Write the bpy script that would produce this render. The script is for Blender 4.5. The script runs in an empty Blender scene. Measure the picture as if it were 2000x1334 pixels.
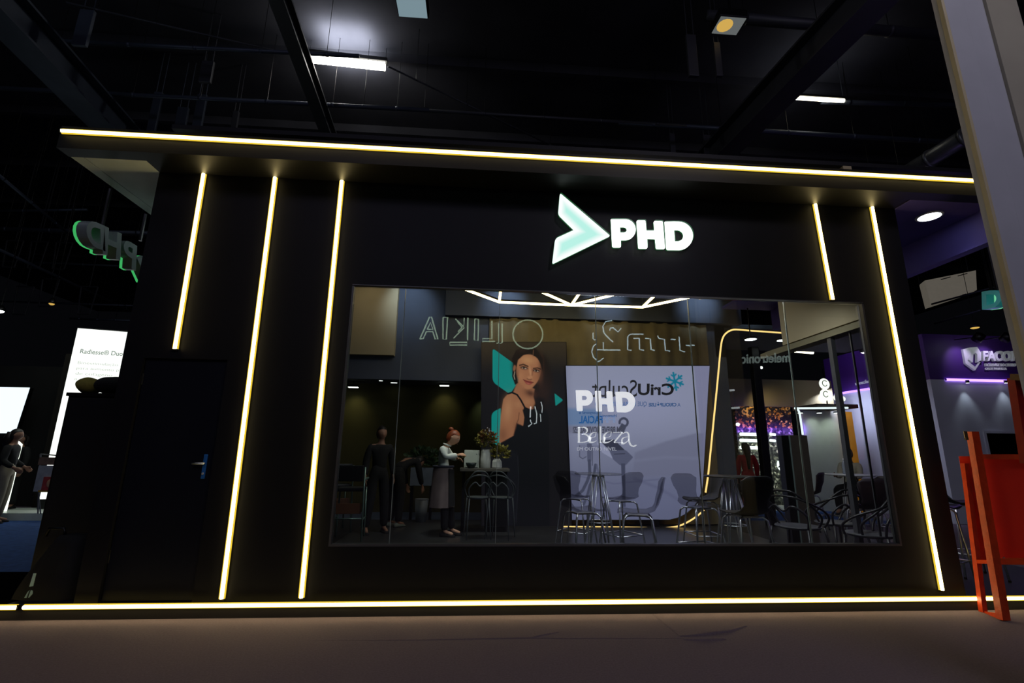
import bpy, bmesh, math, random
import numpy as np
from mathutils import Vector, Matrix, noise
random.seed(4)
scn = bpy.context.scene
COL = scn.collection
# ---------------------------------------------------------------- camera
FOC, W2, H2 = 930.0, 1000.0, 667.0
CAM_H, CAM_D = 1.35, 4.4875
YAW, PIT, ROL = -0.0693116, -0.22651734, 0.01244054
def _rot():
    cy, sy, cp, sp, cr, sr = math.cos(YAW), math.sin(YAW), math.cos(PIT), math.sin(PIT), math.cos(ROL), math.sin(ROL)
    Ry = np.array([[cy, 0, sy], [0, 1, 0], [-sy, 0, cy]]); Rx = np.array([[1, 0, 0], [0, cp, -sp], [0, sp, cp]])
    Rz = np.array([[cr, -sr, 0], [sr, cr, 0], [0, 0, 1]])
    return Rz @ Rx @ Ry
RM = _rot()
def wv(v): return Vector((v[0], v[2], -v[1]))          # (right, down, depth) -> blender axes
cd = bpy.data.cameras.new('camera'); cam = bpy.data.objects.new('camera', cd); COL.objects.link(cam)
cd.sensor_width = 36.0; cd.lens = FOC / 2000.0 * 36.0; cd.clip_start = 0.05; cd.clip_end = 200
r_, d_, f_ = wv(RM[0]), wv(RM[1]), wv(RM[2])
m4 = Matrix((( r_.x, -d_.x, -f_.x, 0), (r_.y, -d_.y, -f_.y, -CAM_D), (r_.z, -d_.z, -f_.z, CAM_H), (0, 0, 0, 1)))
cam.matrix_world = m4
scn.camera = cam
EYE = Vector((0, -CAM_D, CAM_H))
def ray(px, py):
    d = np.array([(px - W2) / FOC, (py - H2) / FOC, 1.0]); return wv(RM.T @ d)
def at(px, py, Y):
    r = ray(px, py); return EYE + r * ((Y + CAM_D) / r.y)
def atz(px, py, Z):
    r = ray(px, py); return EYE + r * ((Z - CAM_H) / r.z)
def atx(px, py, X):
    r = ray(px, py); return EYE + r * (X / r.x)
def lin(c):
    return tuple(((v / 255) / 12.92 if v <= 10 else (((v / 255) + 0.055) / 1.055) ** 2.4) for v in c)
# ---------------------------------------------------------------- world, view, large lights
w = bpy.data.worlds.new('hall_dark'); scn.world = w; w.use_nodes = True
w.node_tree.nodes['Background'].inputs[0].default_value = (0.55, 0.6, 0.8, 1)
w.node_tree.nodes['Background'].inputs[1].default_value = 0.0025
scn.view_settings.view_transform = 'Standard'; scn.view_settings.look = 'None'
scn.view_settings.exposure = 0.0; scn.view_settings.gamma = 1.0
scn.view_settings.use_curve_mapping = False
try:
    scn.cycles.transparent_max_bounces = 24; scn.cycles.max_bounces = 8
    scn.cycles.sample_clamp_indirect = 3.0; scn.cycles.blur_glossy = 0.5
    scn.cycles.caustics_reflective = False; scn.cycles.caustics_refractive = False
except Exception: pass
def lamp(name, kind, loc, energy, col, size=0.5, target=None, size_y=None, spot=None, blend=0.6):
    l = bpy.data.lights.new(name, kind); l.energy = energy; l.color = col
    if kind == 'AREA':
        l.size = size
        if size_y: l.shape = 'RECTANGLE'; l.size_y = size_y
    else: l.shadow_soft_size = size
    if spot: l.spot_size = spot; l.spot_blend = blend
    o = bpy.data.objects.new(name, l); COL.objects.link(o); o.location = loc
    if target is not None:
        o.rotation_euler = (Vector(target) - Vector(loc)).to_track_quat('-Z', 'Y').to_euler()
    return o
# unseen violet area fills added high over the aisle behind the camera
lamp('hall_floodlight', 'AREA', (-3, -9, 9), 85, (0.70, 0.66, 1.0), 3.0, (0, -2, 0))  # unseen violet fill
lamp('hall_floodlight', 'AREA', (5, -8, 9), 95, (0.76, 0.66, 1.0), 3.0, (4, -2, 0))  # unseen violet fill
lamp('room_downlight', 'AREA', (-0.4, 2.2, 4.3), 14, (0.95, 0.95, 0.95), 0.8, (-0.3, 3.2, 0))  # both room lamps are area fills added under the ceiling, without fixtures
lamp('window_batten', 'AREA', (2.2, 0.30, 3.0), 34, (0.86, 0.92, 1.0), 2.8, (2.2, 1.0, 0.5), 0.2)  # unseen area light added so the chrome legs shine
lamp('room_downlight', 'AREA', (2.6, 2.3, 4.3), 10, (0.85, 0.9, 1.0), 1.2, (2.6, 1.6, 0))  # area fill added under the ceiling, without fixture

# ---------------------------------------------------------------- helpers
def mat(name, col, rough=0.6, metal=0.0, emit=None, es=1.0, var=0.0, scale=8.0, bump=0.0, bscale=60.0, spec=0.5, alpha=None):
    m = bpy.data.materials.new(name); m.use_nodes = True
    nt = m.node_tree; b = nt.nodes['Principled BSDF']
    c = lin(col) if max(col) > 1.01 else col
    b.inputs['Base Color'].default_value = (*c, 1); b.inputs['Roughness'].default_value = rough
    b.inputs['Metallic'].default_value = metal; b.inputs['Specular IOR Level'].default_value = spec
    if emit is not None:
        e = lin(emit) if max(emit) > 1.01 else emit
        b.inputs['Emission Color'].default_value = (*e, 1); b.inputs['Emission Strength'].default_value = es
    if var > 0:
        tc = nt.nodes.new('ShaderNodeTexCoord'); n = nt.nodes.new('ShaderNodeTexNoise'); n.inputs['Scale'].default_value = scale
        n.inputs['Detail'].default_value = 4
        mr = nt.nodes.new('ShaderNodeMapRange'); mr.inputs[1].default_value = 0.3; mr.inputs[2].default_value = 0.7
        mr.inputs[3].default_value = 1 - var; mr.inputs[4].default_value = 1 + var
        mx = nt.nodes.new('ShaderNodeVectorMath'); mx.operation = 'SCALE'; mx.inputs[0].default_value = c
        nt.links.new(tc.outputs['Object'], n.inputs['Vector']); nt.links.new(n.outputs['Fac'], mr.inputs[0])
        nt.links.new(mr.outputs[0], mx.inputs['Scale']); nt.links.new(mx.outputs[0], b.inputs['Base Color'])
    if bump > 0:
        tc = nt.nodes.new('ShaderNodeTexCoord'); n = nt.nodes.new('ShaderNodeTexNoise'); n.inputs['Scale'].default_value = bscale
        bp = nt.nodes.new('ShaderNodeBump'); bp.inputs['Strength'].default_value = bump; bp.inputs['Distance'].default_value = 0.02
        nt.links.new(tc.outputs['Object'], n.inputs['Vector']); nt.links.new(n.outputs['Fac'], bp.inputs['Height'])
        nt.links.new(bp.outputs[0], b.inputs['Normal'])
    return m
def emitter(name, col, s):
    m = bpy.data.materials.new(name); m.use_nodes = True; nt = m.node_tree
    nt.nodes.clear(); o = nt.nodes.new('ShaderNodeOutputMaterial'); e = nt.nodes.new('ShaderNodeEmission')
    c = lin(col) if max(col) > 1.01 else col
    e.inputs[0].default_value = (*c, 1); e.inputs[1].default_value = s; nt.links.new(e.outputs[0], o.inputs[0]); return m
def paint_mat(name, es, base=0.3, rough=0.5):
    m = bpy.data.materials.new(name); m.use_nodes = True; nt = m.node_tree; b = nt.nodes['Principled BSDF']
    a = nt.nodes.new('ShaderNodeVertexColor'); a.layer_name = 'Col'
    mx = nt.nodes.new('ShaderNodeVectorMath'); mx.operation = 'SCALE'; mx.inputs['Scale'].default_value = base
    nt.links.new(a.outputs[0], mx.inputs[0]); nt.links.new(mx.outputs[0], b.inputs['Base Color'])
    nt.links.new(a.outputs[0], b.inputs['Emission Color']); b.inputs['Emission Strength'].default_value = es
    b.inputs['Roughness'].default_value = rough; b.inputs['Specular IOR Level'].default_value = 0.2
    return m
class B:
    """collects shapes into one mesh"""
    def __init__(s): s.v = []; s.f = []
    def add(s, vs, fs):
        n = len(s.v); s.v += [tuple(v) for v in vs]; s.f += [[i + n for i in f] for f in fs]; return s
    def box(s, x0, y0, z0, x1, y1, z1, bev=0.0):
        if bev <= 0:
            vs = [(x, y, z) for z in (z0, z1) for y in (y0, y1) for x in (x0, x1)]
            return s.add(vs, [(0, 2, 3, 1), (4, 5, 7, 6), (0, 1, 5, 4), (2, 6, 7, 3), (0, 4, 6, 2), (1, 3, 7, 5)])
        bm = bmesh.new(); bmesh.ops.create_cube(bm, size=1)
        for v in bm.verts: v.co = Vector(((x0 + x1) / 2 + v.co.x * (x1 - x0), (y0 + y1) / 2 + v.co.y * (y1 - y0), (z0 + z1) / 2 + v.co.z * (z1 - z0)))
        bmesh.ops.bevel(bm, geom=bm.edges[:], offset=bev, segments=2, affect='EDGES', profile=0.6)
        return s.bm(bm)
    def bm(s, bm):
        bm.verts.index_update(); s.add([v.co[:] for v in bm.verts], [[v.index for v in f.verts] for f in bm.faces]); bm.free(); return s
    def obox(s, c, ax, ay, az):
        c, ax, ay, az = map(Vector, (c, ax, ay, az))
        vs = [c + ax * i + ay * j + az * k for k in (-1, 1) for j in (-1, 1) for i in (-1, 1)]
        return s.add(vs, [(0, 2, 3, 1), (4, 5, 7, 6), (0, 1, 5, 4), (2, 6, 7, 3), (0, 4, 6, 2), (1, 3, 7, 5)])
    def bar(s, p, q, w, h, up=(0, 0, 1)):
        p, q = Vector(p), Vector(q); d = (q - p); L = d.length; d = d / L
        u = Vector(up)
        if abs(d.dot(u)) > 0.95: u = Vector((0, 1, 0))
        a = d.cross(u).normalized(); b = a.cross(d)
        return s.obox((p + q) / 2, d * L / 2, a * w / 2, b * h / 2)
    def tube(s, pts, r, n=8, closed=False, cap=True):
        pts = [Vector(p) for p in pts]; rs = r if isinstance(r, (list, tuple)) else [r] * len(pts)
        N = len(pts); rings = []; prev = None
        for i in range(N):
            if closed: t = pts[(i + 1) % N] - pts[i - 1]
            else: t = pts[min(i + 1, N - 1)] - pts[max(i - 1, 0)]
            t.normalize()
            if prev is None:
                u = Vector((0, 0, 1)) if abs(t.z) < 0.9 else Vector((0, 1, 0))
                a = t.cross(u).normalized()
            else: a = (prev - t * prev.dot(t)).normalized()
            prev = a; b = t.cross(a)
            rings.append([pts[i] + (a * math.cos(2 * math.pi * k / n) + b * math.sin(2 * math.pi * k / n)) * rs[i] for k in range(n)])
        vs = [v for R in rings for v in R]; fs = []
        for i in range(N if closed else N - 1):
            j = (i + 1) % N
            for k in range(n): fs.append((i * n + k, i * n + (k + 1) % n, j * n + (k + 1) % n, j * n + k))
        if cap and not closed: fs += [tuple(range(n))[::-1], tuple((N - 1) * n + k for k in range(n))]
        return s.add(vs, fs)
    def lathe(s, prof, c=(0, 0, 0), n=20, sx=1, sy=1):
        vs = []; fs = []
        for (r, z) in prof:
            for k in range(n):
                a = 2 * math.pi * k / n; vs.append((c[0] + r * sx * math.cos(a), c[1] + r * sy * math.sin(a), c[2] + z))
        m = len(prof)
        for i in range(m - 1):
            for k in range(n): fs.append((i * n + k, i * n + (k + 1) % n, (i + 1) * n + (k + 1) % n, (i + 1) * n + k))
        if prof[0][0] > 1e-4: fs.append(tuple(range(n))[::-1])
        if prof[-1][0] > 1e-4: fs.append(tuple((m - 1) * n + k for k in range(n)))
        return s.add(vs, fs)
    def ell(s, c, rx, ry, rz, n=14, m=9, rot=None):
        c = Vector(c); vs = []; fs = []
        R = rot or Matrix.Identity(3)
        for i in range(m + 1):
            th = math.pi * i / m
            for k in range(n):
                a = 2 * math.pi * k / n
                vs.append(c + R @ Vector((rx * math.sin(th) * math.cos(a), ry * math.sin(th) * math.sin(a), rz * math.cos(th))))
        for i in range(m):
            for k in range(n): fs.append((i * n + k, (i + 1) * n + k, (i + 1) * n + (k + 1) % n, i * n + (k + 1) % n))
        return s.add(vs, fs)
    def prism(s, poly, d):
        """poly: 3-d points in a plane, d: extrusion vector"""
        n = len(poly); d = Vector(d); P = [Vector(p) for p in poly]
        return s.add(P + [p + d for p in P], [tuple(range(n)), tuple(range(2 * n - 1, n - 1, -1))] + [(i, i + n, (i + 1) % n + n, (i + 1) % n) for i in range(n)])
    def mesh(s, name):
        me = bpy.data.meshes.new(name); me.from_pydata(s.v, [], s.f); me.validate()
        bm = bmesh.new(); bm.from_mesh(me); bmesh.ops.remove_doubles(bm, verts=bm.verts[:], dist=1e-6)
        bmesh.ops.recalc_face_normals(bm, faces=bm.faces[:]); bm.to_mesh(me); bm.free(); return me
def link(name, me, m, parent=None, smooth=False, label=None, ang=None):
    o = bpy.data.objects.new(name, me); COL.objects.link(o)
    if m is not None:
        me.materials.clear(); me.materials.append(m)
    if smooth:
        for p in me.polygons: p.use_smooth = True
    if parent is not None: o.parent = parent
    if label: o['label'] = label
    return o
def obj(name, b, m, parent=None, smooth=False, label=None):
    """mesh given in WORLD coordinates when parent is an empty at a location: shifted so it stays put"""
    if parent is not None and parent.get('_w'):
        p = parent
        off = Vector((0, 0, 0))
        while p is not None: off += Vector(p.location); p = p.parent
        b.v = [(v[0] - off.x, v[1] - off.y, v[2] - off.z) for v in b.v]
    o = link(name, b.mesh(name), m, parent, smooth, label)
    if parent is not None and parent.get('_w'): o['_w'] = 1
    return o
def tag(o, label, cat, group=None, kind=None):
    o['label'] = label; o['category'] = cat
    if group: o['group'] = group
    if kind: o['kind'] = kind
    return o
def thing(name, label, cat, loc=(0, 0, 0), rz=0, group=None, world=False):
    o = bpy.data.objects.new(name, None); COL.objects.link(o); o.location = loc; o.rotation_euler = (0, 0, rz)
    o.empty_display_size = 0.1
    tag(o, label, cat, group)
    if world: o['_w'] = 1
    return o
def struct(name, b, m, parent=None, smooth=False):
    o = obj(name, b, m, parent, smooth)
    if parent is None: o['kind'] = 'structure'
    return o
def dup(root, loc, rz, label=None, group=None, scale=1.0):
    r = root.copy(); COL.objects.link(r); r.location = loc; r.rotation_euler = (0, 0, rz); r.scale = (scale,) * 3
    if label: r['label'] = label
    if group: r['group'] = group
    for ch in list(root.children):
        c = ch.copy(); COL.objects.link(c); c.parent = r
        for g in list(ch.children):
            d = g.copy(); COL.objects.link(d); d.parent = c
    return r
def curve_mesh(loops, depth, bevel=0.0):
    """flat outline loops (x, y lists, holes allowed) -> solid mesh, local z out of the face"""
    cu = bpy.data.curves.new('c', 'CURVE'); cu.dimensions = '2D'; cu.fill_mode = 'BOTH'
    cu.extrude = depth / 2; cu.bevel_depth = bevel; cu.bevel_resolution = 1
    for L in loops:
        sp = cu.splines.new('POLY'); sp.points.add(len(L) - 1); sp.use_cyclic_u = True
        for p, q in zip(sp.points, L): p.co = (q[0], q[1], 0, 1)
    o = bpy.data.objects.new('c', cu); COL.objects.link(o)
    dg = bpy.context.evaluated_depsgraph_get(); me = bpy.data.meshes.new_from_object(o.evaluated_get(dg))
    bpy.data.objects.remove(o); bpy.data.curves.remove(cu); return me
def text_mesh(body, depth=0.01, offset=0.0, shear=0.0):
    cu = bpy.data.curves.new('t', 'FONT'); cu.body = body; cu.size = 1; cu.extrude = depth / 2; cu.offset = offset; cu.shear = shear
    cu.resolution_u = 4
    o = bpy.data.objects.new('t', cu); COL.objects.link(o)
    dg = bpy.context.evaluated_depsgraph_get(); me = bpy.data.meshes.new_from_object(o.evaluated_get(dg))
    bpy.data.objects.remove(o); bpy.data.curves.remove(cu); return me
def rnd(poly, r, n=5):
    """round the corners of a 2-d polygon; r a number or list"""
    out = []; N = len(poly)
    for i in range(N):
        p = Vector(poly[i]); a = Vector(poly[i - 1]) - p; b = Vector(poly[(i + 1) % N]) - p
        rr = r[i] if isinstance(r, (list, tuple)) else r
        rr = min(rr, a.length * 0.48, b.length * 0.48)
        if rr < 1e-6: out.append((p.x, p.y)); continue
        s = p + a.normalized() * rr; e = p + b.normalized() * rr
        for k in range(n + 1):
            t = k / n; q = s * (1 - t) ** 2 + p * 2 * t * (1 - t) + e * t * t; out.append((q.x, q.y))
    return out
def fit_quad(me, tl, tr, bl, thick_dir, thick):
    """map a mesh's xy bounding box onto the world parallelogram tl,tr,bl; z spread along thick_dir"""
    xs = [v.co.x for v in me.vertices]; ys = [v.co.y for v in me.vertices]; zs = [v.co.z for v in me.vertices]
    x0, x1, y0, y1, z0, z1 = min(xs), max(xs), min(ys), max(ys), min(zs), max(zs)
    tl, tr, bl, td = Vector(tl), Vector(tr), Vector(bl), Vector(thick_dir)
    for v in me.vertices:
        u = (v.co.x - x0) / (x1 - x0); t = (v.co.y - y0) / (y1 - y0); k = (v.co.z - z0) / max(z1 - z0, 1e-9)
        v.co = bl + (tr - tl) * u + (tl - bl) * t + td * (thick * k)
    return me
def fix_normals(me):
    bm = bmesh.new(); bm.from_mesh(me); bmesh.ops.recalc_face_normals(bm, faces=bm.faces[:]); bm.to_mesh(me); bm.free(); return me
def world_child(name, me, m, parent, smooth=False, label=None):
    """a mesh in world coordinates put under a parent that may be moved"""
    p = parent; off = Vector((0, 0, 0))
    while p is not None: off += Vector(p.location); p = p.parent
    for v in me.vertices: v.co -= off
    o = link(name, me, m, parent, smooth, label); o['_w'] = 1; return o
def text_px(name, body, box, Y, m, parent, depth=0.01, offset=0.0, mirror=False, label=None, shear=0.0, plane='y', val=None):
    """lettering that fills the pixel box (left, top, right, bottom) on the plane y = Y"""
    me = text_mesh(body, depth, offset, shear)
    l, t, r, b = box
    g = (lambda x, y: at(x, y, Y)) if plane == 'y' else (lambda x, y: atx(x, y, val))
    if mirror: tl, tr, bl = g(r, t), g(l, t), g(r, b)
    else: tl, tr, bl = g(l, t), g(r, t), g(l, b)
    td = (0, -1, 0) if plane == 'y' else (-1, 0, 0)
    fit_quad(me, tl, tr, bl, td, depth); fix_normals(me)
    if parent is None: return link(name, me, m)
    return world_child(name, me, m, parent, False, label)
# ---------------------------------------------------------------- materials
M = {}
M['wall'] = mat('black_painted_panel', (20, 20, 23), 0.55, var=0.12, scale=3, spec=0.25)
M['door'] = mat('black_door_paint', (18, 21, 30), 0.5, var=0.1, scale=3, spec=0.3)
M['blackfloor'] = mat('black_platform_top', (10, 10, 10), 0.9, var=0.1, spec=0.0)
M['canopy'] = mat('black_canopy_paint', (13, 13, 12), 0.5, var=0.1, scale=4, spec=0.25)
M['carpet'] = mat('dark_aisle_carpet', (108, 97, 110), 0.95, var=0.10, scale=70, bump=0.4, bscale=320, spec=0.1)
M['platform'] = mat('black_platform_laminate', (26, 25, 24), 0.6, var=0.15, scale=5)
M['roomfloor'] = mat('dark_grey_room_floor', (50, 51, 52), 0.32, var=0.15, scale=5)
M['bluecarpet'] = mat('navy_blue_carpet', (52, 78, 128), 0.95, var=0.2, scale=12, bump=0.3, bscale=200, spec=0.1)
M['led'] = emitter('warm_led_diffuser', (1.0, 0.78, 0.34), 12.0)
M['jacket'] = emitter('yellow_led_jacket', (1.0, 0.68, 0.05), 0.9)
M['led2'] = emitter('warm_led_line', (1.0, 0.66, 0.22), 1.3)
M['lampwhite'] = emitter('lamp_tube_white', (1.0, 0.96, 0.86), 12)
M['lampwarm'] = emitter('lamp_tube_warm', (1.0, 0.9, 0.66), 6)
M['spotlit'] = emitter('downlight_lens', (0.9, 1.0, 0.96), 5)
M['ledviolet'] = emitter('violet_led_line', (0.42, 0.2, 1.0), 4.0)
M['steel'] = mat('hall_dark_steel', (58, 60, 66), 0.5, 0.3, var=0.15, scale=2)
M['duct'] = mat('galvanised_duct', (120, 124, 130), 0.4, 0.7, var=0.12, scale=3)
M['ceil'] = mat('hall_ceiling_dark', (58, 58, 64), 1.0, var=0.3, scale=0.6, spec=0.0)
M['blackm'] = mat('black_satin_metal', (14, 14, 15), 0.4, 0.2, var=0.1)
M['chrome'] = mat('polished_chrome', (232, 236, 244), 0.30, 1.0, var=0.04)
M['signface'] = emitter('sign_face_white', (0.96, 1.0, 0.95), 3.0)
M['return'] = mat('green_tinted_return', (20, 60, 36), 0.3, emit=(0.1, 0.6, 0.2), es=0.12, var=0.1)
M['soffit'] = mat('pale_canopy_soffit', (205, 215, 212), 0.7, var=0.1, scale=3)
M['soffitp'] = mat('violet_canopy_soffit', (72, 62, 140), 0.7, var=0.1, scale=3)  # violet light from the neighbouring stand is put into this colour
M['grey'] = mat('mid_grey_paint', (110, 110, 112), 0.6, var=0.1)
def glass_mat():
    m = bpy.data.materials.new('window_glass'); m.use_nodes = True; nt = m.node_tree; nt.nodes.clear()
    o = nt.nodes.new('ShaderNodeOutputMaterial'); mx = nt.nodes.new('ShaderNodeMixShader')
    t = nt.nodes.new('ShaderNodeBsdfTransparent'); g = nt.nodes.new('ShaderNodeBsdfGlossy'); fr = nt.nodes.new('ShaderNodeFresnel')
    fr.inputs['IOR'].default_value = 1.45
    t.inputs[0].default_value = (0.97, 0.985, 0.98, 1); g.inputs['Roughness'].default_value = 0.0
    nt.links.new(fr.outputs[0], mx.inputs[0]); nt.links.new(t.outputs[0], mx.inputs[1]); nt.links.new(g.outputs[0], mx.inputs[2])
    nt.links.new(mx.outputs[0], o.inputs[0]); return m
M['glass'] = glass_mat()

# ---------------------------------------------------------------- setting: floor, platform, booth shell
WX0, WX1, WT = -3.23, 4.535, 0.045          # booth front wall
DX0, DX1, DZ = -3.085, -2.27, 2.18         # door opening
NX0, NX1, NZ0, NZ1 = -1.25, 3.99, 0.532, 2.915   # window opening
PZ = 0.10                                   # platform height
def floor_mesh():
    b = B(); nx, ny = 90, 60
    xs = np.linspace(-16, 18, nx); ys = np.r_[np.linspace(-26, -4.5, 8), np.linspace(-4.3, -0.02, 42), np.linspace(0.5, 24, 10)]
    vs = []
    for y in ys:
        for x in xs: vs.append((x, y, 0.0))
    fs = [(j * nx + i, j * nx + i + 1, (j + 1) * nx + i + 1, (j + 1) * nx + i) for j in range(len(ys) - 1) for i in range(nx - 1)]
    return b.add(vs, fs)
fl = struct('floor', floor_mesh(), M['carpet'])
# creases of the carpet: low welded ridges
def crease(pts, wdt, hgt):
    b = B()
    P = [atz(x, y, 0.0) for x, y in pts]
    L = []
    for i, p in enumerate(P):
        t = (P[min(i + 1, len(P) - 1)] - P[max(i - 1, 0)]).normalized(); n = Vector((-t.y, t.x, 0))
        k = math.sin(math.pi * (i + 0.3) / (len(P) - 0.4)); hh = hgt * max(k, 0.15)
        L += [p + n * wdt, p + n * wdt * 0.2 + Vector((0, 0, hh)), p - n * wdt * 0.5 + Vector((0, 0, hh * 0.7)), p - n * wdt]
    fs = [(i * 4 + k, i * 4 + k + 1, (i + 1) * 4 + k + 1, (i + 1) * 4 + k) for i in range(len(P) - 1) for k in range(3)]
    b.add(L, fs); return b
for pts, wd, hg in (([(1276, 1200), (1290, 1212), (1308, 1226), (1326, 1240)], 0.012, 0.007),
                    ([(1326, 1242), (1365, 1240), (1400, 1236), (1428, 1232), (1455, 1222)], 0.02, 0.012),
                    ([(1335, 1248), (1375, 1250), (1415, 1247)], 0.03, 0.012),
                    ([(1040, 1244), (1062, 1240), (1090, 1234)], 0.012, 0.007),
                    ([(600, 1251), (800, 1250), (1030, 1246), (1200, 1247), (1330, 1246)], 0.009, 0.004)):
    o = obj('crease', crease(pts, wd, hg), M['carpet'], fl, True)
b = B().box(-3.74, -0.06, 0, 6.4, 4.9, PZ)
struct('trim_1', b, M['platform'])
b = B().box(-7.2, -0.06, 0, -3.79, 1.1, PZ - 0.005); struct('trim_2', b, M['blackfloor'])
b = B().box(-1.9, 0.13, PZ, 4.4, 4.85, PZ + 0.004); struct('floor_room', b, M['roomfloor'])
# carpet joint cover on the platform edge
b = B()
b.box(WX0, 0, PZ, DX0, WT, 4.3); b.box(DX0, 0, DZ, DX1, WT, 4.3); b.box(DX1, 0, PZ, NX0, WT, 4.3)
b.box(NX0, 0, PZ, NX1, WT, NZ0); b.box(NX0, 0, NZ1, NX1, WT, 4.3); b.box(NX1, 0, PZ, WX1, WT, 4.3)
wf = struct('wall_front', b, M['wall'])
b = B().box(WX0, WT, PZ, WX0 + 0.1, 4.6, 4.3); struct('wall_left', b, M['wall'])
# door
dr = bpy.data.objects.new('door_1', None); COL.objects.link(dr); dr.location = ((DX0 + DX1) / 2, 0.05, PZ); dr['kind'] = 'structure'; dr['_w'] = 1
obj('door_leaf', B().box(DX0 + 0.045, 0.03, PZ + 0.01, DX1 - 0.045, 0.07, DZ - 0.045, 0.003), M['door'], dr)
b = B(); b.box(DX0, 0.0, PZ, DX0 + 0.04, 0.1, DZ); b.box(DX1 - 0.04, 0.0, PZ, DX1, 0.1, DZ); b.box(DX0 + 0.04, 0.0, DZ - 0.04, DX1 - 0.04, 0.1, DZ)
obj('door_frame', b, M['wall'], dr)
hp = at(400, 911, 0.03)
b = B().box(hp.x - 0.016, 0.018, hp.z - 0.105, hp.x + 0.016, 0.032, hp.z + 0.105, 0.006)
M['plate'] = mat('blue_film_on_steel', (60, 140, 215), 0.3, 0.2, var=0.15, scale=30)  # blue reflection on the steel plate is put into its colour
pl = obj('handle_plate', b, M['plate'], dr)
b = B().tube([(hp.x, 0.022, hp.z + 0.025), (hp.x, -0.005, hp.z + 0.025)], 0.009, 10).tube([(hp.x + 0.008, -0.008, hp.z + 0.025), (hp.x - 0.05, -0.01, hp.z + 0.026), (hp.x - 0.095, -0.004, hp.z + 0.024)], [0.009, 0.009, 0.007], 10)
obj('handle', b, M['chrome'], pl, True)
b = B().tube([(hp.x, 0.022, hp.z - 0.06), (hp.x, 0.010, hp.z - 0.06)], 0.009, 12); obj('lock_cylinder', b, M['chrome'], pl, True)
obj('hinge', B().tube([(DX0 + 0.042, 0.028, 1.9), (DX0 + 0.042, 0.028, 2.0)], 0.008, 8), M['blackm'], dr)
obj('hinge', B().tube([(DX0 + 0.042, 0.028, 0.4), (DX0 + 0.042, 0.028, 0.5)], 0.008, 8), M['blackm'], dr)
# window: frame and six panes
wn = bpy.data.objects.new('window_1', None); COL.objects.link(wn); wn.location = ((NX0 + NX1) / 2, 0.04, NZ0); wn['kind'] = 'structure'; wn['_w'] = 1
M['frame'] = mat('dark_anodised_frame', (96, 96, 98), 0.35, 0.5, var=0.1)
b = B(); t = 0.018
b.box(NX0, 0.0, NZ0, NX1, 0.055, NZ0 + t); b.box(NX0, 0.0, NZ1 - 0.008, NX1, 0.055, NZ1); b.box(NX0, 0.0, NZ0 + t, NX0 + t, 0.055, NZ1 - t); b.box(NX1 - t, 0.0, NZ0 + t, NX1, 0.07, NZ1 - t)
obj('window_frame', b, M['frame'], wn)
seams = [NX0 + t] + [at((a + c) / 2, 820, 0.04).x for a, c in ((778, 774), (974, 970), (1166, 1172), (1352, 1368), (1545, 1570))] + [NX1 - t]
M['edge'] = mat('glass_pane_edge', (150, 160, 150), 0.2, 0.0, var=0.1)
for i in range(6):
    x0, x1 = seams[i] + (0.0015 if i else 0), seams[i + 1] - (0.0015 if i < 5 else 0)
    tilt = [0.0, 0.0035, -0.002, 0.003, -0.003, 0.002][i]
    bb = B().box(x0, 0.036, NZ0 + t, x1, 0.044, NZ1 - t)
    bb.v = [(v[0], v[1] + tilt * (v[0] - x0), v[2]) for v in bb.v]
    pn = obj('pane', bb, M['glass'], wn)
for x in seams[1:-1]:
    obj('seam_seal', B().box(x - 0.0022, 0.030, NZ0 + t, x + 0.0022, 0.05, NZ1 - t), M['edge'], wn)
# canopy
CY = -0.35
ledp = [at(122, 258, CY), at(1000, 301, CY), at(1911, 357, CY)]
cz = sum(p.z for p in ledp) / 3
cx0, cx1 = ledp[0].x - 0.02, at(1990, 357, CY).x
cb = at(200, 293, CY).z
M['canz'] = cz
b = B().box(cx0, CY, cb, cx1, CY + 0.14, cz + 0.06); struct('trim_3', b, M['canopy'])
b = B().box(WX0, CY + 0.14, cb + 0.01, WX1 + 0.05, 0.05, cb + 0.06); struct('trim_4', b, M['canopy'])      # soffit over the front wall
cor = B().box(cx0, CY + 0.14, cb + 0.01, -3.80, 4.6, cb + 0.05).box(-3.79, CY + 0.14, cb + 0.01, WX0, 4.6, cb + 0.05)
struct('ceiling_canopy_left', cor, M['soffit'])
X1 = atz(1781, 475, cb).x
b = B().box(WX1, CY + 0.14, cb, X1, 3.8, cb + 0.05); struct('ceiling_canopy_right', b, M['soffitp'])
dz = atx(1804.6, 524, X1).z
b = B().box(X1, CY + 0.14, min(dz, cb - 0.2), X1 + 0.12, 3.8, cb + 0.05); struct('beam_canopy_right', b, M['soffitp'])
# roof and inner skin of the booth
b = B().box(WX0, WT, 4.55, 6.0, 4.9, 4.6); struct('ceiling', b, M['wall'])
# right side return of the booth wall (black column beside the front wall)
b = B().box(4.44, WT, PZ, 4.535, 0.42, 4.3); struct('wall_right', b, M['wall'])

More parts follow.
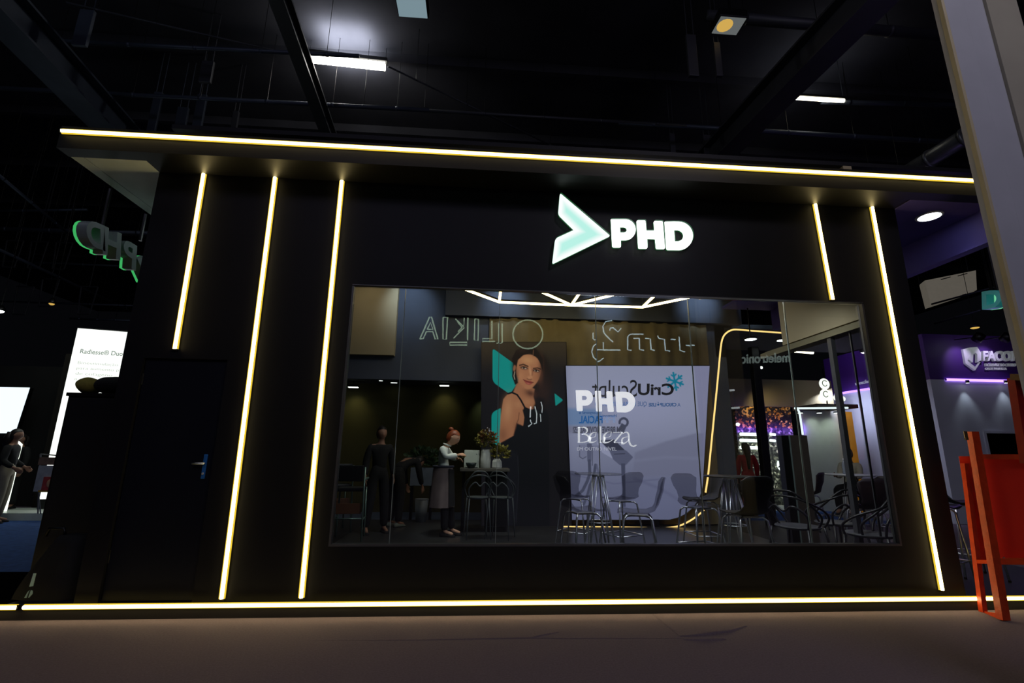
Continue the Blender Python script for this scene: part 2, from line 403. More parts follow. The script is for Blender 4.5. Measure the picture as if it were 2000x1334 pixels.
# ---------------------------------------------------------------- LED strips on the facade
def led(label, p, q, group=None, wj=0.05, wd=0.030, name='led_strip', out=(0, -1, 0), cap=True):
    p, q = Vector(p), Vector(q); t = thing(name, label, 'light strip', (p + q) / 2, 0, group, True)
    o = Vector(out); d = (q - p).normalized(); s = d.cross(o).normalized()
    obj('jacket', B().obox((p + q) / 2 + o * 0.005, (q - p) / 2, s * wj / 2, o * 0.005), M['jacket'], t)
    obj('diffuser', B().tube([p + o * 0.012, q + o * 0.012], wd / 2, 10), M['led'], t, True)
    for e, g in ((p, -1), (q, 1)):
        obj('end_cap', B().obox(e + d * g * 0.006 + o * 0.008, d * 0.006, s * wj / 2 * 0.9, o * 0.012), M['blackm'], t)
    return t
led('long horizontal yellow LED line along the canopy edge above everything', (ledp[0].x, CY, cz), (at(1990, 361, CY).x, CY, cz))
def vled(lab, a, c): 
    p, q = at(*a, 0.0), at(*c, 0.0); led(lab, p, q)
vled('short vertical yellow LED line that ends just above the black door', (405, 304), (343, 682))
vled('full height vertical yellow LED line just right of the black door', (543, 309), (434, 1169))
vled('full height vertical yellow LED line next to the left edge of the window', (672, 316), (589, 1167))
vled('short vertical yellow LED line ending at the top right corner of the window', (1585, 368), (1625, 586))
vled('full height vertical yellow LED line right of the window', (1696, 374), (1838, 1152))
bz = sum(at(x, y, -0.06).z for x, y in ((50, 1177), (500, 1183), (1000, 1184), (1500, 1177), (1915, 1163))) / 5
led('long horizontal yellow LED line along the foot of the black stand', (at(50, 1177, -0.06).x, -0.06, bz), (6.35, -0.06, bz), wj=0.04, wd=0.026)
led('short yellow LED line at floor level left of the dark gap', (-7.1, -0.06, bz), (at(38, 1177, -0.06).x, -0.06, bz), wj=0.04, wd=0.026)

# ---------------------------------------------------------------- illuminated sign on the facade
def outline_mesh(loops_px, Y, depth, bevel=0.0):
    L = [[(lambda p: (p.x, p.z))(at(x, y, Y)) for x, y in lp] for lp in loops_px]
    me = curve_mesh(L, depth, bevel)
    for v in me.vertices: x, y, z = v.co; v.co = (x, Y - z, y)
    return fix_normals(me)
def arc(cx, cy, rx, ry, a0, a1, n=10):
    return [(cx + rx * math.cos(math.radians(a0 + (a1 - a0) * i / n)), cy + ry * math.sin(math.radians(a0 + (a1 - a0) * i / n))) for i in range(n + 1)]
def sp(L, ox=1060, oy=360, s=0.16): return [(ox + s * x, oy + s * y) for x, y in L]
def letter_P():
    return [sp(rnd([(832, 430), (940, 430)], 0) + arc(1005, 556, 128, 126, -90, 90) + [(950, 682)] + rnd([(950, 682), (953, 771), (850, 771), (832, 430)], [0, 18, 25, 0])[1:-1]),
            sp([(940, 522)] + arc(985, 557, 43, 35, -90, 90) + [(943, 592)])]
def letter_H():
    return [sp(rnd([(1145, 443), (1252, 443), (1262, 568), (1364, 568), (1355, 449), (1462, 452), (1490, 790), (1384, 790), (1372, 667), (1272, 664), (1276, 785), (1168, 785)], [18, 18, 3, 3, 18, 18, 18, 18, 3, 3, 18, 18]))]
def letter_D():
    return [sp(rnd([(1488, 460), (1600, 458)], 0) + arc(1655, 631, 176, 172, -88, 86, 16) + rnd([(1660, 803), (1510, 801), (1488, 460)], [0, 25, 0])[1:-1]),
            sp([(1600, 557)] + arc(1638, 629, 80, 71, -80, 80) + [(1610, 700)])]
def inset(poly, d):
    N = len(poly); out = []
    A = sum(poly[i - 1][0] * poly[i][1] - poly[i][0] * poly[i - 1][1] for i in range(N)); sg = 1 if A > 0 else -1
    for i in range(N):
        p = Vector(poly[i]); a = (p - Vector(poly[i - 1])).normalized(); b_ = (Vector(poly[(i + 1) % N]) - p).normalized()
        n1 = Vector((-a.y, a.x)) * sg; n2 = Vector((-b_.y, b_.x)) * sg
        m_ = (n1 + n2); m_ = m_ / max(m_.dot(n1), 0.25); out.append((p.x + m_.x * d, p.y + m_.y * d))
    return out
sb = at(1216, 450, 0)
sg = thing('illuminated_sign', 'large glowing white letters PHD with aqua chevron emblem above the window', 'sign', (sb.x, 0, sb.z), 0, None, True)
chev = [(210, 108), (825, 632), (115, 977), (152, 664), (378, 560), (187, 372)]
cr = [30, 24, 30, 40, 4, 40]
world_child('emblem_return', outline_mesh([sp(rnd(chev, cr))], -0.03, 0.06), M['return'], sg)
em = world_child('emblem_face', outline_mesh([sp(rnd(chev, cr))], -0.065, 0.01), emitter('emblem_rim_white', (0.85, 1.0, 0.95), 1.15), sg, label='glowing chevron, white rim')
for k in range(7):
    tt = (k + 1) / 7; c0 = np.array(lin((255, 255, 255))) * (1 - tt) + np.array(lin((186, 242, 230))) * tt
    q = inset(chev, 34 + 9.5 * k)
    world_child('emblem_core', outline_mesh([sp(rnd(q, [18, 10, 18, 16, 6, 16]))], -0.072 - 0.0012 * k, 0.004), emitter('emblem_core_aqua', tuple(c0), 1.0), em, label='pale aqua middle of the chevron' if k == 6 else None)
for nm, L in (('P', letter_P()), ('H', letter_H()), ('D', letter_D())):
    f = world_child('letter_face', outline_mesh(L, -0.065, 0.012), M['signface'], sg)
    world_child('letter_return', outline_mesh(L, -0.03, 0.058), M['return'], f)
# ---------------------------------------------------------------- hall ceiling, beams, pipes, lamps
HZ = 9.6
struct('ceiling_hall', B().box(-24, -22, HZ, 26, 26, HZ + 0.1), M['ceil'])
def on(px, py, z): return atz(px, py, z)
def beam(name, label, a, c, z, wdt, hgt, m, ext=0.0, cat='beam'):
    p, q = on(*a, z), on(*c, z); d = (q - p).normalized(); p = p - d * ext; q = q + d * ext
    t = thing(name, label, cat, (p + q) / 2, 0, None, True)
    up = Vector((0, 0, 1)); s = d.cross(up).normalized()
    obj('web', B().obox((p + q) / 2, (q - p) / 2, s * wdt * 0.16, up * hgt / 2), m, t)
    for k in (-1, 1):
        obj('flange', B().obox((p + q) / 2 + up * k * hgt / 2, (q - p) / 2, s * wdt / 2, up * 0.02), m, t)
    return t
def duct(name, label, a, c, z, r, m, ext=0.0, rings=5):
    p, q = on(*a, z), on(*c, z); d = (q - p).normalized(); p = p - d * ext; q = q + d * ext
    t = thing(name, label, 'pipe', (p + q) / 2, 0, None, True)
    obj('tube', B().tube([p, q], r, 14), m, t, True)
    for k in range(rings):
        c_ = p + (q - p) * (k + 0.5) / rings
        obj('joint_ring', B().tube([c_ - d * 0.03, c_ + d * 0.03], r * 1.12, 14), m, t, True)
        obj('hanger', B().tube([c_ + Vector((0, 0, r)), Vector((c_.x, c_.y, HZ))], 0.005, 6), M['blackm'], t)
    return t
M['steelb'] = mat('hall_steel_bluish', (70, 78, 92), 0.45, 0.4, var=0.15, scale=2)
beam('roof_beam', 'wide dark roof beam running diagonally across the top left corner', (20, 30), (205, 228), 7.6, 0.46, 0.5, M['steelb'], 1.5)
beam('roof_beam', 'slim dark roof beam passing left of the brightest tube lamp', (548, 0), (645, 270), 7.8, 0.22, 0.3, M['steel'], 1.0)
beam('roof_beam', 'dark roof beam running diagonally past the shorter tube lamp', (1680, 10), (1400, 300), 7.6, 0.42, 0.5, M['steel'], 2.0)
duct('ceiling_duct', 'silvery round air duct meeting the canopy line near the pale wall', (1885, 268), (1760, 345), 7.0, 0.16, M['duct'], 1.0)
duct('ceiling_pipe', 'thin pipe crossing under the roof above the left end of the canopy', (0, 172), (640, 205), 8.0, 0.04, M['steelb'], 2, 8)
duct('ceiling_pipe', 'thin pipe under the roof, second above the left end of the canopy', (168, 83), (590, 104), 8.2, 0.035, M['steelb'], 1, 5)
duct('ceiling_pipe', 'long thin pipe under the roof above the canopy on the right', (1300, 245), (1895, 280), 8.0, 0.05, M['steelb'], 1, 6)
duct('ceiling_pipe', 'thin pipe under the roof above the middle of the canopy', (650, 205), (1340, 246), 8.0, 0.035, M['steel'], 0, 6)
duct('ceiling_pipe', 'dark pipe under the roof running past the shorter tube lamp', (1650, 200), (1880, 206), 8.6, 0.05, M['steelb'], 0.5, 3)
duct('ceiling_pipe', 'dark pipe under the roof at the top edge above the pale wall', (1490, 40), (1840, 70), 8.6, 0.09, M['steel'], 1, 4)
duct('ceiling_pipe', 'slanting thin cable pipe crossing the roof left of the brightest tube lamp', (130, 5), (560, 105), 8.4, 0.018, M['steel'], 0, 4)
duct('ceiling_pipe', 'slanting thin cable pipe crossing the roof right of the brightest tube lamp', (758, 130), (1110, 300), 8.4, 0.018, M['steel'], 0, 4)
# hanging duct boards / drop panels seen between the pipes
for k, (px, py0, py1, wd, lab) in enumerate(((295, 180, 258, 17, 'bluish drop panel hanging under the roof, first from the left beam'), (383, 185, 258, 19, 'bluish drop panel hanging under the roof, second from the left beam'),
        (400, 120, 162, 25, 'brownish drop panel hanging higher under the roof left of the slim beam'), (350, 210, 258, 22, 'brownish drop panel between the two bluish drop panels'), (455, 218, 262, 12, 'narrow pale drop panel left of the slim roof beam'),
        (155, 0, 90, 30, 'bluish drop panel at the top of the picture beside the wide beam'), (1355, 70, 150, 24, 'dark drop panel under the roof below the yellow floodlight'), (1405, 85, 150, 16, 'narrow dark drop panel under the yellow floodlight'),
        (1315, 262, 305, 12, 'small pale drop panel just above the canopy line, right of the sign'), (1383, 265, 305, 18, 'wide pale drop panel just above the canopy line, right of the sign'))):
    yy = atz(px, max(py0, 20), 8.6 - 0.05 * k).y; p = at(px, (py0 + py1) / 2, yy); tp = at(px, max(py0, 20), p.y); bt = at(px, py1, p.y); ww = wd / FOC * (p.y + CAM_D) * 0.5
    m = M['steelb'] if 'bluish' in lab else M['steel']
    t = thing('drop_panel', lab, 'panel', (bt.x, p.y, bt.z), 0, None, True)
    obj('board', B().box(bt.x - ww, p.y - 0.03, bt.z, bt.x + ww, p.y + 0.03, tp.z, 0.01), m, t)
    for s_ in (-1, 1):
        obj('hanger', B().tube([(bt.x + s_ * ww * 0.7, p.y, tp.z), (bt.x + s_ * ww * 0.7, p.y, HZ)], 0.008, 6), m, t)
# joists of the hall roof
for k in range(9):
    y = -3 + k * 2.4
    o = struct('beam_roof_%s' % 'abcdefghi'[k], B().box(-20, y, HZ - 0.22, 22, y + 0.12, HZ), M['ceil'])
def tube_lamp(lab, a, c, z, m, energy, r):
    p, q = on(*a, z), on(*c, z); d = (q - p).normalized(); t = thing('tube_lamp', lab, 'lamp', (p + q) / 2, 0, None, True)
    s = d.cross(Vector((0, 0, 1))).normalized()
    obj('housing', B().obox((p + q) / 2 + Vector((0, 0, r * 1.5)), (q - p) / 2 + d * 0.04, s * r * 0.8, Vector((0, 0, r * 0.5))), M['blackm'], t)
    obj('tube', B().tube([p, q], r, 12), m, t, True)
    for e in (p, q):
        obj('suspension_wire', B().tube([e + Vector((0, 0, r)), Vector((e.x, e.y, HZ))], 0.006, 6), M['steel'], t)
    lamp('tube_lamp_light', 'POINT', (p + q) / 2 + Vector((0, 0, -0.2)), energy * 0.4, (1, 0.97, 0.9), 0.1)
    lamp('tube_lamp_uplight', 'AREA', (p + q) / 2 + Vector((0, 0, r * 2.5)), energy, (0.9, 0.95, 1), 1.0, (p + q) / 2 + Vector((0, 0, 5)))
tube_lamp('brightest white tube lamp hanging from the roof above the left part', (604, 114), (752, 130), 9.15, M['lampwhite'], 60, 0.085)
tube_lamp('shorter warm white tube lamp hanging from the roof above the right part', (1538, 190), (1648, 197), 8.6, M['lampwarm'], 4, 0.04)
def flood(lab, c, z, m, w, hgt):
    p = on(*c, z); t = thing('hall_floodlight', lab, 'floodlight', p, 0, None, True)
    obj('housing', B().box(p.x - w, p.y - 0.1, p.z, p.x + w, p.y + hgt, p.z + 0.16, 0.02), M['blackm'], t)
    obj('lens', B().box(p.x - w * 0.9, p.y - 0.08, p.z - 0.012, p.x + w * 0.9, p.y + hgt - 0.02, p.z), m, t)
    obj('bracket', B().tube([(p.x, p.y, p.z + 0.16), (p.x, p.y, HZ)], 0.02, 8), M['blackm'], t); return t
M['floodgold'] = emitter('floodlight_gold_lens', (235, 190, 95), 0.75)
M['floodgrey'] = emitter('floodlight_grey_lens', (120, 125, 125), 0.6)
M['floodblue'] = emitter('floodlight_pale_lens', (140, 165, 175), 0.7)
fg = flood('square floodlight with golden lens under the roof at the top right', (1428, 42), 8.4, M['floodgrey'], 0.24, 0.26)
p = on(1419, 42, 8.4); obj('gold_reflector', B().lathe([(0.13, -0.02), (0.10, -0.016), (0.0, -0.014)], (p.x, p.y + 0.06, p.z), 14), M['floodgold'], fg, True)
flood('square floodlight with pale lens cut by the top edge above the tube lamp', (803, 3), 8.4, M['floodblue'], 0.26, 0.3)

# ---------------------------------------------------------------- left: hanging letters, distant stands
LX = -4.0
def hang_letters(lab, boxes, X, m, m2, rods, sgnx, Zr):
    """letters hung in a row along depth, seen from behind: boxes = (char, near corner px top/bottom, far corner px top/bottom)"""
    c = atx(*boxes[0][1], X); t = thing('hanging_sign', lab, 'sign', (X, c.y, c.z), 0, None, True)
    for ch, ntop, nbot, ftop, fbot in boxes:
        a, b_, e, f = atx(*ntop, X), atx(*nbot, X), atx(*ftop, X), atx(*fbot, X)
        if ch == '>': me = curve_mesh([rnd([(0, 1), (1, 0.5), (0, 0), (0, 0.3), (0.35, 0.5), (0, 0.7)], 0.05)], 0.1)
        else: me = text_mesh(ch, 0.1, 0.035)
        # reading from outside (left): +x of the letter goes towards the camera
        me2 = me.copy()
        fit_quad(me, e, a, f, (1, 0, 0), 0.10); fix_normals(me)
        o = world_child('letter', me, m, t)
        k_ = Vector((-0.03 if sgnx < 0 else 0.1, 0, 0)); fit_quad(me2, e + k_, a + k_, f + k_, (1, 0, 0), 0.03); fix_normals(me2)
        world_child('lit_front', me2, m2, o)
    for rp in rods:
        p = atx(*rp, X); obj('hanging_rod', B().tube([(X + 0.05, p.y, p.z), (X + 0.05, p.y, Zr)], 0.018, 8), M['blackm'], t)
    return t
M['letback'] = mat('dark_letter_back', (120, 132, 130), 0.5, var=0.1)
M['letgreen'] = emitter('green_letter_front', (0.08, 0.75, 0.2), 0.55)
hang_letters('dark reversed PHD letters with green glow hanging under the left canopy', [
    ('D', (147, 424), (149, 482), (184, 440), (186, 490)), ('H', (184, 440), (185, 494), (219, 456), (216, 508)),
    ('P', (224, 464), (222, 516), (250, 480), (247, 528)), ('>', (252, 478), (250, 532), (275, 500), (272, 552))], LX, M['letback'], M['letgreen'], [(190, 440), (265, 470)], -1, cb)
# dark backdrop of the distant stands
struct('wall_far_left', B().box(-16, 7.6, 0, -4.2, 7.8, 3.2), mat('dark_far_wall', (32, 32, 30), 0.8, var=0.15, scale=2))
struct('wall_far_left_return', B().box(-9.2, 6.62, 0, -5.4, 7.5, 3.35), mat('dark_brown_far_wall', (36, 32, 24), 0.8, var=0.15, scale=2))
struct('floor_blue_carpet', B().box(-18, 1.15, 0.0, -3.76, 6.0, 0.012), M['bluecarpet'])
M['whiteplat'] = mat('white_stand_platform', (205, 215, 205), 0.3, var=0.06)
struct('trim_5', B().box(-18, 5.3, 0.012, -4.6, 6.15, 0.14), M['whiteplat'])
# LED screen with text
SY = 5.9
q = [at(152, 641, SY), at(245, 662, SY + 0.28), at(82, 975, SY), at(185, 976, SY + 0.28)]
s = thing('led_screen', 'tall white LED screen with small grey text at the left', 'screen', (q[2].x, SY, q[2].z), 0, None, True)
ztop, zbot = q[0].z, q[2].z; xl, xr = q[0].x, q[1].x + 0.25
dirx = Vector((xr - xl, 0.30, 0)); nrm = Vector((0.30, -(xr - xl), 0)).normalized()
A0 = Vector((xl, SY, 0))
def scr(u, z, o=0.0): return A0 + dirx * u + Vector((0, 0, z)) + nrm * o
obj('cabinet', B().prism([scr(-0.01, 0.14, -0.002), scr(1.01, 0.14, -0.002), scr(1.01, ztop + 0.02, -0.002), scr(-0.01, ztop + 0.02, -0.002)], -nrm * 0.1), M['blackm'], s)
sf = obj('screen_face', B().prism([scr(0, zbot), scr(1, zbot), scr(1, ztop), scr(0, ztop)], nrm * 0.004), emitter('screen_white', (0.96, 1.0, 0.93), 1.25), s)
hz = ztop - zbot
obj('blue_band', B().prism([scr(0.0, zbot + hz * 0.07, 0.005), scr(1, zbot + hz * 0.07, 0.005), scr(1, zbot + hz * 0.17, 0.005), scr(0.45, zbot + hz * 0.17, 0.005), scr(0.45, zbot + hz * .17, .005)][1:4], nrm * 0.003), emitter('screen_blue', (30, 150, 215), 1.0), sf)
obj('blue_line', B().prism([scr(0.40, zbot + hz * 0.17, 0.005), scr(0.47, zbot + hz * 0.17, 0.005), scr(0.47, zbot + hz * 0.58, 0.005), scr(0.40, zbot + hz * 0.58, 0.005)], nrm * 0.003), emitter('screen_blue_line', (70, 170, 225), 1.0), sf)
obj('lilac_panel', B().prism([scr(0.49, zbot + hz * 0.17, 0.005), scr(0.99, zbot + hz * 0.17, 0.005), scr(0.99, zbot + hz * 0.58, 0.005), scr(0.49, zbot + hz * 0.58, 0.005)], nrm * 0.003), emitter('screen_lilac', (225, 228, 255), 1.0), sf)
mt = emitter('screen_text_grey', (122, 138, 128), 1.0); mt2 = emitter('screen_text_light', (190, 200, 190), 1.0)
for txt, u0, u1, v, hh, mm in (('Radiesse\u00ae Duo', 0.12, 0.80, 0.845, 0.03, mt), ('Bioestimula\u00e7\u00e3o para', 0.12, 0.98, 0.775, 0.022, mt2), ('para aumento pleno', 0.12, 0.98, 0.742, 0.022, mt2), ('de colageno', 0.12, 0.7, 0.709, 0.022, mt2), ('a pele', 0.12, 0.4, 0.676, 0.022, mt2)):
    me = text_mesh(txt, 0.01, 0.01 if mm is mt else 0)
    z0 = zbot + hz * v
    fit_quad(me, scr(u0, z0 + hz * hh, 0.006), scr(u1, z0 + hz * hh, 0.006), scr(u0, z0, 0.006), nrm, 0.003); fix_normals(me)
    world_child('lettering', me, mm, sf)
# second screen cut by the left edge
p = [at(-60, 755, 7.0), at(57, 757, 7.0), at(28, 846, 7.0), at(-60, 846, 7.0)]
s = thing('led_screen', 'pale blue lit screen cut by the left edge behind the dark people', 'screen', (p[2].x, 7.0, p[2].z), 0, None, True)
obj('screen_face', B().prism([(v.x, 7.0, v.z) for v in p], (0, 0.02, 0)), emitter('screen_paleblue', (0.8, 0.93, 1.0), 1.2), s)
obj('cabinet', B().prism([(v.x, 7.021, v.z) for v in p], (0, 0.1, 0)), M['blackm'], s); obj('stand', B().box(p[0].x, 7.03, 0, p[2].x, 7.1, p[2].z), M['blackm'], s)
# L shaped LED frame
s = thing('bent_tube_light', 'pale green white bent LED tube standing on the white platform at left', 'light', at(10, 1000, 5.6), 0, None, True)
P5 = [at(x, y, 5.6) for x, y in ((18, 864), (36, 864), (41, 868), (32, 901))]
obj('upper_tube', B().tube(P5, 0.025, 8), emitter('tube_greenwhite', (0.9, 1.0, 0.85), 1.6), s, True)
obj('lower_tube', B().tube([at(29, 918, 5.6), at(9, 1000, 5.6)], 0.028, 8), emitter('tube_greenwhite2', (0.9, 1.0, 0.85), 1.6), s, True)
obj('back_rail', B().tube([at(18, 864, 5.64), at(42, 866, 5.64), at(9, 1001, 5.64)], 0.02, 8), M['blackm'], s)
# round lamp cut by the left edge
for (px, py, lab, rr, e) in ((0, 607, 'round white lamp cut by the left edge of the picture', 0.07, M['spotlit']), (101, 593, 'small dim round lamp under the roof left of the stand', 0.05, M['floodgold'])):
    p = at(px, py, 6.0); s = thing('round_lamp', lab, 'lamp', p, 0, None, True)
    obj('shade', B().lathe([(rr * 1.2, 0), (rr * 1.2, 0.05), (rr * 0.5, 0.12), (0.01, 0.13)], p, 16), M['blackm'], s, True)
    obj('bulb', B().ell(p, rr, rr, rr * 0.7), e, s, True); obj('cord', B().tube([p + Vector((0, 0, 0.12)), Vector((p.x, p.y, HZ))], 0.006, 6), M['blackm'], s)
# trusses seen at the left below the canopy
for (a, c, z, lab, r) in (((0, 344), (150, 470), 6.3, 'slanting thin pipe low under the roof at the far left', 0.03), ((0, 488), (258, 608), 6.0, 'slanting grey cable tray under the roof behind the hanging letters', 0.04),
                    ((0, 447), (280, 455), 6.6, 'level brownish pipe under the roof behind the hanging letters', 0.05), ((0, 510), (245, 520), 6.4, 'lower level pipe under the roof behind the hanging letters', 0.03),
                    ((20, 589), (255, 597), 5.6, 'bluish level pipe just above the far left stands', 0.03), ((165, 623), (250, 626), 5.0, 'short level pipe above the tall white screen', 0.03), ((0, 412), (140, 410), 7.0, 'greenish level pipe at the far left under the canopy', 0.03)):
    duct('ceiling_pipe', lab, a, c, z, r, M['steelb'], 0.4, 4)
for k, (px, py) in enumerate(((30, 470), (78, 472), (126, 474), (100, 545), (175, 560), (50, 560))):
    p = at(px, py, 9.0)
    b = B(); w_ = 0.22
    b.tube([p + Vector((-w_, 0, 0)), p + Vector((-w_ * 0.7, 0, -0.8))], 0.02, 6).tube([p + Vector((w_, 0, 0)), p + Vector((w_ * 0.7, 0, -0.8))], 0.02, 6).tube([p + Vector((-w_ * 0.7, 0, -0.8)), p + Vector((w_ * 0.7, 0, -0.8))], 0.02, 6).tube([p + Vector((-w_, 0, 0)), p + Vector((w_, 0, 0))], 0.02, 6)
    b.tube([p, Vector((p.x, p.y, HZ))], 0.012, 6)
    tag(obj('roof_bracket', b, M['steel']), 'small dark roof bracket %s' % ('cut by the left edge above the slanting tray', 'second in the far left row above the slanting tray', 'third in the far left row, left of the hanging letters', 'below the cable tray under the letter D', 'below the cable tray under the letter H', 'lowest at the far left under the cable tray')[k], 'bracket', 'roof brackets at the far left')
# poster easel
EY = 5.0
def E5(x, y): return at(x, y, EY)
s = thing('poster_easel', 'small metal easel with colourful posters in front of the tall screen', 'easel', (E5(95, 1003).x, EY, 0.14), 0, None, True)
for a, c in (((79, 887), (74, 1003)), ((118, 890), (108, 1003))): obj('post', B().tube([E5(*a), E5(*c)], 0.012, 8), M['grey'], s)
for a, c in (((79, 887), (118, 890)), ((77, 960), (112, 960))): obj('crossbar', B().tube([E5(*a), E5(*c)], 0.010, 8), M['grey'], s)
for a, c in (((75, 960), (56, 1001)), ((108, 970), (88, 1000))):
    pa, pc = E5(*a), E5(*c); pc = pc + Vector((0, 0.25, 0)); obj('rear_leg', B().tube([pa, (pc.x, pc.y, 0.14)], 0.010, 8), M['grey'], s)
def board(name, px, py, qx, qy, m, dy=-0.02): 
    a, c = E5(px, py), E5(qx, qy); return obj(name, B().box(a.x, EY + dy - 0.012, c.z, c.x, EY + dy, a.z), m, s)
board('poster', 80, 893, 117, 908, mat('poster_brown', (120, 95, 85), 0.6, var=0.4, scale=9))
board('poster', 79, 909, 114, 960, mat('poster_greywhite', (160, 162, 172), 0.6, var=0.15, scale=9))
pp = board('poster', 90, 931, 112, 958, mat('poster_magenta', (168, 60, 62), 0.6, var=0.35, scale=14), -0.034)
a = E5(101, 944); obj('printed_face', B().ell((a.x, EY - 0.047, a.z), 0.05, 0.004, 0.07), mat('poster_skin', (190, 140, 110), 0.6, var=0.1), pp, True)
board('poster_strip', 79, 957, 112, 961, mat('poster_gold', (170, 130, 40), 0.6, var=0.1), -0.034)
# black cabinet, cloth bundle, bag beside the booth
CBY = 0.72
c0, c1, ct = at(160, 800, CBY), at(238, 800, CBY), at(175, 772, CBY)
t = thing('equipment_cabinet', 'tall black equipment cabinet standing against the left side of the stand', 'cabinet', (c0.x, CBY, PZ), 0, None, True)
cxr = WX0 - 0.02
obj('body', B().box(c0.x, CBY - 0.2, PZ, cxr, CBY + 0.4, ct.z, 0.015), M['blackm'], t)
obj('door_panel', B().box(c0.x + 0.03, CBY - 0.215, PZ + 0.06, cxr - 0.03, CBY - 0.2, ct.z - 0.05, 0.004), mat('cabinet_front_black', (18, 19, 24), 0.5, var=0.1), t)
obj('top_rim', B().box(c0.x - 0.01, CBY - 0.215, ct.z - 0.03, cxr, CBY + 0.41, ct.z + 0.003), M['blackm'], t)
def blob(c, rx, ry, rz, amp=0.15, sc=4, n=22, m=14, seed=0):
    b = B(); b.ell((0, 0, 0), rx, ry, rz, n, m)
    b.v = [tuple(Vector(c) + Vector(v) * (1 + amp * noise.noise(Vector(v) * sc + Vector((seed, 0, 0))))) for v in b.v]; return b
k1 = at(173, 757, CBY - 0.05)
o = obj('folded_cloth', blob((k1.x, CBY - 0.05, ct.z + 0.095), 0.10, 0.12, 0.085, 0.3, 9), mat('olive_yellow_cloth', (140, 128, 52), 0.9, var=0.25, scale=12), None, True); tag(o, 'crumpled olive yellow cloth on top of the black cabinet', 'cloth')
k1 = at(223, 757, CBY)
o = obj('dark_jacket', blob((k1.x, CBY, ct.z + 0.105), 0.15, 0.16, 0.09, 0.25, 7, seed=3), mat('black_jacket_cloth', (22, 21, 20), 0.9, var=0.2), None, True); tag(o, 'rolled black jacket on top of the black cabinet beside the yellow cloth', 'jacket')
bp = at(95, 1120, 0.1)
bg = thing('draped_bag', 'black draped bag standing on the platform at the lower left', 'bag', (bp.x, 0.1, PZ), 0, None, True)
prof = []
b = B(); N = 20
hb = at(100, 1050, 0.1).z - PZ
vs = []
for i in range(9):
    t_ = i / 8; z = PZ + hb * t_; rr = 0.30 * (1 - 0.55 * t_ ** 1.6)
    for k in range(N):
        a = 2 * math.pi * k / N; rj = rr * (1 + 0.10 * math.sin(5 * a + 1.3) + 0.06 * math.sin(9 * a + t_ * 2))
        vs.append((bp.x + 0.06 * t_ + rj * math.cos(a), 0.25 + rj * 0.6 * math.sin(a), z))
fs = [(i * N + k, i * N + (k + 1) % N, (i + 1) * N + (k + 1) % N, (i + 1) * N + k) for i in range(8) for k in range(N)] + [tuple(8 * N + k for k in range(N))]
b.add(vs, fs); obj('bag_body', b, mat('black_bag_cloth', (10, 10, 10), 0.8, var=0.2), bg, True)
hpt = at(98, 1052, 0.2)
obj('carry_handle', B().tube([(hpt.x - 0.08, 0.25, PZ + hb - 0.01), (hpt.x - 0.06, 0.25, PZ + hb + 0.05), (hpt.x + 0.06, 0.25, PZ + hb + 0.05), (hpt.x + 0.08, 0.25, PZ + hb - 0.01)], 0.014, 8), M['blackm'], bg, True)
mtt = emitter('screen_light_glint', (0.75, 0.95, 0.88), 0.9)
a = [at(x, y, 0.02) for x, y in ((66, 1119), (70, 1121), (64, 1146), (58, 1146))]
M['mirror'] = mat('reflective_strip', (190, 225, 210), 0.25, 0.0, var=0.1)  # glints on the black bag, laid on as pale strips
for pol in (((65, 1120), (70, 1120), (64, 1145), (57, 1146)), ((54, 1156), (57, 1153), (51, 1168), (47, 1168)), ((60, 1153), (63, 1154), (63, 1160), (56, 1168), (55, 1167))):
    obj('reflective_strip', B().prism([at(x, y, 0.0) for x, y in pol], (0, 0.006, 0)), M['mirror'], bg, False, 'pale mint reflective strip')

# unseen fill lights added to lift the stands and roof on the left
lamp('left_stand_light', 'AREA', (-7.5, 4.6, 4.6), 30, (0.9, 1.0, 0.9), 1.2, (-7.2, 5.6, 0))  # unseen fill
lamp('left_hall_light', 'AREA', (-8.0, -1.0, 7.5), 14, (0.75, 0.85, 1.0), 1.5, (-6.5, 3.0, 4.0))  # unseen fill

lamp('canopy_sign_light', 'AREA', (-3.34, 0.9, 4.0), 2.2, (0.8, 0.95, 0.95), 0.25, (LX, 1.2, 3.2))  # unseen area light added to bring out the hanging letters
# ---------------------------------------------------------------- right: pale wall, red barrier, neighbouring stand
KY = -2.0
ke = [at(1818, 0, KY + 0.03), at(1912, 355, KY + 0.03), at(1990, 735, KY + 0.03)]
kx = sum(p.x for p in ke) / 3
ke = [p + Vector((0.040, 0, 0)) for p in ke]
M['palewall'] = mat('pale_grey_wall', (176, 176, 184), 0.7, var=0.05, scale=3)
M['paleedge'] = mat('beige_wall_edge', (190, 176, 142), 0.6, var=0.06, scale=6)
M['palebeige'] = mat('warm_grey_wall', (158, 152, 136), 0.7, var=0.06, scale=3)
def lean(b, k=0.024):
    b.v = [(v[0] + k * (v[2] - 2.2), v[1], v[2]) for v in b.v]; return b
e0, e1 = ke[0], ke[2]
kk = (e0.x - e1.x) / (e0.z - e1.z); kz = e1.z
def leanto(b): 
    b.v = [(v[0] + e1.x + kk * (v[2] - kz), v[1], v[2]) for v in b.v]; return b
pr = bpy.data.objects.new('wall_right_near', None); COL.objects.link(pr); pr.location = (e1.x, KY, 0); pr['kind'] = 'structure'; pr['_w'] = 1
obj('edge_trim', leanto(B().box(0, KY, 0.0, 0.022, KY + 0.03, 5.2, 0.003)), M['paleedge'], pr)
obj('front_panel', leanto(B().box(0.022, KY + 0.004, 0.0, 0.175, KY + 0.08, 5.2, 0.003)), M['palewall'], pr)
obj('shadow_gap', leanto(B().box(0.175, KY + 0.05, 0.0, 0.186, KY + 0.08, 5.2)), mat('grey_gap', (112, 116, 126), 0.7, var=0.05), pr)
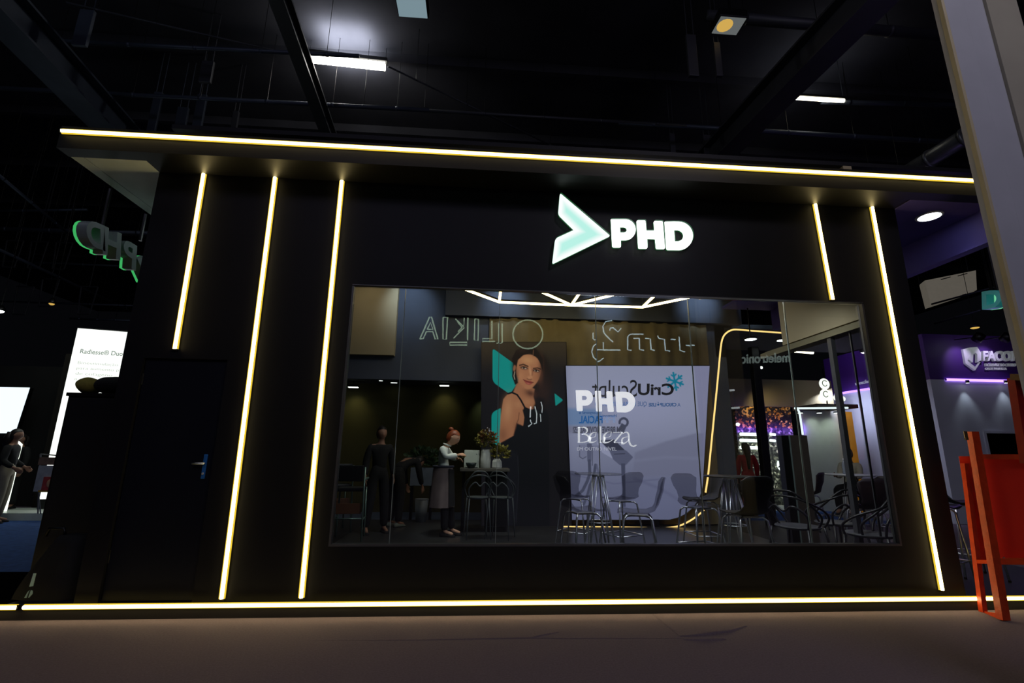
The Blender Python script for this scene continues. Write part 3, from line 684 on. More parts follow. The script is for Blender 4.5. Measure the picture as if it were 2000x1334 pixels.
obj('recessed_panel', leanto(B().box(0.186, KY + 0.03, 0.0, 0.36, KY + 0.08, 5.2, 0.002)), M['palewall'], pr)
obj('outer_panel', leanto(B().box(0.36, KY + 0.01, 0.0, 0.60, KY + 0.08, 5.2, 0.003)), M['palebeige'], pr)
lamp('pale_wall_light', 'AREA', (3.0, -4.4, 6.6), 22, (1, 0.98, 1), 0.5, (kx + 0.2, KY, 3.2))
# red display board on two frames
M['red'] = mat('red_painted_board', (190, 24, 14), 0.45, var=0.08, scale=5)
M['redwood'] = mat('red_painted_wood', (196, 62, 20), 0.4, var=0.14, scale=18, bump=0.15, bscale=40)
RY = -0.42
def R_(x, y, Y=RY): return at(x, y, Y)
foot = atz(1965, 1212, 0.0)
rb = thing('display_board', 'red painted wooden display board on legs in front of the stand', 'board', (foot.x, RY, 0), 0, None, True)
FY = foot.y
# front post
def post(a, c, wpx, Y, dep, nm='post', mm=None):
    p, q = at(*a, Y), at(*c, Y); wd = wpx / FOC * (Y + CAM_D)
    return obj(nm, B().bar(p, q, dep, wd, (1, 0, 0)) if False else B().obox((p + q) / 2, (q - p) / 2, (wd / 2, 0, 0), (0, dep / 2, 0)), mm or M['redwood'], rb)
post((1899, 843), (1960, 1210), 16, FY, 0.055)
post((1884, 905), (1921, 1202), 10, FY + 0.22, 0.04, 'rear_leg')
obj('foot_rail', B().bar(at(1960, 1205, FY), at(1922, 1200, FY + 0.23), 0.04, 0.05), M['redwood'], rb)
obj('foot_rail', B().bar(at(1935, 1098, FY + 0.03), at(1908, 1097, FY + 0.22), 0.03, 0.03), M['redwood'], rb)
# board sheet: left edge (1885, 888) -> (1908, 1092), runs to the right out of frame
bl = [at(1920, 891, FY + 0.05), at(2075, 888, FY - 0.35), at(2115, 1102, FY - 0.35), at(1955, 1100, FY + 0.05)]
obj('board_sheet', B().prism(bl, (0.01, 0.02, 0)), M['red'], rb)
obj('board_rail', B().bar(at(1913, 892, FY + 0.03), at(2075, 893, FY - 0.37), 0.03, 0.045), M['redwood'], rb)
obj('board_rail', B().bar(at(1950, 1096, FY + 0.03), at(2115, 1097, FY - 0.37), 0.03, 0.05), M['redwood'], rb)
for x, y in ((1925, 895), (1961, 1090)): obj('screw', B().ell(at(x, y, FY - 0.005), 0.009, 0.006, 0.009, 10, 6), M['grey'], rb, True)
sl = [at(1873, 891, FY + 0.25), at(1896, 891, FY + 0.2), at(1948, 1094, FY + 0.20), at(1906, 1094, FY + 0.25)]
obj('rear_sheet', B().prism(sl, (0.01, 0.015, 0)), mat('orange_red_board', (205, 44, 16), 0.35, var=0.08), rb)
hk = at(1886, 853, FY - 0.035)
obj('latch', B().box(hk.x - 0.012, hk.y - 0.004, hk.z - 0.03, hk.x + 0.022, hk.y, hk.z + 0.05, 0.002).tube([hk + Vector((0.005, 0, -0.01)), hk + Vector((-0.03, -0.02, -0.02))], 0.007, 8), mat('brass_latch', (200, 180, 130), 0.3, 0.9, var=0.1), rb)
post((1984, 738), (2010, 905), 24, FY - 0.5, 0.06, 'post', mat('dark_red_wood', (150, 26, 20), 0.45, var=0.12, scale=14))
obj('top_rail', B().bar(at(1978, 736, FY - 0.5), at(2060, 742, FY - 0.8), 0.05, 0.05), mat('brown_wood_rail', (92, 60, 34), 0.6, var=0.2, scale=14), rb)

# neighbouring stand with violet wall
FYY = 5.2
M['violet'] = mat('violet_painted_wall', (72, 34, 120), 0.6, var=0.06, scale=2)
M['whitewall'] = mat('white_painted_wall', (196, 200, 214), 0.65, var=0.04, scale=2)
zt, zl, zbm = at(1900, 655, FYY).z, at(1905, 743, FYY).z, PZ
A_ = atz(1710, 757, zl); B_ = atz(1636, 770, zl)
SX = (A_.x + B_.x) / 2
xr_ = at(2120, 700, FYY).x
b = B().box(SX, FYY, zl, xr_, FYY + 0.15, zt); struct('wall_violet_front', b, M['violet'])
b = B().box(SX, FYY + 0.15, zl, SX + 0.15, B_.y + 0.3, zt); struct('wall_violet_side', b, M['violet'])
w0, w1 = at(1922, 846, FYY), at(1999, 892, FYY)
b = B().box(SX, FYY, 0, w0.x, FYY + 0.15, zl).box(w0.x, FYY, w0.z, xr_, FYY + 0.15, zl).box(w0.x, FYY, 0, xr_, FYY + 0.15, w1.z - 0.2); struct('wall_white_front', b, M['whitewall'])
b = B().box(SX, FYY + 0.15, 0, SX + 0.15, B_.y + 0.3, zl); struct('wall_white_side', b, M['whitewall'])
wn2 = bpy.data.objects.new('window_2', None); COL.objects.link(wn2); wn2.location = (w0.x, FYY, w1.z); wn2['kind'] = 'structure'; wn2['_w'] = 1
b = B(); b.box(w0.x - 0.03, FYY - 0.03, w0.z, xr_, FYY + 0.1, w0.z + 0.05).box(w0.x - 0.03, FYY - 0.03, w1.z - 0.2, w0.x + 0.02, FYY + 0.1, w0.z)
obj('window_frame', b, M['whitewall'], wn2)
obj('glass', B().box(w0.x + 0.02, FYY + 0.05, w1.z - 0.2, xr_, FYY + 0.06, w0.z), M['glass'], wn2)
xm = at(1941, 870, FYY + 0.6).x
struct('wall_behind_window', B().box(xm, FYY + 0.9, 0, xr_ + 1, FYY + 1.0, zl), mat('dark_room_wall', (30, 32, 40), 0.7, var=0.2, scale=2))
struct('wall_behind_window_pale', B().box(w0.x - 0.3, FYY + 0.7, 0, xm, FYY + 0.85, zl), mat('pale_cyan_wall', (150, 185, 190), 0.7, var=0.1))
p = at(1986, 886, FYY + 0.5)
s = thing('round_lamp', 'small white round lamp seen in the window beside the red board', 'lamp', p, 0, None, True)
obj('bulb', B().ell(p, 0.05, 0.05, 0.04), M['spotlit'], s, True); obj('stem', B().tube([p, (p.x, FYY + 0.9, p.z)], 0.008, 6), M['grey'], s)
# violet LED lines
led_v = led('violet LED line under the violet wall of the right neighbour', (at(1846, 743, FYY).x, FYY - 0.02, zl), (at(1976, 744, FYY).x, FYY - 0.02, zl), wj=0.05, wd=0.035)
for c in led_v.children:
    if c.name.startswith('jacket') or c.name.startswith('diffuser'): c.data.materials.clear(); c.data.materials.append(M['ledviolet'] if c.name[0] == 'j' else emitter('violet_led_core', (0.5, 0.28, 1), 2.2))
led_v = led('violet LED line seen through the right end of the window', (SX - 0.02, A_.y - 0.4, zl), (SX - 0.02, B_.y, zl), wj=0.05, wd=0.035, out=(-1, 0, 0))
for c in led_v.children:
    if c.name.startswith('jacket') or c.name.startswith('diffuser'): c.data.materials.clear(); c.data.materials.append(M['ledviolet'] if c.name[0] == 'j' else emitter('violet_led_core', (0.5, 0.28, 1), 2.2))
M['letgrey'] = mat('silver_white_letters', (215, 218, 222), 0.4, 0.0, emit=(200, 205, 210), es=0.12, var=0.05)
c = at(1930, 700, FYY)
s = thing('wall_sign', 'silver FACOP lettering with shield emblem on the violet wall', 'sign', (c.x, FYY, c.z), 0, None, True)
text_px('lettering', 'FACOP', (1916, 686, 1984, 706), FYY - 0.03, M['letgrey'], s, 0.05, 0.04)
text_px('lettering', 'FACULDADE DO CENTRO', (1922, 710, 1983, 716), FYY - 0.01, M['letgrey'], s, 0.02, 0.005)
text_px('lettering', 'OESTE PAULISTA', (1923, 718, 1965, 723), FYY - 0.01, M['letgrey'], s, 0.02, 0.005)
def fac(L): return [(1700 + x * 0.3375, 350 + y * 0.3375) for x, y in L]
for L in ([(530, 985), (570, 975), (572, 1000), (556, 1052), (606, 1092), (632, 1058), (600, 1108), (545, 1068)], [(572, 975), (612, 972), (634, 1005), (634, 1050), (612, 1062), (612, 1015), (600, 1005), (590, 1015), (586, 1062), (564, 1045), (574, 1005)]):
    world_child('emblem', outline_mesh([rnd(fac(L), 0.5)], FYY - 0.03, 0.05), M['letgrey'], s)
def spot_fix(lab, p, tgt, energy, col, group=None, r=0.05, ang=80, fix=None):
    t = thing('spotlight', lab, 'spotlight', p, 0, group, True); d = (Vector(tgt) - Vector(p)).normalized(); p = Vector(p)
    obj('can', B().tube([p - d * 0.16, p], r * 1.15, 12), M['blackm'], t, True)
    obj('lens', B().tube([p - d * 0.01, p + d * 0.004], r, 12), M['spotlit'], t, True)
    obj('bracket', B().tube([p - d * 0.1, p - d * 0.1 + Vector((0, 0, 0.14)) if fix is None else Vector(fix)], 0.012, 6), M['blackm'], t)
    lamp('spotlight_beam', 'SPOT', p + d * 0.02, energy, col, 0.03, tgt, spot=math.radians(ang), blend=0.8)
    return t
for px, lab in ((1906, 'spotlight over the left end of the FACOP lettering'), (1960, 'spotlight over the right end of the FACOP lettering')):
    p = at(px, 665, FYY - 0.45); spot_fix(lab, p, (p.x, FYY, p.z - 0.35), 9, (0.72, 0.55, 1.0), None, 0.08, 80, (p.x, FYY, p.z + 0.12))
for px in (1890, 1965):
    p = at(px, 748, FYY - 0.12); lamp('wall_downlight_beam', 'SPOT', p, 26, (0.8, 0.92, 1.0), 0.03, (p.x, FYY - 0.02, p.z - 1.5), spot=math.radians(70), blend=1)
    t = thing('wall_downlight', 'small downlight under the violet LED line, %s' % ('left one' if px < 1900 else 'right one'), 'spotlight', p, 0, None, True)
    obj('can', B().lathe([(0.03, 0), (0.035, 0.02), (0.035, 0.06), (0.0, 0.065)], p + Vector((0, 0, 0.0)), 12), M['blackm'], t, True); obj('lens', B().lathe([(0.0, -0.004), (0.028, -0.004), (0.028, 0.001)], p, 12), M['spotlit'], t)
lamp('violet_wash', 'AREA', (SX - 1.2, A_.y + 0.3, zl + 1.3), 6, (0.55, 0.35, 1.0), 0.3, (SX, A_.y + 0.5, zl + 0.2))
lamp('white_wall_wash', 'AREA', (SX - 1.0, A_.y + 0.3, zl - 0.1), 30, (0.72, 0.74, 1.0), 0.4, (SX, A_.y + 0.8, 0.6))
p = atx(1690, 686, SX - 0.25); sv_ = spot_fix('violet spotlight glowing at the right edge of the window', p, (SX, p.y + 0.05, p.z - 0.7), 10, (0.45, 0.25, 1.0), None, 0.10, 80, (SX, p.y, p.z + 0.1))
obj('glowing_front', B().ell(p, 0.11, 0.11, 0.06), emitter('violet_white_glow', (0.86, 0.8, 1.0), 4), sv_, True)
text_side = text_mesh('www.facop.com.br', 0.02, 0.01)
tl, tr, bl_ = atx(1671, 752 - 6, SX - 0.02), atx(1735, 733, SX - 0.02), atx(1671, 755, SX - 0.02)
s = thing('web_address_lettering', 'small white web address on the violet wall at the right end of the window', 'sign', tl, 0, None, True)
fit_quad(text_side, tl, tr, bl_, (-1, 0, 0), 0.02); fix_normals(text_side); world_child('lettering', text_side, M['letgrey'], s)
# downlight in the right canopy
p = atz(1815, 422, cb)
s = thing('canopy_downlight', 'bright round downlight in the violet lit canopy at the right', 'lamp', p, 0, None, True)
obj('trim_ring', B().lathe([(0.105, -0.012), (0.125, -0.012), (0.13, 0.0), (0.105, 0.0)], p, 24), M['whitewall'], s, True)
obj('lens', B().lathe([(0.0, -0.013), (0.105, -0.013), (0.105, -0.008)], p, 24), emitter('downlight_bright', (0.92, 0.97, 1), 9), s, True)
lamp('canopy_downlight_beam', 'SPOT', p + Vector((0, 0, -0.03)), 14, (0.75, 0.78, 1.0), 0.08, p + Vector((0, 0, -2)), spot=math.radians(120))
lamp('violet_bounce', 'AREA', (SX - 1.6, 2.4, 2.2), 5, (0.42, 0.25, 1.0), 1.0, (X1, 2.2, 4.2))
# beige sign box behind
BY = 9.0
q = [at(1806, 548, BY), at(1906, 528, BY - 1.0), at(1908, 566, BY - 1.0), at(1818, 596, BY)]
s = thing('sign_box', 'pale beige hanging box above the FACOP wall, partly behind the stand', 'sign box', (q[3].x, BY, q[3].z), 0, None, True)
obj('box_body', B().prism(q, (0.2, 0.4, 0)), mat('beige_sign_box', (186, 178, 160), 0.6, emit=(186, 178, 160), es=0.16, var=0.05), s)
for e_ in (q[0], q[1]): obj('hanging_rod', B().tube([e_ + Vector((0.19, 0.38, -0.02)), (e_.x + 0.19, e_.y + 0.38, HZ)], 0.012, 6), M['steel'], s)
for k in (0, 1):
    x = 1846 + k * 33; a, c_ = at(x - 8, 546 - 7 * k, BY - 1.05), at(x + 10, 541 - 7 * k, BY - 1.05); obj('slot', B().bar(a, c_, 0.02, 0.025), M['steel'], s)
M['letteal'] = mat('teal_letter_back', (60, 150, 155), 0.4, emit=(40, 130, 130), es=0.25, var=0.1)
M['letgreen2'] = emitter('green_letter_front2', (0.25, 0.95, 0.5), 0.6)
def rl(x, y): return (x, y)
RX = X1 + 0.5
t = hang_letters('teal backed PHD letters hanging at the right beside the pale wall', [
    ('H', (1990, 562), (1996, 604), (1958, 563), (1960, 605)), ('D', (1955, 563), (1958, 607), (1917, 570), (1918, 605))], RX, M['letteal'], M['letgreen2'], [(1930, 572), (1940, 570)], 1, cb + 0.4)
for (a, c, z, lab) in (((1820, 594), (1960, 556), 3.0, 'thin steel rail in front of the hanging beige box'), ((1826, 632), (1915, 606), 3.4, 'thin dark truss pipe under the beige box')):
    p, q_ = at(*a, 7.5), at(*c, 5.5); t = thing('truss_pipe', lab, 'pipe', (p + q_) / 2, 0, None, True); obj('tube', B().tube([p, q_], 0.025, 8), M['steelb'], t, True)
    obj('clamp', B().tube([p + (q_ - p) * .5 - (q_ - p) * .02, p + (q_ - p) * .52], 0.035, 8), M['steel'], t)
p = at(1904, 640, 6.2); s = thing('round_lamp', 'small dim lamp hanging above the FACOP spotlights', 'lamp', p, 0, None, True)
obj('shade', B().lathe([(0.11, 0), (0.12, 0.03), (0.05, 0.1), (0.0, 0.11)], p, 16), M['steel'], s, True); obj('bulb', B().ell(p, 0.09, 0.09, 0.03), M['floodgold'], s, True); obj('cord', B().tube([p + Vector((0, 0, .1)), (p.x, p.y, HZ)], 0.006, 6), M['blackm'], s)
# ---------------------------------------------------------------- room behind the window
BW = 4.3                                   # back wall
FZ = PZ + 0.004
M['slate'] = mat('dark_slate_wall', (74, 80, 92), 0.75, var=0.08, scale=2, spec=0.2)
M['brownwall'] = mat('brown_fabric', (112, 102, 78), 0.9, var=0.1, scale=4, spec=0.1)
M['yellowwall'] = mat('yellow_green_wall', (72, 66, 38), 0.8, var=0.08, scale=2, spec=0.1)
M['olive'] = mat('olive_grey_wall', (126, 118, 92), 0.8, var=0.06, scale=2, spec=0.1)
M['beigewall'] = mat('beige_inner_wall', (172, 158, 126), 0.85, var=0.06, scale=2, spec=0.1)
xL = at(950, 800, BW).x; xR = at(1428, 800, BW).x
zo = at(800, 742, BW).z                     # underside of the rear opening on the left
b = B().box(WX0 + 0.1, BW, zo, xL, BW + 0.12, 4.55); struct('wall_back_header', b, M['slate'])
xk = at(773, 640, BW - 0.12).x; struct('beam_header_left', B().box(WX0 + 0.1, BW - 0.12, at(740, 693, BW - 0.12).z, xk, BW, 4.55), M['beigewall'])
lamp('beige_header_light', 'SPOT', (xk - 0.45, BW - 1.0, 4.45), 9, (1.0, 0.85, 0.62), 0.1, (xk - 0.5, BW - 0.12, 4.0), spot=math.radians(75), blend=1)
b = B().box(xL, BW, FZ, xR, BW + 0.12, 4.55); struct('wall_back', b, M['slate'])
hz_ = at(1100, 626, BW).z
b = B().box(at(870, 620, BW).x, BW - 0.14, hz_, xR + 0.3, BW, 4.55); struct('beam_header', b, M['slate'])
b = B().box(xR, BW, at(1500, 700, BW).z, 4.6, BW + 0.12, 4.55); struct('wall_back_right_header', b, M['slate'])
SXR = 4.05
zb_ = atx(1690, 638, SXR).z; ye = atx(1490, 690, SXR).y
b = B().box(SXR, WT, zb_ + 0.10, SXR + 0.1, atx(1526, 650, SXR).y, 4.55); struct('wall_side_header', b, M['beigewall'])
b = B().box(SXR - 0.04, WT, zb_, SXR + 0.12, ye, zb_ + 0.07).box(SXR + 0.03, WT, zb_ + 0.07, SXR + 0.10, ye, zb_ + 0.10); struct('beam_side', b, M['olive'])
p = atx(1637, 770, SXR)
b = B().box(SXR - 0.02, p.y - 0.03, PZ, SXR + 0.03, p.y + 0.03, zb_); struct('column_side', b, M['frame'])
p = atx(1690, 860, SXR)
b = B().box(SXR, p.y - 0.006, PZ, SXR + 0.02, p.y + 0.006, zb_); struct('column_side_thin', b, M['frame'])
c0, c1 = at(1485, 850, BW - 0.15), at(1500, 850, BW - 0.15)
struct('column_rear', B().box(c0.x, BW - 0.15, PZ, c1.x, BW - 0.02, at(1480, 700, BW).z + 0.2, 0.01), M['blackm'])
struct('floor_rear', B().box(-4.0, 4.86, 0.0, 9, 12.0, 0.03), mat('grey_blue_floor', (70, 78, 96), 0.5, var=0.15, scale=2))
# rear lobby with yellow wall on the left
RYW = 6.6
zs = at(800, 742, BW).z
struct('wall_yellow', B().box(-5.2, RYW, 0.03, 1.6, RYW + 0.12, zs + 0.9), M['yellowwall'])
struct('ceiling_rear', B().box(-3.3, BW + 0.12, zs + 0.22, 1.6, RYW, zs + 0.3), mat('dark_rear_ceiling', (52, 52, 50), 0.8, var=0.1))
zc = zs + 0.22
k = 0
for px, py in ((683, 724), (697, 735), (744, 743), (772, 752), (766, 757), (808, 737), (878, 737)):
    p = atz(px, py, zc); y = min(max(p.y, BW + 0.35), RYW - 0.3); p = at(px, py, y); zz = zc
    p = Vector((p.x, y, zz))
    t = thing('recessed_downlight', 'small white round downlight over the yellow wall, %s' % ('upper one at the left window edge', 'second one from the left window edge', 'above the left wall washer', 'right of the second window seam, upper', 'right of the second window seam, lower', 'midway between the two wall washers', 'just above the right wall washer')[k], 'downlight', p, 0, 'small downlights over the yellow wall', True)
    obj('trim_ring', B().lathe([(0.04, -0.008), (0.055, -0.008), (0.058, 0.0), (0.04, 0.0)], p, 14), M['grey'], t, True)
    obj('lens', B().lathe([(0.0, -0.01), (0.04, -0.01), (0.04, -0.004)], p, 14), M['spotlit'], t, True); k += 1
for px, py, lab in ((690, 756, 'wide flat wall washer lighting the yellow wall at the left end of the window'), (868, 753, 'wide flat wall washer lighting the yellow wall above the red haired woman')):
    p = at(px, py, RYW - 0.35); t = thing('wall_washer', lab, 'wall lamp', p, 0, None, True)
    obj('housing', B().box(p.x - 0.11, p.y - 0.06, p.z, p.x + 0.11, p.y + 0.06, p.z + 0.05, 0.01), M['blackm'], t)
    obj('lens', B().box(p.x - 0.10, p.y - 0.05, p.z - 0.012, p.x + 0.10, p.y + 0.05, p.z), M['spotlit'], t)
    obj('stem', B().tube([p + Vector((0, 0, 0.05)), (p.x, p.y, zc)], 0.01, 6), M['blackm'], t)
    lamp('wall_washer_beam', 'SPOT', p + Vector((0, 0, -0.03)), 7, (1.0, 0.95, 0.55), 0.05, (p.x, RYW, p.z - 0.55), spot=math.radians(85), blend=1)
p = at(945, 790, RYW - 0.5)
lamp('pale_wall_spot', 'SPOT', at(945, 770, RYW - 0.4), 5, (0.75, 1.0, 0.9), 0.05, at(945, 810, RYW), spot=math.radians(70), blend=1)
# spots washing the back wall header
for px, lab in ((800, 'left of the zigzag lamp'), (985, 'over the left bend of the zigzag lamp'), (1180, 'over the right half of the zigzag lamp'), (1357, 'at the right tip of the zigzag lamp'), (1480, 'near the rounded LED line')):
    wl = at(px, 592, BW)
    p = Vector((wl.x, BW - 0.75, 4.40))
    t = spot_fix('small black ceiling spotlight with cool beam ' + lab, p, (wl.x, BW - 0.14 if px > 870 else BW, wl.z - 0.05), 26, (0.6, 0.76, 1.0), None, 0.03, 85)
# zigzag ceiling lamp
ZL = 3.9
segs = [((908, 565), (975, 590)), ((975, 590), (978, 568)), ((975, 590), (1116, 596)), ((1057, 570), (1116, 596)), ((1116, 596), (1132, 573)), ((1116, 596), (1198, 576)), ((1116, 596), (1255, 600)), ((1255, 600), (1278, 578)), ((1255, 600), (1346, 581))]
t = thing('zigzag_lamp', 'branching zigzag of warm white LED bars hanging inside the window top', 'ceiling lamp', atz(1116, 596, ZL), 0, None, True)
for a, c in segs:
    p, q = atz(*a, ZL), atz(*c, ZL)
    o = obj('led_bar', B().tube([p, q], 0.020, 10), M['led'], t, True)
    obj('bar_channel', B().bar(p + Vector((0, 0, 0.03)), q + Vector((0, 0, 0.03)), 0.05, 0.03), M['blackm'], o)
for px, py in ((975, 590), (1116, 596), (1255, 600), (908, 566), (1346, 582)):
    p = atz(px, py, ZL); obj('suspension_wire', B().tube([p, (p.x, p.y, 4.54)], 0.004, 6), M['grey'], t)
# brown curtain behind the poster wall
xa, xb = at(868, 640, BW - 0.08).x, at(1380, 640, BW - 0.08).x
zt_ = hz_ + 0.0; N = 220; vs = []
for j, z in enumerate((FZ + 0.02, zt_)):
    for i in range(N + 1):
        x = xL + 0.02 + (xb - xL - 0.02) * i / N; vs.append((x, BW - 0.06 + 0.014 * math.sin(i * 0.45) + 0.012 * math.sin(i * 0.17 + 1), z))
b = B().add(vs, [(i, i + 1, N + 2 + i, N + 1 + i) for i in range(N)])
cu = thing('curtain', 'brown pleated curtain hanging on the back wall above the pale panel', 'curtain', ((xL + xb) / 2, BW - 0.06, zt_), 0, None, True)
obj('cloth', b, M['brownwall'], cu, True)
obj('rail', B().tube([(xL + 0.02, BW - 0.06, zt_ - 0.01), (xb, BW - 0.06, zt_ - 0.01)], 0.012, 8), M['blackm'], cu)

# ---------------------------------------------------------------- printed poster and panel painted with a banner's reflection
def smooth(a, b_, x): t_ = np.clip((x - a) / (b_ - a), 0, 1); return t_ * t_ * (3 - 2 * t_)
def poly_sd(px, py, poly):
    """signed distance (negative inside) of points to a polygon"""
    P = np.array(poly, float); d = np.full(px.shape, 1e9); ins = np.zeros(px.shape, bool)
    for i in range(len(P)):
        a, b_ = P[i], P[(i + 1) % len(P)]; e = b_ - a; wx, wy = px - a[0], py - a[1]
        t_ = np.clip((wx * e[0] + wy * e[1]) / max(e @ e, 1e-9), 0, 1); d = np.minimum(d, np.hypot(wx - e[0] * t_, wy - e[1] * t_))
        c1 = (a[1] > py) != (b_[1] > py)
        if abs(e[1]) > 1e-9: ins ^= c1 & (px < a[0] + (py - a[1]) / e[1] * e[0])
    return np.where(ins, -d, d)
class Paint:
    def __init__(s, px, py, base): s.x, s.y = px, py; s.c = np.ones(px.shape + (3,)) * np.array(lin(base))
    def mix(s, m, col, a=1.0): m = (np.clip(m, 0, 1) * a)[..., None]; s.c = s.c * (1 - m) + np.array(lin(col)) * m
    def mul(s, m, k): m = np.clip(m, 0, 1)[..., None]; s.c = s.c * (1 - m) + s.c * np.array(k) * m
    def poly(s, P, col, soft=0.8, a=1.0): s.mix(1 - smooth(-soft, soft, poly_sd(s.x, s.y, P)), col, a)
    def ellm(s, cx, cy, rx, ry, rot=0, soft=0.15):
        c, n = math.cos(math.radians(rot)), math.sin(math.radians(rot)); u = (s.x - cx) * c + (s.y - cy) * n; v = -(s.x - cx) * n + (s.y - cy) * c
        return 1 - smooth(1 - soft, 1 + soft, np.hypot(u / rx, v / ry))
    def ell(s, cx, cy, rx, ry, col, rot=0, soft=0.15, a=1.0): s.mix(s.ellm(cx, cy, rx, ry, rot, soft), col, a)
    def blobm(s, cx, cy, rx, ry, rot=0): 
        c, n = math.cos(math.radians(rot)), math.sin(math.radians(rot)); u = (s.x - cx) * c + (s.y - cy) * n; v = -(s.x - cx) * n + (s.y - cy) * c
        return np.exp(-((u / rx) ** 2 + (v / ry) ** 2))
    def blob(s, cx, cy, rx, ry, col, rot=0, a=1.0): s.mix(s.blobm(cx, cy, rx, ry, rot), col, a)
    def line(s, pts, wd, col, a=1.0, soft=0.6):
        d = np.full(s.x.shape, 1e9)
        for p, q in zip(pts[:-1], pts[1:]):
            p, q = np.array(p, float), np.array(q, float); e = q - p; wx, wy = s.x - p[0], s.y - p[1]
            t_ = np.clip((wx * e[0] + wy * e[1]) / max(e @ e, 1e-9), 0, 1); d = np.minimum(d, np.hypot(wx - e[0] * t_, wy - e[1] * t_))
        s.mix(1 - smooth(wd - soft, wd + soft, d), col, a)
def paint_grid(name, Lf, Rf, y0, y1, nx, ny, Y, painter, m, parent, label=None):
    v, u = np.meshgrid(np.linspace(0, 1, ny), np.linspace(0, 1, nx), indexing='ij')
    py = y0 + (y1 - y0) * v; L = np.vectorize(Lf)(py[:, 0])[:, None]; R = np.vectorize(Rf)(py[:, 0])[:, None]
    px = L + (R - L) * u
    d = np.stack([(px - W2) / FOC, (py - H2) / FOC, np.ones_like(px)], -1) @ RM
    k_ = (Y + CAM_D) / d[..., 2]; co = np.stack([d[..., 0] * k_, np.full_like(k_, Y), CAM_H - d[..., 1] * k_], -1).reshape(-1, 3)
    me = bpy.data.meshes.new(name); idx = np.arange(nx * ny).reshape(ny, nx)
    f = np.stack([idx[:-1, :-1], idx[1:, :-1], idx[1:, 1:], idx[:-1, 1:]], -1).reshape(-1, 4)
    p = parent; off = Vector((0, 0, 0))
    while p is not None: off += Vector(p.location); p = p.parent
    me.from_pydata((co - np.array(off)).tolist(), [], f.tolist())
    col = painter(px, py).reshape(-1, 3)
    at_ = me.color_attributes.new('Col', 'FLOAT_COLOR', 'POINT')
    at_.data.foreach_set('color', np.c_[col, np.ones(len(col))].astype(np.float32).ravel())
    o = link(name, me, m, parent, False, label); o['_w'] = 1; return o

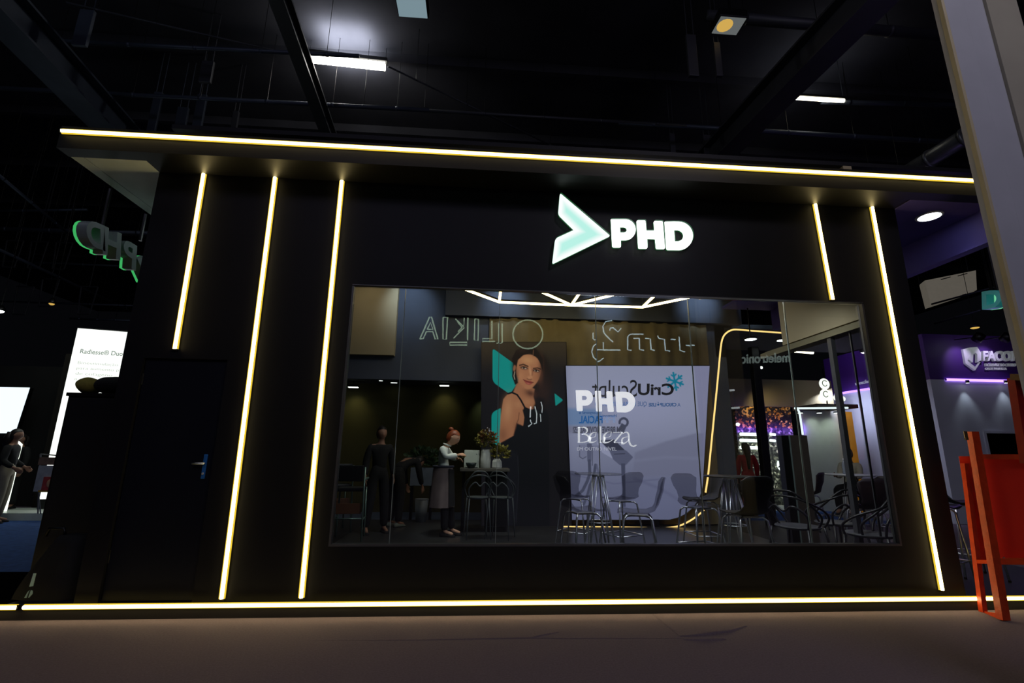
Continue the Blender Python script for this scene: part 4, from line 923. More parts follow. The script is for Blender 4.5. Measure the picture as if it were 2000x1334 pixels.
def paint_poster(px, py):
    P = Paint(px, py, (24, 23, 27))
    P.mix(1 - smooth(668, 740, py), (60, 50, 36), 0.9)  # brown light over the poster's top is put into the print
    teal = (16, 150, 143)
    P.poly(rnd([(962, 680), (1012, 716), (1016, 740), (996, 770), (962, 746)], [7, 3, 3, 3, 9]), teal, 0.6)
    P.poly(rnd([(978, 797), (978, 872), (960, 866), (960, 806)], [2, 2, 3, 9]), teal, 0.6)
    P.poly(rnd([(1083, 768), (1100, 781.5), (1085, 793)], [2, 3, 2]), teal, 0.6)
    hair = (30, 22, 19); top = (17, 18, 22)
    # hair behind
    P.ell(1036, 716, 36, 34, hair, 0, 0.2); P.ell(1060, 745, 20, 34, hair, 0, 0.3, 0.8)
    P.blob(1062, 765, 14, 26, (52, 34, 30), 0, 0.6)
    # neck, shoulders, chest
    sk, skd, skl = (168, 112, 80), (112, 70, 52), (196, 142, 102)
    P.poly([(1012, 742), (1044, 760), (1042, 775), (1048, 800), (1020, 800), (988, 790), (986, 776), (1003, 765)], sk, 1.5)
    P.poly([(993, 768), (983, 780), (978, 812), (975, 866), (1003, 851), (1009, 826), (1022, 832), (1024, 815), (1020, 798), (1012, 778), (1003, 768)], sk, 1.0)
    P.blob(992, 800, 9, 22, skl, 5, 0.7); P.blob(1012, 790, 8, 8, skl, 0, 0.4)
    P.blob(982, 850, 10, 16, skd, 0, 0.55); P.blob(1010, 835, 6, 10, skd, 0, 0.5)
    P.line([(1003, 850), (1009, 827), (1013, 818), (1014, 806)], 0.7, (92, 54, 42), 0.8)
    P.blob(1036, 768, 12, 7, (78, 46, 36), 20, 0.9)                      # shadow under the chin
    P.blob(1030, 785, 8, 6, skl, 0, 0.35)
    # face
    face = rnd([(1010, 700), (1022, 692), (1042, 693), (1055, 706), (1057, 728), (1050, 746), (1038, 759), (1029, 761), (1016, 750), (1008, 730)], 8, 6)
    P.poly(face, (176, 118, 84), 1.2)
    P.blob(1030, 703, 14, 8, (206, 152, 104), 10, 0.75); P.blob(1017, 735, 7, 9, (192, 132, 94), 0, 0.7)
    P.blob(1049, 736, 6, 9, (158, 102, 72), 0, 0.5); P.blob(1056, 722, 5, 24, (98, 62, 46), 0, 0.75); P.blob(1010, 735, 3, 16, (110, 70, 52), 0, 0.6)
    P.blob(1036, 727, 2.2, 12, (212, 156, 114), -12, 0.7); P.blob(1033.5, 737.5, 3.5, 3, (206, 146, 106), 0, 0.7)
    P.line([(1029.5, 739.5), (1032, 741.2), (1036, 741.5), (1039, 740.5)], 0.7, (92, 52, 40), 0.8)
    P.line([(1041, 722), (1039, 733)], 1.3, (128, 80, 58), 0.6, 1.2)
    for cx, cy, w_ in ((1023.5, 718.5, 6.2), (1047.5, 724, 5.6)):       # eyes
        P.ell(cx, cy, w_ + 1.5, 3.6, (96, 60, 46), 12, 0.5, 0.8); P.ell(cx, cy + 0.3, w_ * 0.85, 1.7, (186, 160, 140), 12, 0.3); P.ell(cx - 0.3, cy + 0.2, 1.9, 1.9, (34, 26, 24), 0, 0.3)
        P.line([(cx - w_, cy - 0.3), (cx - 1, cy - 2.3), (cx + w_, cy + 0.6)], 0.8, (26, 18, 16), 0.95)
    P.line([(1015, 713.5), (1022, 711.6), (1031, 715.5)], 1.3, (48, 30, 24), 0.9); P.line([(1042, 719.5), (1050, 718.5), (1056, 721)], 1.2, (44, 28, 24), 0.9)
    P.poly(rnd([(1021.5, 741), (1030, 743.2), (1033, 744), (1036, 744), (1042.5, 747), (1035, 752), (1028, 750.5)], 1.0), (150, 70, 60), 0.7)   # mouth
    P.line([(1022, 741.5), (1030, 745.6), (1036, 746.8), (1042, 747)], 0.6, (78, 30, 28), 0.9); P.blob(1031.5, 749, 4, 1.1, (196, 116, 100), 12, 0.7)
    P.blob(1029, 756, 6, 3, (188, 126, 92), 0, 0.5)
    # hair over the forehead, ear, earring
    P.poly([(1003, 716), (1000, 700), (1008, 684), (1030, 677), (1048, 682), (1060, 700), (1061, 730), (1056, 712), (1050, 699), (1042, 694.5), (1036, 690), (1022, 694), (1012, 703), (1009, 716)], hair, 1.0)
    P.line([(1041, 696), (1042, 684)], 0.7, (120, 84, 60), 0.7)
    P.blob(1022, 684, 12, 4, (58, 42, 34), -20, 0.5)
    P.poly([(1002, 715), (1000, 735), (1006, 752), (1012, 748), (1008, 730), (1008, 716)], hair, 1.2)
    P.ell(1004.8, 719, 2.6, 6, (150, 98, 72), 8, 0.3); P.line([(1005.5, 726), (1003.8, 734), (1005.5, 741)], 0.5, (205, 190, 165), 0.9)
    # black strap top
    P.line([(992, 769), (1000, 766.5), (1010, 771), (1017, 781), (1025, 796), (1030, 806)], 1.7, top)
    P.poly([(1024, 794), (1038, 800), (1060, 788), (1072, 812), (1074, 1030), (1000, 1030), (975, 1026), (975, 868), (1004, 851), (1010, 829), (1021, 833), (1026, 820), (1022, 800)], top, 1.0)
    P.poly([(1040, 797), (1052, 775), (1064, 780), (1064, 802)], (26, 20, 22), 3)
    P.poly([(976, 874), (1008, 880), (1012, 910), (1006, 1026), (984, 1026), (980, 930)], (21, 22, 28), 2.0, 0.9)
    P.line([(1011, 890), (1013, 930), (1008, 1020)], 0.8, (34, 35, 42), 0.7)
    return P.c
PY_ = BW - 0.16
pc = at(1020, 1028, PY_)
po = thing('wall_poster', 'dark wall poster of a woman in a black top with teal shapes', 'poster', (pc.x, PY_, FZ), 0, None, True)
paint_grid('printed_sheet', lambda y: 940, lambda y: 1108 + (y - 715) * 0.03, 668, 1034, 210, 440, PY_, paint_poster, paint_mat('poster_print', 0.62, 0.15, 0.5), po)
q = [at(940, 1034, PY_ + 0.004), at(1117, 1034, PY_ + 0.004), at(1105.6, 668, PY_ + 0.004), at(940, 668, PY_ + 0.004)]
obj('backing_board', B().prism(q, (0, 0.03, 0)), M['blackm'], po)
for a, c in ((0, 1), (1, 2), (2, 3), (3, 0)): obj('frame_edge', B().bar(q[a], q[c], 0.008, 0.008, (0, 1, 0)), M['blackm'], po)

LY = BW - 0.22
def panR(y):
    if y < 940: return 1386 - (y - 714) * 0.055
    t_ = (y - 940) / (1016 - 940); return 1373.5 - 74 * (1 - math.sqrt(max(0.0, 1 - min(t_, 1) ** 1.9)))
def panL(y): return 1104.5 + (y - 714) * 0.04
def paint_reflection(px, py):
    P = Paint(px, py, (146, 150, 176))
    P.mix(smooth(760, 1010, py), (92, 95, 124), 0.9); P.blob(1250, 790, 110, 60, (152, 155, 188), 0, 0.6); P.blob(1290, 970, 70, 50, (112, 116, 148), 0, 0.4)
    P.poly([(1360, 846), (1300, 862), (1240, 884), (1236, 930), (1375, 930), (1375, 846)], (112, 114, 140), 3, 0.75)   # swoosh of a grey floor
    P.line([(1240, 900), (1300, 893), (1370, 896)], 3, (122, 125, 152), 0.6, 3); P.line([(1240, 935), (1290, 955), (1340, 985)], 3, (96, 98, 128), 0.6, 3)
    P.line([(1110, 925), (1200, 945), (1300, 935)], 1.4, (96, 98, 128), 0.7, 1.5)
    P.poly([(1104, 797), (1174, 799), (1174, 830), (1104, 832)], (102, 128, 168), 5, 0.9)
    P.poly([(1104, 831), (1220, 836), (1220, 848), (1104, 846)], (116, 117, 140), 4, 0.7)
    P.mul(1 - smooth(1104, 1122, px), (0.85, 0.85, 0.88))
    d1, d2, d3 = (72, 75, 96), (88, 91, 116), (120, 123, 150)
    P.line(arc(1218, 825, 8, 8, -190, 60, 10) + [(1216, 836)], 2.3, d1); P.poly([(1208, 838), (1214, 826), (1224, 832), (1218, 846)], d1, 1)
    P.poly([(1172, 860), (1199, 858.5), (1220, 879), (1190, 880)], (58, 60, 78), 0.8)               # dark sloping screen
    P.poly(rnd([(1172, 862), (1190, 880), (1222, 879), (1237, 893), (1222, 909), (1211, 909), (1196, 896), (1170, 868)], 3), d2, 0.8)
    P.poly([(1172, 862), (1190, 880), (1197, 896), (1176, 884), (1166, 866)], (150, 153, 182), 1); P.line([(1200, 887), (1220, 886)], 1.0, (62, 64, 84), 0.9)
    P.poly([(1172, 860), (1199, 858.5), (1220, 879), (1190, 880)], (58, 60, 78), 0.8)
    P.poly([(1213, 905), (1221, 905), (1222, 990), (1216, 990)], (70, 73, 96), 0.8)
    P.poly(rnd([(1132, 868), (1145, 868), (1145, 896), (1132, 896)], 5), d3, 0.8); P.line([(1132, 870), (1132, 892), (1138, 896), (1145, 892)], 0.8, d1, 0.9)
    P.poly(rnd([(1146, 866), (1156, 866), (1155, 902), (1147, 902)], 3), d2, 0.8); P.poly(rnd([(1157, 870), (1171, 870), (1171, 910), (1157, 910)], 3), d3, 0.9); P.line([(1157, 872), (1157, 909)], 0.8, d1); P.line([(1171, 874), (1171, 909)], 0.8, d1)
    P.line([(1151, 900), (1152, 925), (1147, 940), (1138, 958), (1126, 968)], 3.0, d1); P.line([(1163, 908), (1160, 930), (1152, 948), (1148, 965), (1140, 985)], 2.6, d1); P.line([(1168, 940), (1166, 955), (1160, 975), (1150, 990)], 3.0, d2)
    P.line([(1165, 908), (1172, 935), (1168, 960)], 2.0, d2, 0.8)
    P.poly([(1354, 700), (1400, 700), (1400, 1020), (1385, 1020)], (118, 116, 152), 1.0, 0.55)  # painted jog of the reflection past the pane seam
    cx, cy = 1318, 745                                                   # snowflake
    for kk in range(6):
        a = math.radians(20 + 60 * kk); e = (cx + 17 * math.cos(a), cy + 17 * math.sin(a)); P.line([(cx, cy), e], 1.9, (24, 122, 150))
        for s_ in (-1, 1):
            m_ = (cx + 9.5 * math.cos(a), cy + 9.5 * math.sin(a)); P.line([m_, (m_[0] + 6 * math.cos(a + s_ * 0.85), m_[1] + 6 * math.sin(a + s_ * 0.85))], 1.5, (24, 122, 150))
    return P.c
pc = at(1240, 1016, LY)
lp = thing('backlit_panel', 'lilac glass reflection of a banner built as a glowing panel on back wall', 'reflection panel', (pc.x, LY, FZ), 0, None, True)  # stands in for a banner mirrored in the glass, painted and glowing
paint_grid('printed_sheet', panL, panR, 714, 1015.5, 330, 360, LY, paint_reflection, paint_mat('panel_print', 0.80, 0.1, 0.4), lp)  # sheet carries the painted reflection of the banner
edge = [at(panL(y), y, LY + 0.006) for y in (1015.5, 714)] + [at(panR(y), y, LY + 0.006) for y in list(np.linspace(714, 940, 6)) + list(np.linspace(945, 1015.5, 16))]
obj('light_box', B().prism(edge, (0, 0.04, 0)), M['blackm'], lp)  # backing added for the reflection panel
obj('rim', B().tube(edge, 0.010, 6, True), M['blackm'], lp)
b = B()
for px in (1150, 1280): 
    p = at(px, 1014, LY + 0.03); obj('foot', B().box(p.x - 0.05, LY - 0.02, FZ, p.x + 0.05, LY + 0.12, p.z), M['blackm'], lp)
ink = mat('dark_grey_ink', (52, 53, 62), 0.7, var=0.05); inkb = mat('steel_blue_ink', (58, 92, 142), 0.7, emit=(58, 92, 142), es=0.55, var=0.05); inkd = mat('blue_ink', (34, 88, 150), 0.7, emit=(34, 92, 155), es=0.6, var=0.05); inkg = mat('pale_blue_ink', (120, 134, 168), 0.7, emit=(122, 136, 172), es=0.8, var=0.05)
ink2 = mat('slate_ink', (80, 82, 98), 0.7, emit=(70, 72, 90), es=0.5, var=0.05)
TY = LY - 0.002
def ptext(body, box, m, off=0.0, wd=None): return text_px('lettering', body, box, TY, m, lp, 0.002, off, True)  # letters of the mirrored banner, laid on the reflection panel
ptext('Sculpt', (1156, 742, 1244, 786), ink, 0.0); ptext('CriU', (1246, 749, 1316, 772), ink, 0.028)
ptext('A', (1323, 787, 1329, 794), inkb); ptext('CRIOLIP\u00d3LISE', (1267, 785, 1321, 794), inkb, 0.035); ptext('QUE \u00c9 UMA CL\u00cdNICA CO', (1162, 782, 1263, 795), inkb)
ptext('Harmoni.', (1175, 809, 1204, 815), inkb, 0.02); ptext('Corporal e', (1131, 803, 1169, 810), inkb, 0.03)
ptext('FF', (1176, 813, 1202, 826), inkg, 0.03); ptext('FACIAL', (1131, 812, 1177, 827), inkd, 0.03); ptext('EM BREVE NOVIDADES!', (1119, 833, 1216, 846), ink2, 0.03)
# slogan letters standing in front of the panel
wl = mat('white_slogan_letters', (235, 235, 240), 0.5, emit=(214, 214, 224), es=0.85, var=0.03)
wl2 = mat('thin_white_letters', (225, 225, 228), 0.5, emit=(196, 198, 208), es=0.8, var=0.03); wl3 = mat('greyish_letters', (200, 200, 210), 0.5, emit=(170, 172, 190), es=0.7, var=0.03)
QY = LY - 0.05
pc = at(1180, 800, QY)
sl = thing('slogan_lettering', 'white letters PHD Beleza em outro n\u00edvel in front of the lilac panel', 'sign', (pc.x, QY, pc.z), 0, None, True)
def spw(L, dx, sx): return L
pxs = lambda L, x0, x1, y0, y1, bx: [[(x0 + (x - bx[0]) / (bx[1] - bx[0]) * (x1 - x0), y0 + (y - bx[2]) / (bx[3] - bx[2]) * (y1 - y0)) for x, y in lp_] for lp_ in L]
for L, x0, x1, y0, y1 in ((letter_P(), 1124.5, 1158, 762, 803), (letter_H(), 1162, 1198.5, 763.5, 804.5), (letter_D(), 1202, 1240.5, 765, 805.5)):
    xs_ = [x for l in L for x, y in l]; ys_ = [y for l in L for x, y in l]
    world_child('letter', outline_mesh(pxs(L, x0, x1, y0, y1, (min(xs_), max(xs_), min(ys_), max(ys_))), QY, 0.02), wl, sl)
def stroke(pts, wd):
    """ribbon outline in px with varying width"""
    L, R = [], []
    for i, p in enumerate(pts):
        a, c = Vector(pts[max(i - 1, 0)]), Vector(pts[min(i + 1, len(pts) - 1)]); d = (c - a).normalized(); n = Vector((-d.y, d.x)); w_ = wd[i] if isinstance(wd, (list, tuple)) else wd
        L.append((p[0] + n.x * w_, p[1] + n.y * w_)); R.append((p[0] - n.x * w_, p[1] - n.y * w_))
    return L + R[::-1]
def bz(p0, p1, p2, n=8): return [((1 - t_) ** 2 * p0[0] + 2 * t_ * (1 - t_) * p1[0] + t_ * t_ * p2[0], (1 - t_) ** 2 * p0[1] + 2 * t_ * (1 - t_) * p1[1] + t_ * t_ * p2[1]) for t_ in [i / n for i in range(n + 1)]]
def cB(x, y): return (1080 + x * 0.17, 700 + y * 0.17)
bel = {
 'B': [stroke([cB(298, 790), cB(298, 965)], 2.0), stroke([cB(282, 791), cB(340, 791)] + bz(cB(350, 791), cB(400, 800), cB(392, 835)) + bz(cB(390, 845), cB(375, 868), cB(330, 872)), [.45, .5] + [1.0, 1.2, 1.5, 1.6, 1.6, 1.6, 1.5, 1.3, 1.1] + [1, 1, .9, .8, .7, .6, .5, .45, .4]),
       stroke([cB(330, 872)] + bz(cB(350, 870), cB(420, 880), cB(410, 925)) + bz(cB(405, 945), cB(385, 966), cB(282, 967)), [.4] + [.6, .8, 1.1, 1.4, 1.6, 1.7, 1.7, 1.7, 1.6] + [1.5, 1.3, 1.1, .9, .8, .7, .6, .5, .4])],
 'e': [stroke(bz(cB(425, 905), cB(470, 915), cB(490, 892)) + bz(cB(495, 850), cB(440, 845), cB(422, 900)) + bz(cB(418, 960), cB(460, 975), cB(500, 945)), [.4] * 9 + [.5] * 4 + [1.0, 1.3, 1.6, 1.8, 1.9] + [1.8, 1.7, 1.5, 1.2, 1, .8, .6, .5, .4])],
 'l': [stroke([cB(545, 782), cB(545, 967)], 1.5), stroke([cB(530, 967), cB(562, 967)], .4)],
 'e2': [stroke(bz(cB(585, 905), cB(640, 915), cB(665, 890)) + bz(cB(670, 845), cB(600, 840), cB(585, 900)) + bz(cB(580, 965), cB(630, 980), cB(690, 930)), [.4] * 9 + [.5] * 4 + [1.0, 1.3, 1.6, 1.8, 1.9] + [1.8, 1.7, 1.5, 1.2, 1, .8, .6, .5, .4])],
 'z': [stroke([cB(690, 852), cB(800, 848)], .5), stroke([cB(798, 850), cB(702, 966)], 1.3), stroke([cB(702, 967), cB(810, 969)], .5)],
 'a': [stroke(bz(cB(800, 870), cB(850, 825), cB(868, 870)) + bz(cB(872, 900), cB(870, 985), cB(905, 1005)) + bz(cB(930, 1012), cB(945, 1000), cB(964, 995)), [.4, .5, .6, .8, 1.0, 1.2, 1.3, 1.4, 1.5] + [1.6] * 7 + [1.4, 1.2] + [1.1, 1.2, 1.4, 1.5, 1.4, 1.2, 1, .7, .4]), stroke(bz(cB(866, 900), cB(790, 905), cB(792, 945)) + bz(cB(795, 985), cB(850, 970), cB(872, 930)), [.4, .5, .6, .8, 1, 1.2, 1.3, 1.4, 1.5] + [1.5, 1.4, 1.2, 1, .8, .6, .5, .4, .4])]}
for ch, Ls in bel.items():
    me_b = B()
    ob = None
    for L in Ls:
        me = outline_mesh([L], QY, 0.012); me_b.add([v.co[:] for v in me.vertices], [list(p.vertices) for p in me.polygons])
    obj('thin_letter', me_b, wl2, sl)
text_px('small_lettering', 'EM OUTRO N\u00cdVEL', (1127, 872, 1204, 880), QY, wl3, sl, 0.006, 0.0)

# yellow LED line running round the back wall
path = [(1527, 650), (1480, 647), (1440, 643.5), (1430, 644), (1421, 648), (1413, 656), (1409, 668), (1406.5, 690), (1402, 740), (1397, 790), (1391, 850), (1386, 900), (1383, 930), (1378, 962)]
path2 = [(1375, 996), (1362, 1008), (1345, 1019), (1328, 1027), (1312, 1030.5), (1290, 1031.5), (1240, 1030.5), (1170, 1029.5), (1100, 1029)]
YLn = LY - 0.03
def smoothpath(L, n=3):
    for _ in range(n):
        N_ = [L[0]]
        for a, c in zip(L[:-1], L[1:]): N_ += [(a[0] * .75 + c[0] * .25, a[1] * .75 + c[1] * .25), (a[0] * .25 + c[0] * .75, a[1] * .25 + c[1] * .75)]
        L = N_ + [L[-1]]
    return L
t = thing('led_line', 'thin yellow LED line curving round the right side and foot of the panel', 'light strip', at(1378, 968, YLn), 0, None, True)
obj('upper_line', B().tube([at(x, y, YLn) for x, y in smoothpath(path, 2)], 0.016, 8), M['led2'], t, True)
obj('lower_line', B().tube([at(x, y, YLn) for x, y in smoothpath(path2, 2)], 0.014, 8), M['led2'], t, True)
obj('dark_joint', B().tube([at(x, y, YLn) for x, y in ((1378, 962), (1376, 980), (1375, 996))], 0.014, 8), M['blackm'], t, True)
# two round downlights and a lamp on the right
for px, py, lab in ((1466, 662, 'left one of two oval white downlights below the rounded LED line'), (1529, 664, 'right one of two oval white downlights below the rounded LED line')):
    p = at(px, py, 3.7); t = thing('pendant_downlight', lab, 'downlight', p, 0, None, True)
    obj('trim_ring', B().lathe([(0.10, -0.01), (0.12, -0.01), (0.12, 0.02), (0.10, 0.02)], p, 20), M['blackm'], t, True)
    obj('lens', B().lathe([(0.0, -0.012), (0.10, -0.012), (0.10, 0.0)], p, 20), M['spotlit'], t, True); obj('stem', B().tube([p + Vector((0, 0, .02)), (p.x, p.y, 4.55)], 0.012, 6), M['blackm'], t)
pz = at(1500, 663, 5.2).z
struct('ceiling_rear_right', B().box(xR, BW + 0.12, pz + 0.02, 9.0, 6.4, pz + 0.1), mat('dark_rear_ceiling2', (44, 48, 50), 0.8, var=0.1))
p, q = at(1552, 686, 7.5), at(1588, 689, 7.5)
t = thing('tube_lamp', 'short bright tube lamp seen through the upper right of the window', 'lamp', (p + q) / 2, 0, None, True)
obj('tube', B().tube([p, q], 0.035, 10), M['lampwarm'], t, True); obj('housing', B().bar(p + Vector((0, 0, .06)), q + Vector((0, 0, .06)), 0.08, 0.04), M['blackm'], t)
for e in (p, q): obj('suspension_wire', B().tube([e, (e.x, e.y, HZ)], 0.005, 6), M['blackm'], t)
# ---------------------------------------------------------------- furniture of the room
def translucent_mat(name, col, k):
    m = bpy.data.materials.new(name); m.use_nodes = True; nt = m.node_tree; nt.nodes.clear()
    o = nt.nodes.new('ShaderNodeOutputMaterial'); mx = nt.nodes.new('ShaderNodeMixShader'); t = nt.nodes.new('ShaderNodeBsdfTransparent'); g = nt.nodes.new('ShaderNodeBsdfPrincipled')
    g.inputs['Base Color'].default_value = (*lin(col), 1); g.inputs['Roughness'].default_value = 0.25
    t.inputs[0].default_value = (0.8, 0.8, 0.82, 1); mx.inputs[0].default_value = k
    nt.links.new(t.outputs[0], mx.inputs[1]); nt.links.new(g.outputs[0], mx.inputs[2]); nt.links.new(mx.outputs[0], o.inputs[0]); return m
M['smoke'] = translucent_mat('smoked_translucent_shell', (60, 56, 54), 0.16)  # dark shell thinned to imitate the reflection lying over it
M['smoketop'] = translucent_mat('translucent_table_top', (120, 122, 130), 0.25)
M['shell'] = mat('charcoal_seat_shell', (20, 20, 24), 0.45, var=0.1)
M['shellv'] = mat('dark_plum_seat_shell', (48, 38, 42), 0.45, var=0.1)
def shell_bm(sz, bh, w=0.18, t=0.012):
    prof = [(-0.20, sz - 0.015, .80), (-0.17, sz, .95), (-0.05, sz - 0.012, 1.0), (0.09, sz - 0.008, .98), (0.155, sz + 0.02, .90), (0.19, sz + 0.07, .72), (0.21, sz + 0.13, .74), (0.235, sz + 0.20, .92), (0.25, sz + bh - 0.05, 1.02), (0.262, sz + bh, .90)]
    n = 11; vs = []
    for off in (0, 1):
        for i, (y, z, ww) in enumerate(prof):
            a = Vector(prof[max(i - 1, 0)][:2]); c = Vector(prof[min(i + 1, len(prof) - 1)][:2]); d = (c - a).normalized(); nn = Vector((d.y, -d.x)) * (t * off)
            for k in range(n):
                u = -1 + 2 * k / (n - 1); dip = 0.022 * (u * u - 0.4) * (1 if i > 5 else 0.7); crn = -0.035 * u ** 6 * (1 if i == len(prof) - 1 else 0)
                if i < 5: vs.append((u * w * ww, y + nn.x, z + dip + nn.y))
                else: vs.append((u * w * ww, y - dip * 1.6 + nn.x, z + crn + nn.y))
    m_ = len(prof); fs = []
    for off in (0, 1):
        for i in range(m_ - 1):
            for k in range(n - 1):
                a = off * m_ * n + i * n + k; fs.append((a, a + 1, a + n + 1, a + n))
    for i in range(m_ - 1):
        for k in (0, n - 1):
            a = i * n + k; fs.append((a, a + n, a + n + m_ * n, a + m_ * n))
    for i in (0, m_ - 1):
        for k in range(n - 1):
            a = i * n + k; fs.append((a, a + 1, a + 1 + m_ * n, a + m_ * n))
    return B().add(vs, fs)
def make_stool(label, sz=0.68, bh=0.33, shell=None, group=None, spread=0.22, name='bar_stool'):
    t = thing(name, label, 'stool', (0, 0, 0), 0, group)
    obj('seat_shell', shell_bm(sz, bh), shell or M['smoke'], t, True)  # default shell is thinned to imitate the reflection over it
    obj('seat_plate', B().box(-0.09, -0.10, sz - 0.05, 0.09, 0.10, sz - 0.032, 0.005), M['chrome'], t)
    for sx in (-1, 1):
        for sy in (-1, 1):
            pts = [(sx * 0.04, sy * 0.06, sz - 0.045), (sx * 0.12, sy * 0.11, sz - 0.045), (sx * 0.15, sy * 0.135, sz - 0.075), (sx * spread, sy * spread * 0.92, 0.012)]
            l = obj('leg', B().tube(pts, 0.0105, 8), M['chrome'], t, True)
            obj('glide', B().lathe([(0.014, 0), (0.014, 0.02), (0.0, 0.022)], (sx * spread, sy * spread * 0.92, 0), 8), M['blackm'], l)
    if sz > 0.5:
        f = (sz - 0.075 - 0.24) / (sz - 0.087); r = 0.15 + (spread - 0.15) * f; ry = 0.135 + (spread * .92 - 0.135) * f
        for k, (a, c) in enumerate((((-r, -ry), (r, -ry)), ((r, -ry), (r, ry)), ((r, ry), (-r, ry)), ((-r, ry), (-r, -ry)))):
            obj('foot_rail', B().tube([(a[0], a[1], 0.24), (c[0], c[1], 0.24)], 0.008, 8), M['chrome'], t, True)
    return t
def ground(px, py, z):  # place by a known height above the room floor
    p = atz(px, py, z + FZ); return Vector((p.x, p.y, FZ))
PI = math.pi
st = make_stool('chrome legged bar stool with shell veiled by reflection, leftmost in front of the lilac reflection panel', group='chrome bar stools in front of the panel')
g = ground(1137, 993, 0.68); st.location = g; st.rotation_euler.z = PI / 2 + 0.25
yst = g.y
g2 = ground(1245, 997, 0.68); s2 = dup(st, g2, -PI / 2 - 0.3, 'chrome legged bar stool with smoked shell, in front of the panel foot centre')
g3 = ground(1364, 984, 0.68); s3 = dup(st, g3, 0.25, 'chrome legged bar stool under the rounded lower right corner of the panel')
g4 = ground(1124, 968, 0.68); s4 = dup(st, g4, PI * 0.8, 'chrome legged bar stool standing furthest back left of the round bar table')
g5 = ground(1212, 972, 0.68); s5 = dup(st, g5, PI * 1.15, 'chrome legged bar stool standing furthest back right of the round bar table')
sD = make_stool('dark opaque bar stool with its back turned, left of the dark column', shell=M['shell'], bh=0.36, group='chrome bar stools in front of the panel')
gD = ground(1454, 999, 0.68); sD.location = gD; sD.rotation_euler.z = PI + 0.12
sE = make_stool('tall dark seat stool pushed under the right bar table', shell=M['shell'], bh=0.30, name='bar_stool', group='chrome bar stools in front of the panel')
gE = ground(1425, 985, 0.68) + Vector((0.02, 0.75, 0)); sE.location = gE; sE.rotation_euler.z = -PI / 2
def make_table(label, h=1.05, r=0.30, top=None, legm=None, n=4, name='bar_table', rb=0.24):
    t = thing(name, label, 'table', (0, 0, 0), 0)
    tp = obj('table_top', B().lathe([(0.0, h - 0.02), (r - 0.008, h - 0.02), (r, h - 0.012), (r, h - 0.006), (r - 0.006, h), (0.0, h)], (0, 0, 0), 40), top or M['smoketop'], t, True)
    obj('hub', B().lathe([(0.08, h - 0.04), (0.08, h - 0.02), (0.0, h - 0.02)], (0, 0, 0), 20), M['chrome'], t, True)
    for k in range(n):
        for s_ in (-1, 1):
            a = 2 * PI * (k + 0.5) / n; a0 = a + s_ * 0.5
            obj('leg', B().tube([(0.07 * math.cos(a0), 0.07 * math.sin(a0), h - 0.035), (rb * math.cos(a), rb * math.sin(a), 0.008)], 0.008, 8), legm or M['chrome'], t, True)
    obj('base_ring', B().tube([(rb * .62 * math.cos(a), rb * .62 * math.sin(a), 0.40) for a in np.linspace(0, 2 * PI, 25)[:-1]], 0.006, 6, True), legm or M['chrome'], t, True)
    return t
def tab_at(px, py, Y): p = at(px, py, Y); return Vector((p.x, Y, FZ)), p.z - FZ
L_, h_ = tab_at(1168, 924, 1.75)
tb = make_table('round translucent bar table on crossing chrome legs in front of the lilac panel', h=h_); tb.location = L_
tb2 = make_table('dark round bar table on chrome legs between panel and dark stool', top=M['shell'], h=tab_at(1424, 929, 1.5)[1]); tb2.location = tab_at(1424, 929, 1.5)[0]
tb3 = make_table('white round bar table holding a water bottle at the right', top=mat('white_table_top', (205, 208, 214), 0.4, var=0.04), r=0.32, legm=M['grey'], n=3, h=tab_at(1660, 926, 2.5)[1]); tb3.location = tab_at(1660, 926, 2.5)[0]
p = Vector(tb3.location) + Vector((-0.03, 0.05, tab_at(1660, 926, 2.5)[1] + 0.001))
bt = thing('water_bottle', 'clear plastic water bottle standing on the white round table', 'bottle', p)
M['pet'] = translucent_mat('clear_bottle_plastic', (190, 205, 225), 0.35)
obj('bottle_body', B().lathe([(0.0, 0), (0.032, 0.0), (0.034, 0.01), (0.031, 0.05), (0.034, 0.09), (0.034, 0.13), (0.026, 0.165), (0.013, 0.19), (0.013, 0.205), (0.0, 0.205)], (0, 0, 0), 16), M['pet'], bt, True)
obj('bottle_cap', B().lathe([(0.015, 0.20), (0.015, 0.222), (0.0, 0.223)], (0, 0, 0), 12), mat('white_cap', (210, 215, 225), 0.5, var=0.05), bt, True)
